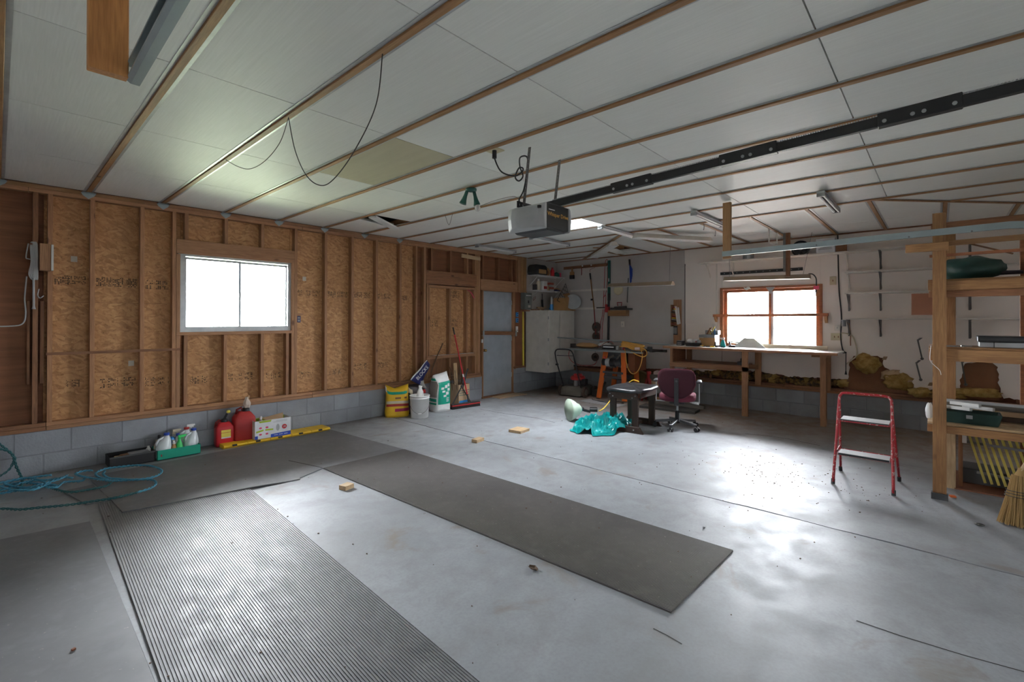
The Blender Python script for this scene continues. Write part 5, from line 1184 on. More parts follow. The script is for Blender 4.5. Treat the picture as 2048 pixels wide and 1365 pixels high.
soft((8.33, 3.165, BZ + .08), (.05, .035, .035), 'light_grey', 'rag', 'grey rag at the right of the black bench tray', 'rag', 8); one(G().cbox((8.32, 3.20, BZ + .08), (.02, .03, .03)), 'plastic_stopper', 'red_plastic', 'small red cap in the black bench tray', 'cap', bevel=.004)
t = thing('drawer_box', 'brown and grey box on the workbench left of the window', 'box', (8.46, 3.03, BZ + .001)); G().box(8.36, 8.58, 2.90, 3.165, BZ + .001, BZ + .155).build('box_body', 'cardboard', t, bevel=.003); G().box(8.355, 8.585, 2.895, 3.17, BZ + .155, BZ + .205).build('lid', 'grey', t, bevel=.003)
G().box(8.37, 8.57, 2.893, 2.899, BZ + .01, BZ + .15).build('white_side', 'white', t); G().box(8.352, 8.3545, 3.09, 3.15, BZ + .148, BZ + .16).build('paper_label', 'sticker', t)
t = thing('tool_caddy', 'grey caddy of hand tools on top of the brown box', 'caddy', (8.47, 2.97, BZ + .206)); G().box(8.41, 8.54, 2.86, 3.08, BZ + .207, BZ + .285).build('caddy_body', 'grey', t, bevel=.004)
for i, (y, m_, dz, dy) in enumerate(((3.05, 'rubble', .07, -.06), (3.02, 'cardboard', .09, -.06), (2.99, 'yellow_soft', .10, -.08), (2.96, 'rusty', .08, .03), (2.91, 'blue_bright', .06, .0), (2.885, 'dark_grey', .07, .02))): G().tube([(8.40, y, BZ + .215), (8.40, y + dy, BZ + .25 + dz)], .009, 6).build('tool_handle', m_, t)
G().tube([(8.395, 2.95, BZ + .22), (8.395, 2.98, BZ + .30), (8.40, 2.95, BZ + .33)], .006, 6).build('wrench', 'chrome', t)
t = thing('spray_bottle', 'teal and white spray bottle on the workbench at the window', 'bottle', (8.30, 2.74, BZ)); G().loft([[(8.30 + .025 * math.cos(a) * s_, 2.74 + .045 * math.sin(a) * s_, z) for a in [i * PI / 6 for i in range(12)]] for z, s_ in ((BZ + .001, .95), (BZ + .03, 1.05), (BZ + .10, .7), (BZ + .13, .35))]).build('body', 'teal', t, smooth=True)
G().cbox((8.30, 2.745, BZ + .15), (.025, .06, .03)).cbox((8.30, 2.785, BZ + .155), (.015, .03, .015)).build('trigger_head', 'white', t, bevel=.003)
one(G().tube([(8.28, 2.86, BZ + .012), (8.28, 2.86, BZ + .09)], .014, 8).cbox((8.28, 2.83, BZ + .02), (.03, .12, .025)), 'clamp', 'black', 'black bar clamp left of the teal spray bottle', 'clamp')
one(G().tube([(8.25, 2.60, BZ + .02), (8.25, 2.62, BZ + .11)], .014, 8).cbox((8.25, 2.58, BZ + .025), (.03, .10, .04), .2), 'clamp', 'black', 'black squeeze clamp right of the teal spray bottle', 'clamp', bevel=.004)
one(G().cbox((8.20, 2.88, BZ + .010), (.05, .07, .018), .2), 'small_box', 'yellow', 'small yellow box on the workbench below the brown box', 'box', bevel=.003)
one(G().cbox((8.16, 3.06, BZ + .012), (.03, .03, .022), .3), 'plastic_stopper', 'white', 'tiny white cap at the front of the workbench', 'cap', bevel=.003)
one(G().cbox((8.30, 3.10, BZ + .012), (.04, .05, .022)), 'plastic_stopper', 'yellow', 'small yellow cap beside the black bench tray', 'cap', bevel=.003)
g = G()
for i in range(16): rr = random.Random(i); g.cbox((8.16 + rr.random() * .16, 2.66 + rr.random() * .42, BZ + .008), (.05, .012, .012), rr.random() * 3)
g.build('loose_screws', 'dark_grey', kind='stuff', label='scatter of small dark bits on the workbench', cat='scrap')
one(G().prism([(8.42, 2.62, BZ + .002), (8.42, 2.10, BZ + .002), (8.47, 2.30, BZ + .16), (8.47, 2.45, BZ + .165)], (.012, 0, 0)), 'foam_sheet', 'paper', 'white triangular foam sheet propped at the window', 'sheet')
one(G().tube([(8.60, 1.28, BZ + .035), (8.60, 2.32, BZ + .035)], .032, 12), 'paper_roll', 'cream', 'long cream paper roll along the back of the workbench', 'roll')
one(G().tube([(7.90, 6.05, 1.17), (8.20, 3.64, BZ + .016)], .013, 8), 'metal_pipe', 'galv', 'long thin metal pipe laid from the saw to the workbench', 'pipe')
# ---- rail across the window and wall fittings
t = thing('window_bar', 'reddish wooden bar fixed across the window', 'bar', (8.6, 2.15, 1.62)); G().bar((XB - .05, 3.02, 1.622), (XB - .05, 1.28, 1.632), .06, .046).build('bar_beam', 'red_wood', t, bevel=.002)
for y in (2.98, 1.31): G().prism([(XB - .004, y - .02, 1.61), (XB - .085, y - .02, 1.61), (XB - .06, y - .02, 1.55), (XB - .004, y - .02, 1.50)], (0, .04, 0)).build('bar_bracket', 'shelfwood_z', t)
t = thing('tool_board', 'upright wooden board with a peg rack at the bench end', 'tool rack', (8.66, 3.69, 1.09)); G().box(XB - .028, XB - .008, 3.62, 3.775, 1.09, 1.93).build('backing_board', 'stud_z', t, bevel=.002)
G().box(XB - .16, XB - .03, 3.755, 3.772, 1.42, 1.83).build('rack_side', 'rubble', t); G().bar((XB - .12, 3.64, 1.46), (XB - .10, 3.70, 1.80), .03, .03).bar((XB - .09, 3.62, 1.47), (XB - .08, 3.66, 1.78), .02, .02).build('white_slat', 'white', t)
r = random.Random(2)
for i in range(12): z = 1.46 + i * .028; y_ = 3.70 + r.uniform(-.02, .03); G().tube([(XB - .03, y_, z), (XB - .17 - r.uniform(0, .03), y_ + .02, z + .01)], .010, 6).build('peg_tool', ('pegs', 'rubble', 'black', 'light_grey', 'yellow', 'red_dull')[i % 6], t)
t = thing('bit_pack', 'black card of drill bits hung below the peg rack', 'tool pack', (8.66, 3.72, 1.26)); G().box(XB - .045, XB - .03, 3.69, 3.768, 1.26, 1.43).build('card', 'black', t)
for i in range(4): G().box(XB - .047, XB - .0455, 3.70 + i * .017, 3.709 + i * .017, 1.28, 1.40).build('drill_bit', 'light_grey', t)
t = thing('magnetic_bar', 'long black magnetic tool bar above the window', 'tool bar', (8.68, 2.27, 2.35)); G().bar((XB - .012, 2.91, 2.372), (XB - .012, 1.63, 2.372), .018, .05).build('bar_body', 'black', t)
for i in range(12): y = 2.84 - i * .105; G().cyl((XB - .021, y, 2.372), (XB - .024, y, 2.372), .010, 8).build('magnet', 'grey', t)
def wshelf(name, z, y0, y1, xs, ys, label, drop=.26, xw=.22, m='white_trim'):
    t = thing(name, label, 'shelf', ((xs + XB) / 2, (y0 + y1) / 2, z - drop)); G().box(xs, XB - .003, y0, y1, z - .018, z).build('shelf_board', m, t, bevel=.002)
    for y, mm in ys:
        G().bar((xs + .02, y, z - .024), (XB - .012, y - .01, z - drop), .028, .014, (0, 1, 0)).build('shelf_bracket', mm, t); G().box(xs + .01, XB - .004, y - .012, y + .012, z - .024, z - .018).box(XB - .009, XB - .004, y - .012, y + .012, z - drop - .02, z - .02).build('bracket_plate', mm, t)
wshelf('wall_shelf', 2.575, .05, 3.23, 8.44, [(3.09, 'white_trim'), (2.69, 'white_trim'), (1.86, 'white_trim'), (1.04, 'white_trim'), (.64, 'bracket_metal'), (-.30, 'bracket_metal')], 'long white shelf on angled brackets high above the window')
for z, lb in ((2.265, 'upper narrow white shelf right of the window'), (1.955, 'middle narrow white shelf right of the window'), (1.575, 'lowest narrow white shelf right of the window')):
    wshelf('wall_shelf', z, -.9, 1.05, 8.47, [(1.02, 'white_trim' if z > 2 else 'bracket_metal'), (.64, 'bracket_metal'), (-.30, 'bracket_metal')], lb, .25)
for (y, z, l, lb) in ((.20, 1.27, .26, 'upper loose grey shelf bracket on the back wall'), (.215, .955, .24, 'lower loose grey shelf bracket on the back wall'), (-.24, .99, .30, 'slanted grey bracket left of the right wall hole')):
    t = thing('shelf_bracket', lb, 'bracket', (8.6, y, z - l)); G().bar((8.48, y + .02, z), (XB - .01, y - .02, z - l), .03, .014, (0, 1, 0)).build('bracket_arm', 'bracket_metal', t); G().bar((8.47, y + .02, z + .005), (XB - .005, y - .01, z + .03), .026, .006).build('bracket_plate', 'bracket_metal', t); G().cyl((XB - .02, y - .02, z - l), (XB - .003, y - .02, z - l), .02, 8).build('bracket_foot', 'bracket_metal', t)
# vent fan, box, can
t = thing('vent_fan', 'round black vent fan above the long white shelf', 'fan', (8.6, 1.655, 2.60)); G().lathe([(.13, 0), (.13, .05), (.10, .06), (.10, .03), (0, .03)], (XB - .004, 1.655, 2.695), (-1, 0, 0), 24).build('fan_ring', 'black', t, smooth=False)
for i in range(5): a = i * 2 * PI / 5; G().bar((XB - .05, 1.655 + .02 * math.cos(a), 2.695 + .02 * math.sin(a)), (XB - .05, 1.655 + .095 * math.cos(a + .2), 2.695 + .095 * math.sin(a + .2)), .05, .004, (1, .5, 0)).build('fan_blade', 'dark_grey', t)
G().cyl((XB - .07, 1.655, 2.695), (XB - .03, 1.655, 2.695), .028, 10).build('fan_hub', 'grey', t); G().ball((XB - .08, 1.67, 2.59), (.014, .014, .014)).build('pull_knob', 'white', t)
G().tube(smoothpath([(XB - .07, 1.60, 2.59), (XB - .09, 1.53, 2.63), (XB - .08, 1.50, 2.70)], 5), .007, 6).build('fan_cord', 'light_grey', t)
t = thing('carton', 'white box with printed lines beside the vent fan', 'box', (8.57, 1.28, 2.576)); G().box(8.48, 8.66, 1.17, 1.415, 2.576, 2.80).build('carton_body', 'box_white', t, bevel=.003)
for i in range(6): G().box(8.4785, 8.4795, 1.21, 1.385 - (i % 3) * .02, 2.63 + i * .022, 2.638 + i * .022 + (.006 if i == 5 else 0)).build('print_line', 'grey' if i < 5 else 'blue_bright', t)
one(G().box(8.50, 8.66, 1.04, 1.165, 2.577, 2.72), 'grey_box', 'rubble', 'brown box right of the white printed box on the shelf', 'box', bevel=.004)
t = thing('paint_can', 'silver can with a tan band on the long white shelf', 'can', (8.56, 2.41, 2.576)); G().lathe([(.085, 0), (.085, .15), (.08, .155), (.078, .148), (0, .148)], (8.56, 2.41, 2.576), n=20).build('can_body', 'steel', t, smooth=False); G().lathe([(.0865, .075), (.0865, .11)], (8.56, 2.41, 2.576), n=20).build('tan_band', 'cardboard', t)
# switch plates, conduit, doorbell box
def plate(y, z, w, h, label, m='ivory', n=1):
    t = thing('switch_plate', label, 'switch', (XB, y, z - h / 2)); G().box(XB - .010, XB - .001, y - w / 2, y + w / 2, z - h / 2, z + h / 2).build('plate', m, t, bevel=.003)
    for i in range(n): yy_ = y + (i - (n - 1) / 2) * .05; G().box(XB - .018, XB - .010, yy_ - .006, yy_ + .006, z - .014, z + .014).build('toggle', 'rubble' if m == 'ivory' else 'light_grey', t)
plate(1.225, 2.16, .085, .13, 'ivory single switch plate right of the window top'); plate(1.18, 1.29, .145, .11, 'wide ivory double outlet box at the window corner', n=2); plate(3.02, 1.43, .08, .12, 'pale plate above the tool caddy', 'white_trim')
plate(1.17, 1.43, .07, .09, 'pale outlet plate above the ivory double box', 'white_trim'); plate(4.87, 1.45, .08, .12, 'pale outlet plate on the grey wall above the saw', 'white_trim')
one(G().tube(smoothpath([(XB - .012, 1.163, 2.86), (XB - .012, 1.155, 2.4), (XB - .012, 1.145, 2.0), (XB - .012, 1.115, 1.6), (XB - .012, 1.125, 1.3), (XB - .012, 1.10, 1.10), (XB - .03, 1.05, 1.05)], 6), .009, 6), 'wall_cable', 'black', 'black cable running down the wall right of the window', 'cable', smooth=True)
t = thing('junction_box', 'small grey cup shaped box under the lowest white shelf', 'junction box', (8.5, 1.062, 1.45)); G().cyl((8.50, 1.062, 1.455), (8.50, 1.062, 1.545), .03, 12).build('box_body', 'grey', t); G().cyl((8.50, 1.062, 1.545), (8.50, 1.062, 1.553), .033, 12).build('lid', 'light_grey', t)
one(G().tube(smoothpath([(XB - .01, 1.13, 1.35), (XB - .012, 1.04, 1.34), (XB - .012, .97, 1.29), (XB - .012, .93, 1.15), (XB - .012, .925, 1.02), (XB - .03, .98, .95), (XB - .06, 1.05, .88)], 6), .010, 6), 'wall_cable', 'cream', 'cream cable curving from the double outlet to the torn wall', 'cable', smooth=True)
one(G().tube([(XB - .012, 1.02, 1.5), (XB - .012, 1.0, 1.32), (XB - .03, 1.0, 1.22), (XB - .012, 1.0, 1.16)], .007, 6), 'wire_stub', 'old_z', 'thin reddish wire hanging below the grey cup', 'wire')
# ---- grey wall left of the bench: tools
for z, lb in ((2.19, 'upper white cleat on the grey wall behind the long pole'), (1.79, 'lower white cleat on the grey wall behind the long pole')): one(G().box(XB - .022, XB - .002, 5.19, 6.18, z - .022, z + .022), 'wall_cleat', 'white_trim', lb, 'cleat')
one(G().bar((XB - .015, 6.37, 2.715), (XB - .015, 5.24, 2.715), .024, .06), 'hook_rail', 'old_y', 'dark wooden rail of hooks high on the corner wall', 'rack', bevel=.002)
for y in (5.85, 5.62): one(G().cyl((XB - .028, y, 2.73), (XB - .045, y, 2.73), .014, 8), 'peg', 'white', 'left white peg on the dark hook rail' if y > 5.7 else 'right white peg on the dark hook rail', 'peg')
t = thing('masonry_brush', 'wide brush with black bristles hanging from the hook rail', 'brush', (8.66, 6.13, 2.46)); G().box(XB - .04, XB - .018, 6.11, 6.15, 2.62, 2.70).build('handle', 'cardboard', t, bevel=.004); G().box(XB - .05, XB - .016, 6.075, 6.185, 2.545, 2.62).build('ferrule', 'cardboard', t, bevel=.006); G().box(XB - .055, XB - .012, 6.075, 6.185, 2.46, 2.545).build('bristles', 'black_matte', t)
one(G().tube([(XB - .02, 5.88, 2.69), (XB - .02, 5.88, 2.56), (XB - .03, 5.88, 2.53)], .008, 6), 'hook_rod', 'red_dark', 'short dark red rod hanging from the hook rail', 'hook')
t = thing('pole_pruner', 'long pole tool hanging on the grey corner wall', 'tool', (8.66, 5.56, 1.17)); G().tube([(XB - .025, 5.66, 2.56), (XB - .025, 5.64, 2.42)], .016, 8).build('grip', 'black', t); G().tube([(XB - .025, 5.64, 2.42), (XB - .025, 5.55, 1.75)], .013, 8).build('upper_pole', 'shelfwood_z', t)
G().tube([(XB - .025, 5.55, 1.75), (XB - .025, 5.505, 1.17)], .011, 8).build('lower_pole', 'red_dark', t); G().cbox((XB - .035, 5.60, 1.98), (.03, .05, .04)).build('clamp_knob', 'black', t); G().tube(smoothpath([(XB - .02, 5.66, 2.58), (XB - .02, 5.655, 2.64), (XB - .02, 5.55, 2.67), (XB - .02, 5.54, 2.71)], 4), .004, 5).build('hang_wire', 'red_dark', t)
one(G().tube(smoothpath([(XB - .015, 5.23, 2.70), (XB - .015, 5.22, 2.80), (XB - .015, 5.255, 2.82), (XB - .015, 5.285, 2.72), (XB - .015, 5.31, 2.2), (XB - .015, 5.34, 1.7), (XB - .015, 5.40, 1.45), (XB - .015, 5.41, 1.10), (XB - .02, 5.36, 1.06), (XB - .015, 5.35, 1.4), (XB - .015, 5.28, 1.85), (XB - .03, 5.26, 2.06), (XB - .03, 5.32, 2.02), (XB - .015, 5.27, 2.10), (XB - .015, 5.23, 2.4)], 6, True), .006, 5), 'hanging_rope', 'red_dull', 'long loop of thin red cord hanging on the grey wall', 'rope', smooth=True)
t = thing('spirit_level', 'long green-grey level hanging on the grey wall', 'tool', (8.66, 5.18, 1.90)); G().box(XB - .035, XB - .01, 5.155, 5.215, 1.95, 2.80).build('level_body', 'green_dark', t, bevel=.003); G().box(XB - .037, XB - .0355, 5.17, 5.20, 2.35, 2.42).build('vial', 'light_grey', t)
t = thing('pipe_clamp', 'dark steel pipe clamp with a red jaw on the grey wall', 'clamp', (8.66, 5.2, 1.05)); G().tube([(XB - .04, 5.175, 2.1), (XB - .04, 5.195, .98)], .022, 10).build('pipe', 'black', t); G().cbox((XB - .06, 5.20, 1.76), (.07, .09, .12)).cbox((XB - .09, 5.21, 1.84), (.05, .05, .06)).build('jaw', 'red_dull', t, bevel=.008); G().tube([(XB - .07, 5.20, 1.80), (XB - .07, 5.46, 1.80)], .012, 8).build('screw_handle', 'wire_dark', t)
t = thing('ratchet_strap', 'blue strap bundle hanging on the grey wall', 'strap', (8.66, 4.69, 2.25)); g = G()
for i in range(4): g.bar((XB - .02 - .008 * i, 4.70 - .02 * i, 2.68 - .03 * i), (XB - .02 - .008 * i, 4.68 - .012 * i, 2.27 + .05 * i), .005, .045, (1, 0, 0))
g.build('strap_web', 'blue', t); G().tube([(XB - .02, 4.71, 2.78), (XB - .02, 4.70, 2.66)], .02, 8).build('ratchet_hook', 'black', t); G().tube([(XB - .02, 4.735, 2.4), (XB - .02, 4.76, 1.92), (XB - .02, 4.75, 1.90)], .010, 6).build('strap_tail', 'bracket_metal', t)
one(G().lathe([(.10, 0), (.11, .008), (.10, .016), (.06, .012), (0, .012)], (XB - .004, 4.97, 2.17), (-1, 0, 0), 24), 'round_plate', 'ivory', 'round pale plate hanging behind the shop light', 'plate', smooth=True)
t = thing('tool_shelf', 'small brown wooden shelf carrying a dark tool on the grey wall', 'shelf', (8.6, 4.93, 1.62)); G().box(XB - .14, XB - .003, 4.72, 5.14, 1.62, 1.74).build('shelf_block', 'shelfwood_y', t, bevel=.003)
g = G().bar((XB - .10, 5.10, 1.775), (XB - .10, 4.60, 1.76), .05, .04).bar((XB - .12, 5.0, 1.79), (XB - .12, 4.72, 1.80), .04, .05); one(g, 'wall_tool', 'wire_dark', 'dark hand tool lying on the small brown shelf', 'tool', bevel=.006)
one(G().tube([(XB - .10, 4.93, 1.83), (XB - .10, 4.945, 1.90), (XB - .10, 4.84, 1.90), (XB - .10, 4.85, 1.83)], .010, 6), 'handle_frame', 'red_dark', 'small red-brown handle standing on the dark tool', 'handle')
def wheel(c, r_, label, ax=(-1, 0, 0), m='rusty'):
    t = thing('pulley_wheel', label, 'wheel', (c[0], c[1], c[2] - r_)); G().lathe([(r_, 0), (r_, .02), (r_ * .86, .025), (r_ * .8, .01), (r_ * .45, .012), (r_ * .4, .03), (.02, .032), (0, .032)], c, ax, 28).build('rim', m, t); G().lathe([(r_ * .3, .033), (.0, .05)], c, ax, 12).build('hub', 'black', t)
wheel((XB - .006, 5.50, 1.385), .105, 'upper dark round blade hanging on the grey wall'); wheel((XB - .006, 5.505, 1.185), .095, 'lower dark round blade hanging on the grey wall'); wheel((8.35, 5.314, .765), .085, 'dark grinding wheel hanging under the left wing of the saw'); G().tube([(8.34, 5.314, .84), (8.34, 5.314, .936)], .004, 5).build('hanging_wire', 'wire_dark', bpy.data.objects['pulley_wheel.002'])
# ---- table saw
t = thing('table_saw', 'orange legged table saw with a motor under its steel top', 'table saw', (8.15, 4.68, 0))
for (xb, yb), (xt, yt), nm in (((7.90, 4.95), (7.93, 4.81), 0), ((7.90, 4.385), (7.93, 4.43), 0), ((8.42, 4.95), (8.38, 4.81), 0), ((8.42, 4.38), (8.38, 4.43), 0)):
    G().bar((xb, yb, .012), (xt, yt, .93), .03, .10, (0, 1, 0)).build('leg', 'orange', t, bevel=.004); G().lathe([(.05, 0), (.05, .006), (.02, .012)], (xb, yb, 0), n=12).build('foot_pad', 'black', t)
G().box(7.84, 8.46, 4.24, 5.09, .935, .972).build('saw_table', 'steel_dull', t, bevel=.003); G().box(7.86, 8.44, 5.095, 5.62, .937, .970).build('extension_wing', 'steel_dull', t, bevel=.003)
G().box(7.80, 7.835, 3.97, 5.77, .93, .955).build('front_rail', 'galv', t); G().box(8.47, 8.50, 3.83, 5.4, .93, .98).build('rear_rail', 'wire_dark', t); G().box(7.95, 8.40, 3.86, 3.92, .955, .985).build('rail_stop', 'wire_dark', t)
G().box(7.95, 8.38, 4.44, 4.80, .70, .934).build('saw_cabinet', 'dark_grey', t); G().box(7.95, 8.40, 4.20, 4.34, .58, .934).build('side_cabinet', 'orange_dark', t)
G().cyl((7.96, 4.88, .72), (7.96, 4.60, .72), .085, 18).build('motor', 'black', t, bevel=.01); G().cyl((7.96, 4.80, .72), (7.96, 4.71, .72), .0865, 18).build('motor_plate', 'light_grey', t); G().cyl((7.96, 4.60, .72), (7.96, 4.47, .74), .075, 16).build('motor_guard', 'dark_grey', t); G().box(7.93, 8.0, 4.62, 4.80, .62, .65).build('motor_mount', 'rusty', t)
G().bar((7.95, 4.70, .62), (7.95, 4.50, .88), .05, .03).bar((7.93, 4.62, .86), (7.93, 4.74, .80), .04, .04).build('bracket', 'mower_grey', t); G().ball((7.87, 4.80, .815), (.015, .015, .015)).build('red_knob', 'pink', t)
for z in (.44, .53): G().bar((7.91, 4.86, z), (7.91, 4.42, z), .02, .04).build('cross_brace', 'dark_grey', t)
G().cbox((8.15, 4.66, .40), (.40, .40, .02), 0, 0, .25).build('dust_chute', 'mower_grey', t)
SZ = .973
soft((8.05, 5.33, SZ + .045), (.13, .26, .055), 'cardboard', 'canvas_bundle', 'brown canvas bundle on the left wing of the table saw', 'bundle', 11)
one(G().box(7.88, 8.0, 5.56, 5.62, SZ, SZ + .08), 'wood_block', 'wire_dark', 'dark block at the left end of the table saw', 'block', bevel=.003)
t = thing('tool_box', 'black box with white lettering on the table saw', 'box', (7.95, 4.72, SZ)); G().box(7.90, 8.02, 4.58, 4.88, SZ + .001, SZ + .075).build('charger_body', 'black', t, bevel=.004); G().box(7.8985, 7.8995, 4.62, 4.85, SZ + .035, SZ + .055).build('white_lettering', 'white', t); G().box(7.90, 8.02, 4.52, 4.575, SZ + .001, SZ + .07).build('end_cap', 'light_grey', t, bevel=.003)
one(G().lathe([(.02, 0), (.02, .05), (.008, .07), (.006, .10)], (8.02, 4.50, SZ + .001), n=10), 'glue_bottle', 'white', 'small white bottle behind the black box on the saw', 'bottle')
one(G().cbox((7.95, 4.43, SZ + .025), (.05, .05, .045), .4), 'red_block', 'red_dark', 'dark red block between the black box and the orange cord', 'block', bevel=.005)
one(G().loft([[(8.25 + dx, 5.02 + .14 * math.cos(a), 1.035 + dz + .03 * math.sin(a)) for a in [i * PI / 5 for i in range(10)]] for dx, dz in ((-.05, 0), (.0, .02), (.05, .0))]), 'paper_sheet', 'paper', 'curled white paper on the back of the table saw', 'paper')
one(G().tube(smoothpath([(8.0, 5.05, SZ + .012), (7.98, 4.95, SZ + .06), (7.98, 4.85, SZ + .12), (8.0, 4.75, SZ + .15), (8.0, 4.68, SZ + .10)], 5), .006, 5), 'red_wire', 'pegs', 'thin red wire arching over the black box on the saw', 'wire')
one(G().tube(smoothpath([(7.87, 5.62, .95), (7.86, 5.64, .80), (7.88, 5.56, .68), (7.95, 5.40, .62), (8.1, 5.2, .63), (8.4, 5.3, .70)], 6), .006, 5), 'red_wire', 'red_dull', 'thin red wire drooping under the left wing of the saw', 'wire')
t = thing('extension_cord', 'coiled orange extension cord draped over the right of the saw', 'cord', (7.95, 4.2, SZ)); g = G(); r = random.Random(8)
for i in range(9):
    a = i * .012; z = SZ + .015 + .011 * i
    g.tube(smoothpath([(7.90 + a, 4.50 - r.random() * .05, z + .05), (7.92 + a, 4.36, z + .045 - .003 * i), (7.93, 4.20 + r.random() * .03, z), (7.94, 4.06 - r.random() * .05, z - .01), (8.03, 4.08, z), (8.02, 4.25, z + .02), (7.99, 4.42, z + .05)], 4, True), .010, 5)
g.build('cord_coil', 'orange_cord', t, smooth=True)
G().tube(smoothpath([(7.84, 4.35, SZ + .02), (7.785, 4.30, .90), (7.78, 4.28, .75), (7.78, 4.22, .60), (7.78, 4.14, .56), (7.78, 4.05, .62), (7.78, 3.99, .75), (7.79, 3.97, .90), (7.84, 4.02, SZ + .02)], 6), .009, 6).tube(smoothpath([(7.82, 4.20, .96), (7.79, 4.08, .91), (7.79, 3.95, .88), (7.79, 3.88, .93), (7.80, 3.91, 1.0), (7.86, 4.0, 1.02)], 6), .009, 6).build('hanging_loop', 'orange_cord', t, smooth=True)
G().cbox((7.83, 4.09, SZ + .045), (.05, .10, .05), .3).build('plug_block', 'pink_pale', t, bevel=.012)
one(G().cbox((8.0, 3.93, 1.02), (.08, .09, .06), .4), 'switch_box', 'black', 'small black box at the right end of the table saw', 'box', bevel=.006)
# ---- clutter on the floor between saw and bench
t = thing('jack_stand', 'red jack stand on the floor right of the table saw', 'jack', (8.35, 4.12, 0))
for dx, dy in ((-.1, -.1), (.1, -.1), (.1, .1), (-.1, .1)): G().bar((8.35 + dx, 4.12 + dy, 0.0), (8.35 + dx * .3, 4.12 + dy * .3, .42), .05, .02).build('leg', 'red_dull', t)
G().cyl((8.35, 4.12, .38), (8.35, 4.12, .56), .04, 10).build('post', 'red_dull', t)
one(G().lathe([(.16, 0), (.17, .02), (.17, .10), (.15, .12), (0, .12)], (8.62, 4.42, .36), (-1, -.2, .1), 20), 'tan_disc', 'slat_dim', 'round tan disc leaning under the saw', 'disc')
one(G().box(8.49, 8.67, 4.25, 4.75, 0, .20), 'wood_crate', 'orange_dark', 'dark wooden crate on the floor under the table saw', 'crate', bevel=.005)
for i, (z0, z1, m_, lb, s_) in enumerate(((0, .16, 'rusty', 'bottom dark box of the stack beside the workbench', .17), (.162, .27, 'grey', 'grey box in the stack beside the workbench', .16), (.272, .39, 'cardboard_pale', 'tan box in the stack beside the workbench', .15), (.392, .50, 'mower_grey', 'brownish box near the top of the stack beside the workbench', .13))):
    one(G().box(8.33, 8.62, 3.98 - s_, 3.98 + s_, z0, z1), 'stacked_box', m_, lb, 'box', bevel=.004, group='stack beside the workbench')
one(G().cbox((8.47, 3.97, .535), (.22, .16, .06), .2), 'paper_stack', 'pink_pale', 'pale pinkish bundle on top of the stack beside the workbench', 'bundle', bevel=.01)
one(G().cbox((7.75, 3.45, .022), (.30, .95, .042), .1), 'floor_board', 'wire_dark', 'dark plank on the floor behind the office chair', 'board', bevel=.004); one(G().cbox((7.95, 3.35, .075), (.10, .85, .06), .05), 'floor_board', 'mower_grey', 'grey-brown beam lying behind the office chair', 'board', bevel=.004)
one(G().cbox((7.98, 3.70, .13), (.08, .40, .04), -.2), 'floor_board', 'stud_y', 'short reddish board on the beam behind the chair', 'board', bevel=.003)
one(G().cbox((7.52, 4.62, .006), (.30, .85, .010), -.08), 'cardboard_sheet', 'light_grey', 'flat pale sheet on the floor in front of the saw', 'sheet')
one(G().tube(smoothpath([(7.75, 5.0, .012), (7.62, 4.88, .012), (7.66, 4.6, .012), (7.8, 4.45, .012), (7.7, 4.3, .012), (7.55, 4.5, .012), (7.6, 4.8, .012)], 6), .008, 5), 'hose', 'black', 'thin black hose on the floor at the saw legs', 'hose', smooth=True)
one(G().tube(smoothpath([(8.1, 5.05, .10), (8.15, 4.95, .30), (8.1, 4.97, .20)], 5), .02, 6).cbox((8.1, 5.12, .07), (.18, .12, .13)), 'dark_toolbox', 'wire_dark', 'dark lump on the floor between mower and saw', 'toolbox', bevel=.006)
# ---- lawn mower
t = thing('lawn_mower', 'old push lawn mower with a red engine cover by the cabinet', 'lawn mower', (8.0, 5.51, 0), math.radians(6))
def lo_(g, n, m, **k): return g.build(n, m, t, local=True, **k)
lo_(G().loft([[(.27 * a * s_, .24 * b * s_, z) for a, b in ((-1, -.85), (-.85, -1), (.8, -1), (1, -.8), (1, .8), (.8, 1), (-.85, 1), (-1, .85))] for z, s_ in ((.03, 1.0), (.17, 1.0), (.205, .88))]), 'deck', 'mower_grey', bevel=.006)
lo_(G().prism([(-.275, -.21, .02), (-.275, .24, .02), (-.24, .24, .185), (-.24, -.21, .185)], (-.015, 0, 0)), 'rear_flap', 'mower_grey', bevel=.004)
def mwheel(x, y, r_):
    w = lo_(G().cyl((x, y - .025, r_), (x, y + .025, r_), r_, 22), 'wheel', 'rusty', bevel=.008); G().cyl((x, y - .031, r_), (x, y + .031, r_), r_ * .55, 14).build('hub', 'mower_grey', w, local=True)
mwheel(-.21, -.275, .105); mwheel(-.21, .275, .105); mwheel(.24, -.27, .09); mwheel(.24, .27, .09)
lo_(G().lathe([(.10, 0), (.10, .08), (.085, .10)], (0, 0, .205), n=18), 'engine_block', 'dark_grey'); lo_(G().lathe([(.145, 0), (.15, .01), (.15, .05), (.12, .08), (.09, .085), (.09, .11), (.07, .12), (0, .12)], (0, 0, .315), n=20), 'engine_cover', 'red_dull')
lo_(G().cbox((-.02, -.16, .28), (.12, .10, .12)), 'muffler', 'black', bevel=.01); lo_(G().cyl((-.14, -.03, .205), (-.14, -.03, .31), .04, 10), 'fuel_tank', 'grey')
hb_ = [[(-.24, s_ * .20, .19), (-.50, s_ * .205, .70), (-.545, s_ * .205, .82)] for s_ in (1, -1)]
lo_(G().tube(smoothpath(hb_[0] + [(-.575, .195, .90), (-.59, .14, .955), (-.595, 0, .965), (-.59, -.14, .955), (-.575, -.195, .90)] + hb_[1][::-1], 5), .0125, 8), 'handlebar', 'black', smooth=True)
lo_(G().bar((-.555, -.20, .845), (-.555, .17, .835), .012, .012), 'cross_bar', 'black')
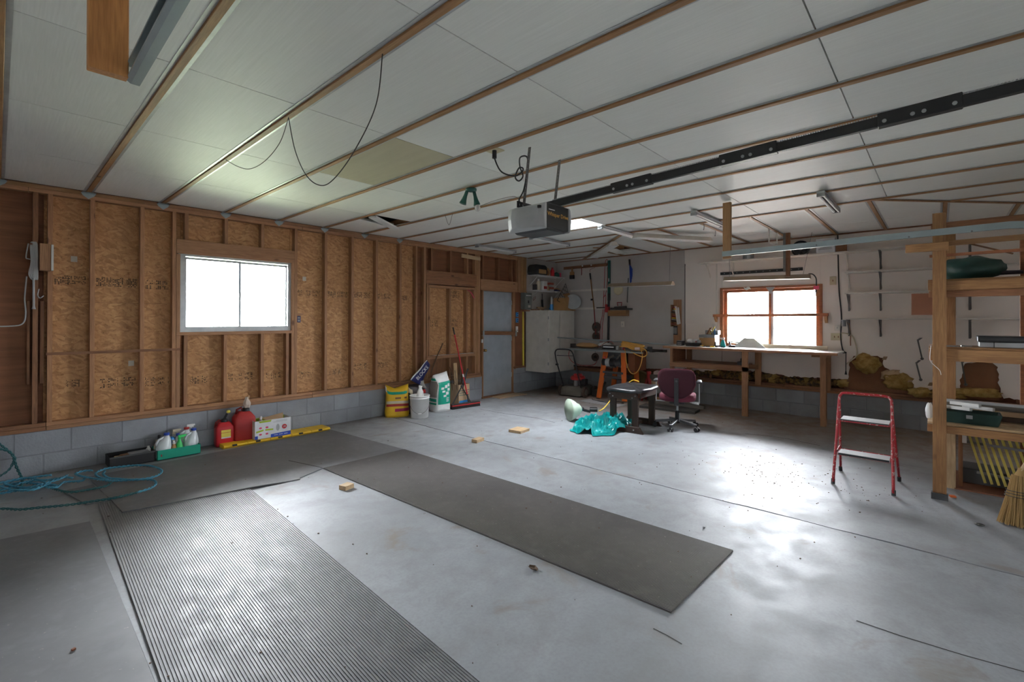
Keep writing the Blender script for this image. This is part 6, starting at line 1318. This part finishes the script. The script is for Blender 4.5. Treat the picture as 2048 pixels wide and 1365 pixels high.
for q in (hb_[0][1], hb_[1][1]): lo_(G().cbox((q[0] + .01, q[1], q[2] - .05), (.05, .04, .03)), 'clamp_knob', 'black')
lo_(G().tube(smoothpath([(-.56, -.215, .84), (-.50, -.24, .66), (-.35, -.22, .45), (-.1, -.12, .30)], 5), .006, 5), 'throttle_cable', 'black')
# ---- office chair
t = thing('office_chair', 'maroon upholstered office chair seen from behind', 'chair', (6.535, 2.785, 0), math.radians(20))
def loc(g, n, m, **k): return g.build(n, m, t, local=True, **k)
for i in range(5):
    a = math.radians(186 - 20 + 72 * i); c, s_ = math.cos(a), math.sin(a)
    G_ = G().bar((c * .03, s_ * .03, .115), (c * .30, s_ * .30, .085), .045, .035); lg = loc(G_, 'base_leg', 'base_metal', bevel=.006)
    wv = (-s_, c)
    g = G()
    for k in (-1, 1): g.cyl((c * .31 + wv[0] * .024 * k - wv[0] * .009, s_ * .31 + wv[1] * .024 * k - wv[1] * .009, .030), (c * .31 + wv[0] * .024 * k + wv[0] * .009, s_ * .31 + wv[1] * .024 * k + wv[1] * .009, .030), .030, 14)
    g.cyl((c * .31, s_ * .31, .03), (c * .305, s_ * .305, .085), .010, 6); g.build('caster', 'black', lg, local=True)
loc(G().cyl((0, 0, .07), (0, 0, .25), .032, 14), 'column', 'black'); loc(G().cyl((0, 0, .25), (0, 0, .38), .016, 12), 'gas_lift', 'steel'); loc(G().cyl((-.04, -.03, .10), (-.04, -.03, .22), .008, 8), 'lever', 'light_grey')
def pad(n, m, f, N_=28): return loc(G().loft([f(q, N_) for q in range(6)]), n, m, smooth=True)
def seat_ring(q, n):
    z, s_ = [(.385, .80), (.39, .93), (.41, 1.0), (.455, 1.0), (.475, .94), (.48, .75)][q]; o = []
    for i in range(n):
        a = 2 * PI * i / n; c, s2 = math.cos(a), math.sin(a); x = .235 * math.copysign(abs(c) ** .45, c) * s_ + .03; y = .25 * math.copysign(abs(s2) ** .45, s2) * s_
        o.append((x, y, z - .10 * max(0, x - .16) + .02 * abs(y) / .25 + .03 * max(0, -x - .05)))
    return o
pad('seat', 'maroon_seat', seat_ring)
def back_ring(q, n):
    dx, s_ = [(-.255, .86), (-.252, .97), (-.24, 1.0), (-.21, 1.0), (-.19, .95), (-.18, .8)][q]; o = []
    for i in range(n):
        a = 2 * PI * i / n; c, s2 = math.cos(a), math.sin(a); z = .205 * math.copysign(abs(s2) ** .45, s2); wd = .245 * (1.0 if z > -.02 else 1 - .55 * ((-.02 - z) / .185) ** 1.5)
        y = wd * math.copysign(abs(c) ** .36, c); o.append((dx - .03 * math.cos(y / .25 * 1.2) * -1 - .06 * (z + .2) * .5, y * s_, .655 + z * s_))
    return o
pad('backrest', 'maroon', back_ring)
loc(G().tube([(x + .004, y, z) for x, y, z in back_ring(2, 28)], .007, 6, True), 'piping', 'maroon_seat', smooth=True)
loc(G().bar((-.262, 0, .36), (-.275, 0, .74), .008, .06, (0, 1, 0)).bar((-.27, 0, .365), (.02, 0, .375), .06, .012), 'back_spine', 'black', bevel=.004); loc(G().cyl((-.28, 0, .70), (-.272, 0, .70), .016, 10), 'spine_bolt', 'dark_grey')
loc(G().box(-.12, .12, -.10, .10, .36, .386), 'seat_plate', 'black')
for s_ in (-1, 1):
    ar = loc(G().bar((0, s_ * .17, .378), (0, s_ * .295, .378), .03, .012).bar((0, s_ * .292, .37), (-.01, s_ * .292, .66), .03, .012, (0, 1, 0)), 'arm_post', 'chrome_dull'); G().loft([[(-.11 + .22 * q, s_ * .292 + .034 * math.cos(a), .675 + .016 * math.sin(a)) for a in [i * PI / 5 for i in range(10)]] for q in (0, .08, .5, .92, 1)]).build('arm_pad', 'dark_grey', ar, local=True, smooth=True)
loc(G().bar((-.10, -.20, .385), (-.10, -.29, .372), .035, .012), 'adjust_lever', 'light_grey')
# ---- low padded bench
t = thing('padded_stool', 'low dark brown wooden bench with a black padded top', 'bench', (6.13, 3.27, 0), math.radians(3))
def leg(x, y): return G().box(x - .018, x + .018, y - .045, y + .045, .015, .545)
for x in (-.28, .28):
    for y in (-.165, .165): loc(leg(x + (.0), y), 'leg', 'darkboard_z', bevel=.003)
    s_ = -1 if x < 0 else 1; xx = x + s_ * .036
    loc(G().prism([(xx - .017, -.225, .45), (xx - .017, .225, .45), (xx - .017, .225, .50), (xx - .017, .20, .545), (xx - .017, -.20, .545), (xx - .017, -.225, .50)], (.034, 0, 0)), 'apron', 'darkboard_y', bevel=.003)
    f_ = loc(G().prism([(xx - .017, -.30, .0), (xx - .017, .27, 0), (xx - .017, .235, .088), (xx - .017, -.245, .088)][::-1], (.034, 0, 0)), 'sled_foot', 'darkboard_y', bevel=.003)
    for y in (-.165, .165): G().cyl((xx + s_ * .018, y, .045), (xx + s_ * .024, y, .045), .009, 8).build('bolt', 'steel', f_, local=True)
    for y in (-.19, -.145, .145, .19): loc(G().cyl((xx + s_ * .018, y, .48 + (.03 if abs(y) > .17 else 0)), (xx + s_ * .024, y, .48 + (.03 if abs(y) > .17 else 0)), .009, 8), 'bolt', 'steel')
for y in (-.225, .225): loc(G().box(-.26, .26, y - .014, y + .014, .47, .545), 'side_rail', 'darkboard_x', bevel=.003)
loc(G().box(-.28, .28, -.02, .02, .02, .06), 'stretcher', 'darkboard_x')
loc(G().loft([[(.375 * math.copysign(abs(math.cos(a)) ** .35, math.cos(a)) * s_, .275 * math.copysign(abs(math.sin(a)) ** .35, math.sin(a)) * s_, z + .006 * math.sin(9 * a)) for a in [2 * PI * i / 32 for i in range(32)]] for z, s_ in ((.546, .94), (.555, 1.0), (.575, 1.0), (.592, .96), (.60, .85), (.603, .5), (.603, .05))]), 'padded_top', 'leather', smooth=True)
# ---- teal tarp, funnel lamp, yellow cord
import mathutils.noise as mn
def tarpz(x, y):
    dx, dy = (x - 5.83) / .56, (y - 3.56) / .37; rr = math.sqrt(dx * dx + dy * dy); e_ = max(0, 1 - rr ** 2.2)
    n1 = 1 - abs(mn.noise(Vector((x * 5.2, y * 5.2, 1.7)))) * 2; n2 = 1 - abs(mn.noise(Vector((x * 12, y * 12, 4.1)))) * 2
    n3 = abs(mn.noise(Vector((x * 24, y * 24, 7.7)))); pk = math.exp(-((x - 5.72) ** 2 + (y - 3.42) ** 2) / .008)
    return .012 + e_ ** .45 * (.06 + .12 * max(0, n1) ** 3 + .045 * max(0, n2) ** 2 + .014 * n3 + .09 * pk)
def tarp_pt(u, v):
    a = 2 * PI * u; rr = v * (1 + .10 * math.sin(5 * a + 1) + .06 * math.sin(11 * a)); x = 5.83 + .56 * rr * math.cos(a); y = 3.56 + .37 * rr * math.sin(a)
    x += .02 * mn.noise(Vector((x * 14, y * 14, 9.))); return (x, y, max(.004, tarpz(x, y)))
one(G().grid(tarp_pt, 90, 34), 'tarp', 'teal', 'crumpled teal plastic tarp heaped under the padded bench', 'tarp', solid=.002)
for (x, y, zt, w_, d_, lb) in ((5.66, 3.52, .30, .09, (.02, .06), 'upright teal fold at the front of the tarp'),):
    pass
t = thing('clamp_lamp', 'pale green funnel shaped lamp shade lying beside the tarp', 'lamp', (5.85, 4.15, 0))
ax = Vector((.87, -.5, .0)).normalized(); oc = Vector((5.84, 4.19, .172))
G().lathe([(.165, 0), (.168, .004), (.158, .04), (.138, .08), (.112, .115), (.100, .12), (.085, .165), (.045, .20), (.040, .20), (.08, .163), (.095, .118), (.108, .112), (.134, .078), (.154, .038), (.163, 0)], oc, ax, 32).build('shade', 'cone', t, smooth=True)
G().tube([oc + ax * .195, oc + ax * .23, oc + ax * .26 + Vector((0, 0, -.02)), oc + ax * .36 + Vector((0, 0, -.05))], [.03, .03, .022, .02], 10).build('lamp_socket', 'black', t); G().cyl(oc + ax * .20, oc + ax * .21, .046, 12).build('socket_ring', 'chrome', t); G().cbox(oc + ax * .42 + Vector((0, 0, -.02)), (.12, .14, .05), -1.0).build('clamp', 'black', t, bevel=.006)
one(G().tube(smoothpath([(5.95, 3.72, .20), (6.12, 3.74, .22), (6.32, 3.72, .34), (6.50, 3.66, .47), (6.62, 3.55, .60), (6.53, 3.42, .617), (6.48, 3.36, .612)], 6), .009, 6), 'yellow_cord', 'yellow_cord', 'yellow cord rising from the tarp over the padded bench', 'cord', smooth=True)
# ---- red step stool
t = thing('step_stool', 'paint splattered red folding two step stool', 'step stool', (5.56, .52, 0))
T0 = .011
def fr(u, y): return Vector((5.31 + .21 * u / .84, y, u))
L0, L1, R0, R1 = (5.31, .748), (5.52, .722), (5.31, .302), (5.52, .328)
G().tube(smoothpath([(5.31, .748, .02), (5.41, .736, .4), (5.50, .726, .76), (5.515, .715, .82), (5.52, .68, .843), (5.52, .525, .846), (5.52, .37, .843), (5.515, .335, .82), (5.50, .324, .76), (5.41, .314, .4), (5.31, .302, .02)], 5), .0125, 10).build('front_frame', 'red_chipped', t, smooth=True)
for y0, y1 in ((.755, .722), (.288, .326)):
    G().tube([(5.825, y0, .02), (5.50, y1, .74)], .011, 10).build('rear_leg', 'red_chipped', t, smooth=True); G().lathe([(.016, 0), (.016, .045), (.012, .05)], (5.825, y0, 0), (-.4, 0, 1), 10).build('rubber_foot', 'black', t)
for y in (.749, .301): G().lathe([(.0165, 0), (.0165, .045), (.013, .05)], (5.31, y, 0), (.25, 0, 1), 10).build('rubber_foot', 'black', t)
G().tube([(5.72, .745, .25), (5.72, .298, .25)], .008, 8).build('rear_brace', 'red_chipped', t)
st = G().box(5.37, 5.56, .325, .725, .265, .285).build('lower_step', 'red_chipped', t, bevel=.004); G().box(5.366, 5.371, .33, .72, .27, .292).box(5.375, 5.55, .335, .715, .286, .289).build('tread', 'light_grey', st); G().box(5.3645, 5.3665, .335, .715, .272, .288).build('black_grip', 'black', st)
st = G().box(5.44, 5.66, .335, .715, .575, .595).build('upper_step', 'red_chipped', t, bevel=.004); G().box(5.445, 5.65, .342, .708, .596, .600).build('tread', 'light_grey', st); G().box(5.4365, 5.4405, .34, .71, .588, .60).build('black_grip', 'dark_grey', st)
for y in (.738, .312): G().bar((5.37, y, .275), (5.69, y, .30), .006, .02).bar((5.45, y - math.copysign(.01, y - .5), .585), (5.58, y - math.copysign(.01, y - .5), .58), .006, .02).build('side_link', 'red_chipped', t)
# ---- shelving on the right
t = thing('lumber_shelves', 'tall shelving unit built of pine two by fours at the right', 'shelving', (5.8, -.25, 0))
G().box(5.458, 5.498, -.045, .045, .055, 2.48).build('post', 'shelfwood_z', t, bevel=.002); G().box(5.45, 5.506, -.055, .055, 0, .054).build('post_base', 'dark_grey', t)
G().box(6.08, 6.12, -.115, -.03, .0, 2.40).build('post', 'shelfwood_z', t, bevel=.002); G().box(6.06, 6.10, -.62, -.53, 0, 2.30).build('post', 'red_wood', t, bevel=.002); G().box(5.458, 5.498, -.95, -.86, 0, 2.4).build('post', 'shelfwood_z', t)
G().box(5.90, 5.93, -.11, -.02, .0, .58).build('post_sister', 'pale_z', t)
for z0, z1, ov in ((1.825, 1.89, .075), (1.21, 1.30, .07), (.585, .635, .08)):
    G().box(5.499, 5.537, -.95, ov, z0 - .012, z1).build('shelf_beam', 'shelfwood_y', t, bevel=.002); G().box(6.042, 6.079, -.95, ov - .01, z0, z1).build('shelf_beam', 'shelfwood_y', t, bevel=.002)
    for x in (5.56, 5.72, 5.88): G().box(x - .022, x + .14 - .024, -.95, ov, z1 + .001, z1 + .019).build('shelf_plank', 'shelfwood_y' if z0 > 1 else 'pale_y', t, bevel=.002)
G().box(5.538, 5.575, -.95, .07, 1.752, 1.81).build('shelf_beam', 'old_y', t, bevel=.002)
G().box(5.42, 5.457, -.06, .225, 2.15, 2.222).build('cross_stub', 'shelfwood_y', t, bevel=.002); G().bar((5.51, .02, 2.215), (5.51, -.95, 2.225), .022, .045).build('top_rail', 'shelfwood_y', t, bevel=.002); G().bar((5.52, .065, 2.115), (5.52, -.9, 2.12), .018, .024).build('thin_rail', 'red_wood', t)
G().bar((6.11, .06, 2.455), (6.11, -.95, 2.46), .038, .07).build('top_beam', 'old_y', t, bevel=.002); G().bar((5.55, -.2, 2.20), (5.60, -.45, 2.10), .012, .012).build('lath', 'old_y', t)
one(G().box(5.90, 5.912, .03, .20, 1.60, 1.805), 'brown_panel', 'brown_board', 'square brown hardboard piece hanging at the left of the shelves', 'panel')
one(G().bar((5.60, .25, 1.843), (5.60, .0, 1.84), .02, .008), 'pencil_stick', 'yellow_soft', 'thin yellow stick poking out of the top shelf', 'stick') if False else None
soft((5.75, -.20, 1.995), (.16, .22, .105), 'tarp_green', 'folded_tarp', 'dark green folded tarp on the top shelf', 'tarp', 12)
one(G().loft([[(5.75 + .05 * s_ * math.cos(a), y, 1.94 + .03 * s_ + .03 * s_ * math.sin(a)) for a in [i * PI / 4 for i in range(8)]] for y, s_ in ((-.30, 1.0), (-.42, .6), (-.52, .55))]), 'tarp_tail', 'bag_dark', 'dark rolled sleeve at the right end of the green tarp', 'bundle', smooth=True)
SH2 = 1.32
t = thing('electronics_case', 'black and silver electronic case on the middle shelf', 'case', (5.76, -.44, SH2)); G().box(5.64, 5.92, -.72, -.255, SH2 + .001, SH2 + .045).build('case_base', 'light_grey', t, bevel=.004); G().box(5.625, 5.935, -.73, -.245, SH2 + .045, SH2 + .095).build('case_lid', 'black', t, bevel=.006); G().box(5.638, 5.64, -.345, -.34, SH2, SH2 + .045).build('seam', 'black', t)
G().box(5.622, 5.6245, -.72, -.26, SH2 + .066, SH2 + .070).build('ridge', 'dark_grey', t)
one(G().tube([(5.66, -.14, SH2 + .006), (5.68, -.21, SH2 + .006)], [.007, .004], 6), 'screwdriver', 'steel', 'small screwdriver lying on the middle shelf', 'tool'); one(G().cbox((5.58, -.10, SH2 + .004), (.015, .12, .008)), 'flat_file', 'bracket_metal', 'flat dark file on the front of the middle shelf', 'tool')
one(G().tube(smoothpath([(5.47, .055, 1.33), (5.452, .062, 1.22), (5.452, .05, 1.18), (5.45, .0, 1.12), (5.448, -.01, 1.08)], 5), .0022, 5), 'white_string', 'white', 'white string hanging on the front post of the shelves', 'string')
SH3 = .655
t = thing('socket_tray', 'dark green tool tray on the lowest shelf', 'tray', (5.70, -.20, SH3))
G().loft([[(5.70 + .11 * a * s_, -.19 + .20 * b * s_, SH3 + z) for a, b in ((-1, -1), (1, -1), (1, 1), (-1, 1))] for z, s_ in ((.001, .88), (.10, 1.0), (.10, .94), (.02, .84))]).build('tray_body', 'tray_green', t, bevel=.004); G().box(5.585, 5.592, -.21, -.17, SH3 + .05, SH3 + .08).build('latch', 'light_grey', t)
for i, (y, x, z, rz, lb) in enumerate(((-.11, 5.70, .12, .35, 'left white plastic block in the green tray'), (-.17, 5.76, .15, .3, 'middle white plastic block in the green tray'), (-.25, 5.74, .13, .4, 'right white plastic block in the green tray'))): one(G().cbox((x, y, SH3 + z), (.20, .055, .03), rz + PI * .28, .12, 0), 'plastic_block', 'white', lb, 'block', bevel=.003)
soft((5.62, .068, SH3 + .075), (.04, .028, .075), 'paper', 'paper_wad', 'crumpled white paper left of the front post on the lowest shelf', 'paper', 14)
for i, (z, m_, lb) in enumerate(((.03, 'rusty', 'lowest weathered plank stacked at the back of the shelf'), (.075, 'cardboard_pale', 'middle weathered plank stacked at the back of the shelf'), (.12, 'mower_grey', 'thick grey plank stacked at the back of the shelf'), (.155, 'light_grey', 'whitish top plank stacked at the back of the shelf'))): one(G().box(5.93 + .005 * i, 6.02, -.94, -.06 + .02 * i, SH3 + z - .026, SH3 + z + (.016 if i != 3 else .0)), 'stored_plank', m_, lb, 'plank', group='planks stacked on the shelf')
# under the shelves
t = thing('slatted_lounger', 'folded lounger with yellow slats leaning under the shelves', 'lounger', (5.95, -.5, 0))
for i in range(15): y = -.20 - i * .042; G().bar((6.0 - .004 * i, y, .50), (5.86 - .004 * i, y - .10, .11), .008, .018, (0, 1, 0)).build('slat', 'slat', t)
G().bar((6.01, -.18, .43), (5.84, -.80, .43), .02, .02).bar((5.93, -.25, .18), (5.76, -.86, .18), .02, .02).build('slat_frame', 'bracket_metal', t)
G().bar((5.98, -.17, .42), (5.98, -.17, .53), .03, .02).build('white_hinge', 'white', t)
one(G().box(6.16, 6.46, -.75, -.14, .013, .15), 'storage_bin', 'dark_grey', 'dark grey bin on the floor under the shelves', 'bin', bevel=.006); one(G().box(6.0, 6.03, -.16, -.13, 0, .50), 'upright_lath', 'old_z', 'dark upright lath under the lowest shelf', 'board')
one(G().box(5.9, 6.6, -.9, -.1, 0, .012), 'floor_board', 'brown_board', 'brown board lying on the floor under the shelves', 'board'); one(G().cbox((5.62, -.085, .008), (.035, .04, .012), .3), 'wrapper', 'orange', 'small orange and yellow wrapper at the shelf post', 'wrapper')
p = onZ(1960, 1052); one(G().ball((p.x, p.y, .008), (.02, .03, .009), 8, 5), 'dead_leaf', 'wire_dark', 'small dark lump on the floor in front of the corn broom', 'debris', smooth=True)
# corn broom
t = thing('corn_broom', 'straw corn broom standing at the right edge', 'broom', (5.16, -.46, 0)); bx, by = 5.16, -.455
g = G()
for i in range(520):
    rr = random.Random(i); a = rr.uniform(0, 2 * PI); q = math.sqrt(rr.random()); c_, s_ = math.cos(a) * q, math.sin(a) * q
    g.tube([(bx + .03 * c_ , by + .05 * s_, .385), (bx + .045 * c_, by + .085 * s_, .20), (bx + .06 * c_ + rr.uniform(-.005, .005), by + .13 * s_ + rr.uniform(-.008, .008), .004 + rr.random() * .012)], [.004, .004, .0025], 4)
g.build('bristles', 'straw', t, kind='stuff')
G().loft([[(bx + .041 * s_ * math.cos(a), by + .078 * s_ * math.sin(a), z) for a in [i * PI / 8 for i in range(16)]] for z, s_ in ((.03, 1.22), (.12, 1.08), (.22, .88), (.30, .72), (.38, .5), (.42, .28), (.44, .22))]).build('broom_head', 'straw', t, smooth=True)
for z, s_ in ((.225, .90), (.245, .86), (.265, .82)): G().tube([(bx + .052 * s_ * math.cos(a), by + .098 * s_ * math.sin(a), z) for a in [i * PI / 10 for i in range(20)]], .003, 5, True).build('binding', 'wire_dark', t)
G().tube([(bx, by, .42), (bx + .12, by - .42, 1.45)], .012, 10).build('handle', 'pale_z', t)

one(G().grid(lambda u, v: (XB - .02 - .01 * math.sin(3 * u), 2.40 + .10 * u + .02 * v, 2.07 + .04 * v + .01 * math.sin(7 * u)), 6, 4), 'tape_scrap', 'paper', 'left torn white scrap stuck at the window head', 'scrap', solid=.002)
one(G().add([(XB - .02, 2.03, 2.10), (XB - .02, 2.17, 2.10), (XB - .028, 2.13, 2.04), (XB - .03, 2.10, 1.98), (XB - .025, 2.06, 2.05)], [(0, 1, 2, 3, 4)]), 'tape_scrap', 'light_grey', 'right hanging grey scrap stuck at the window head', 'scrap', solid=.002)
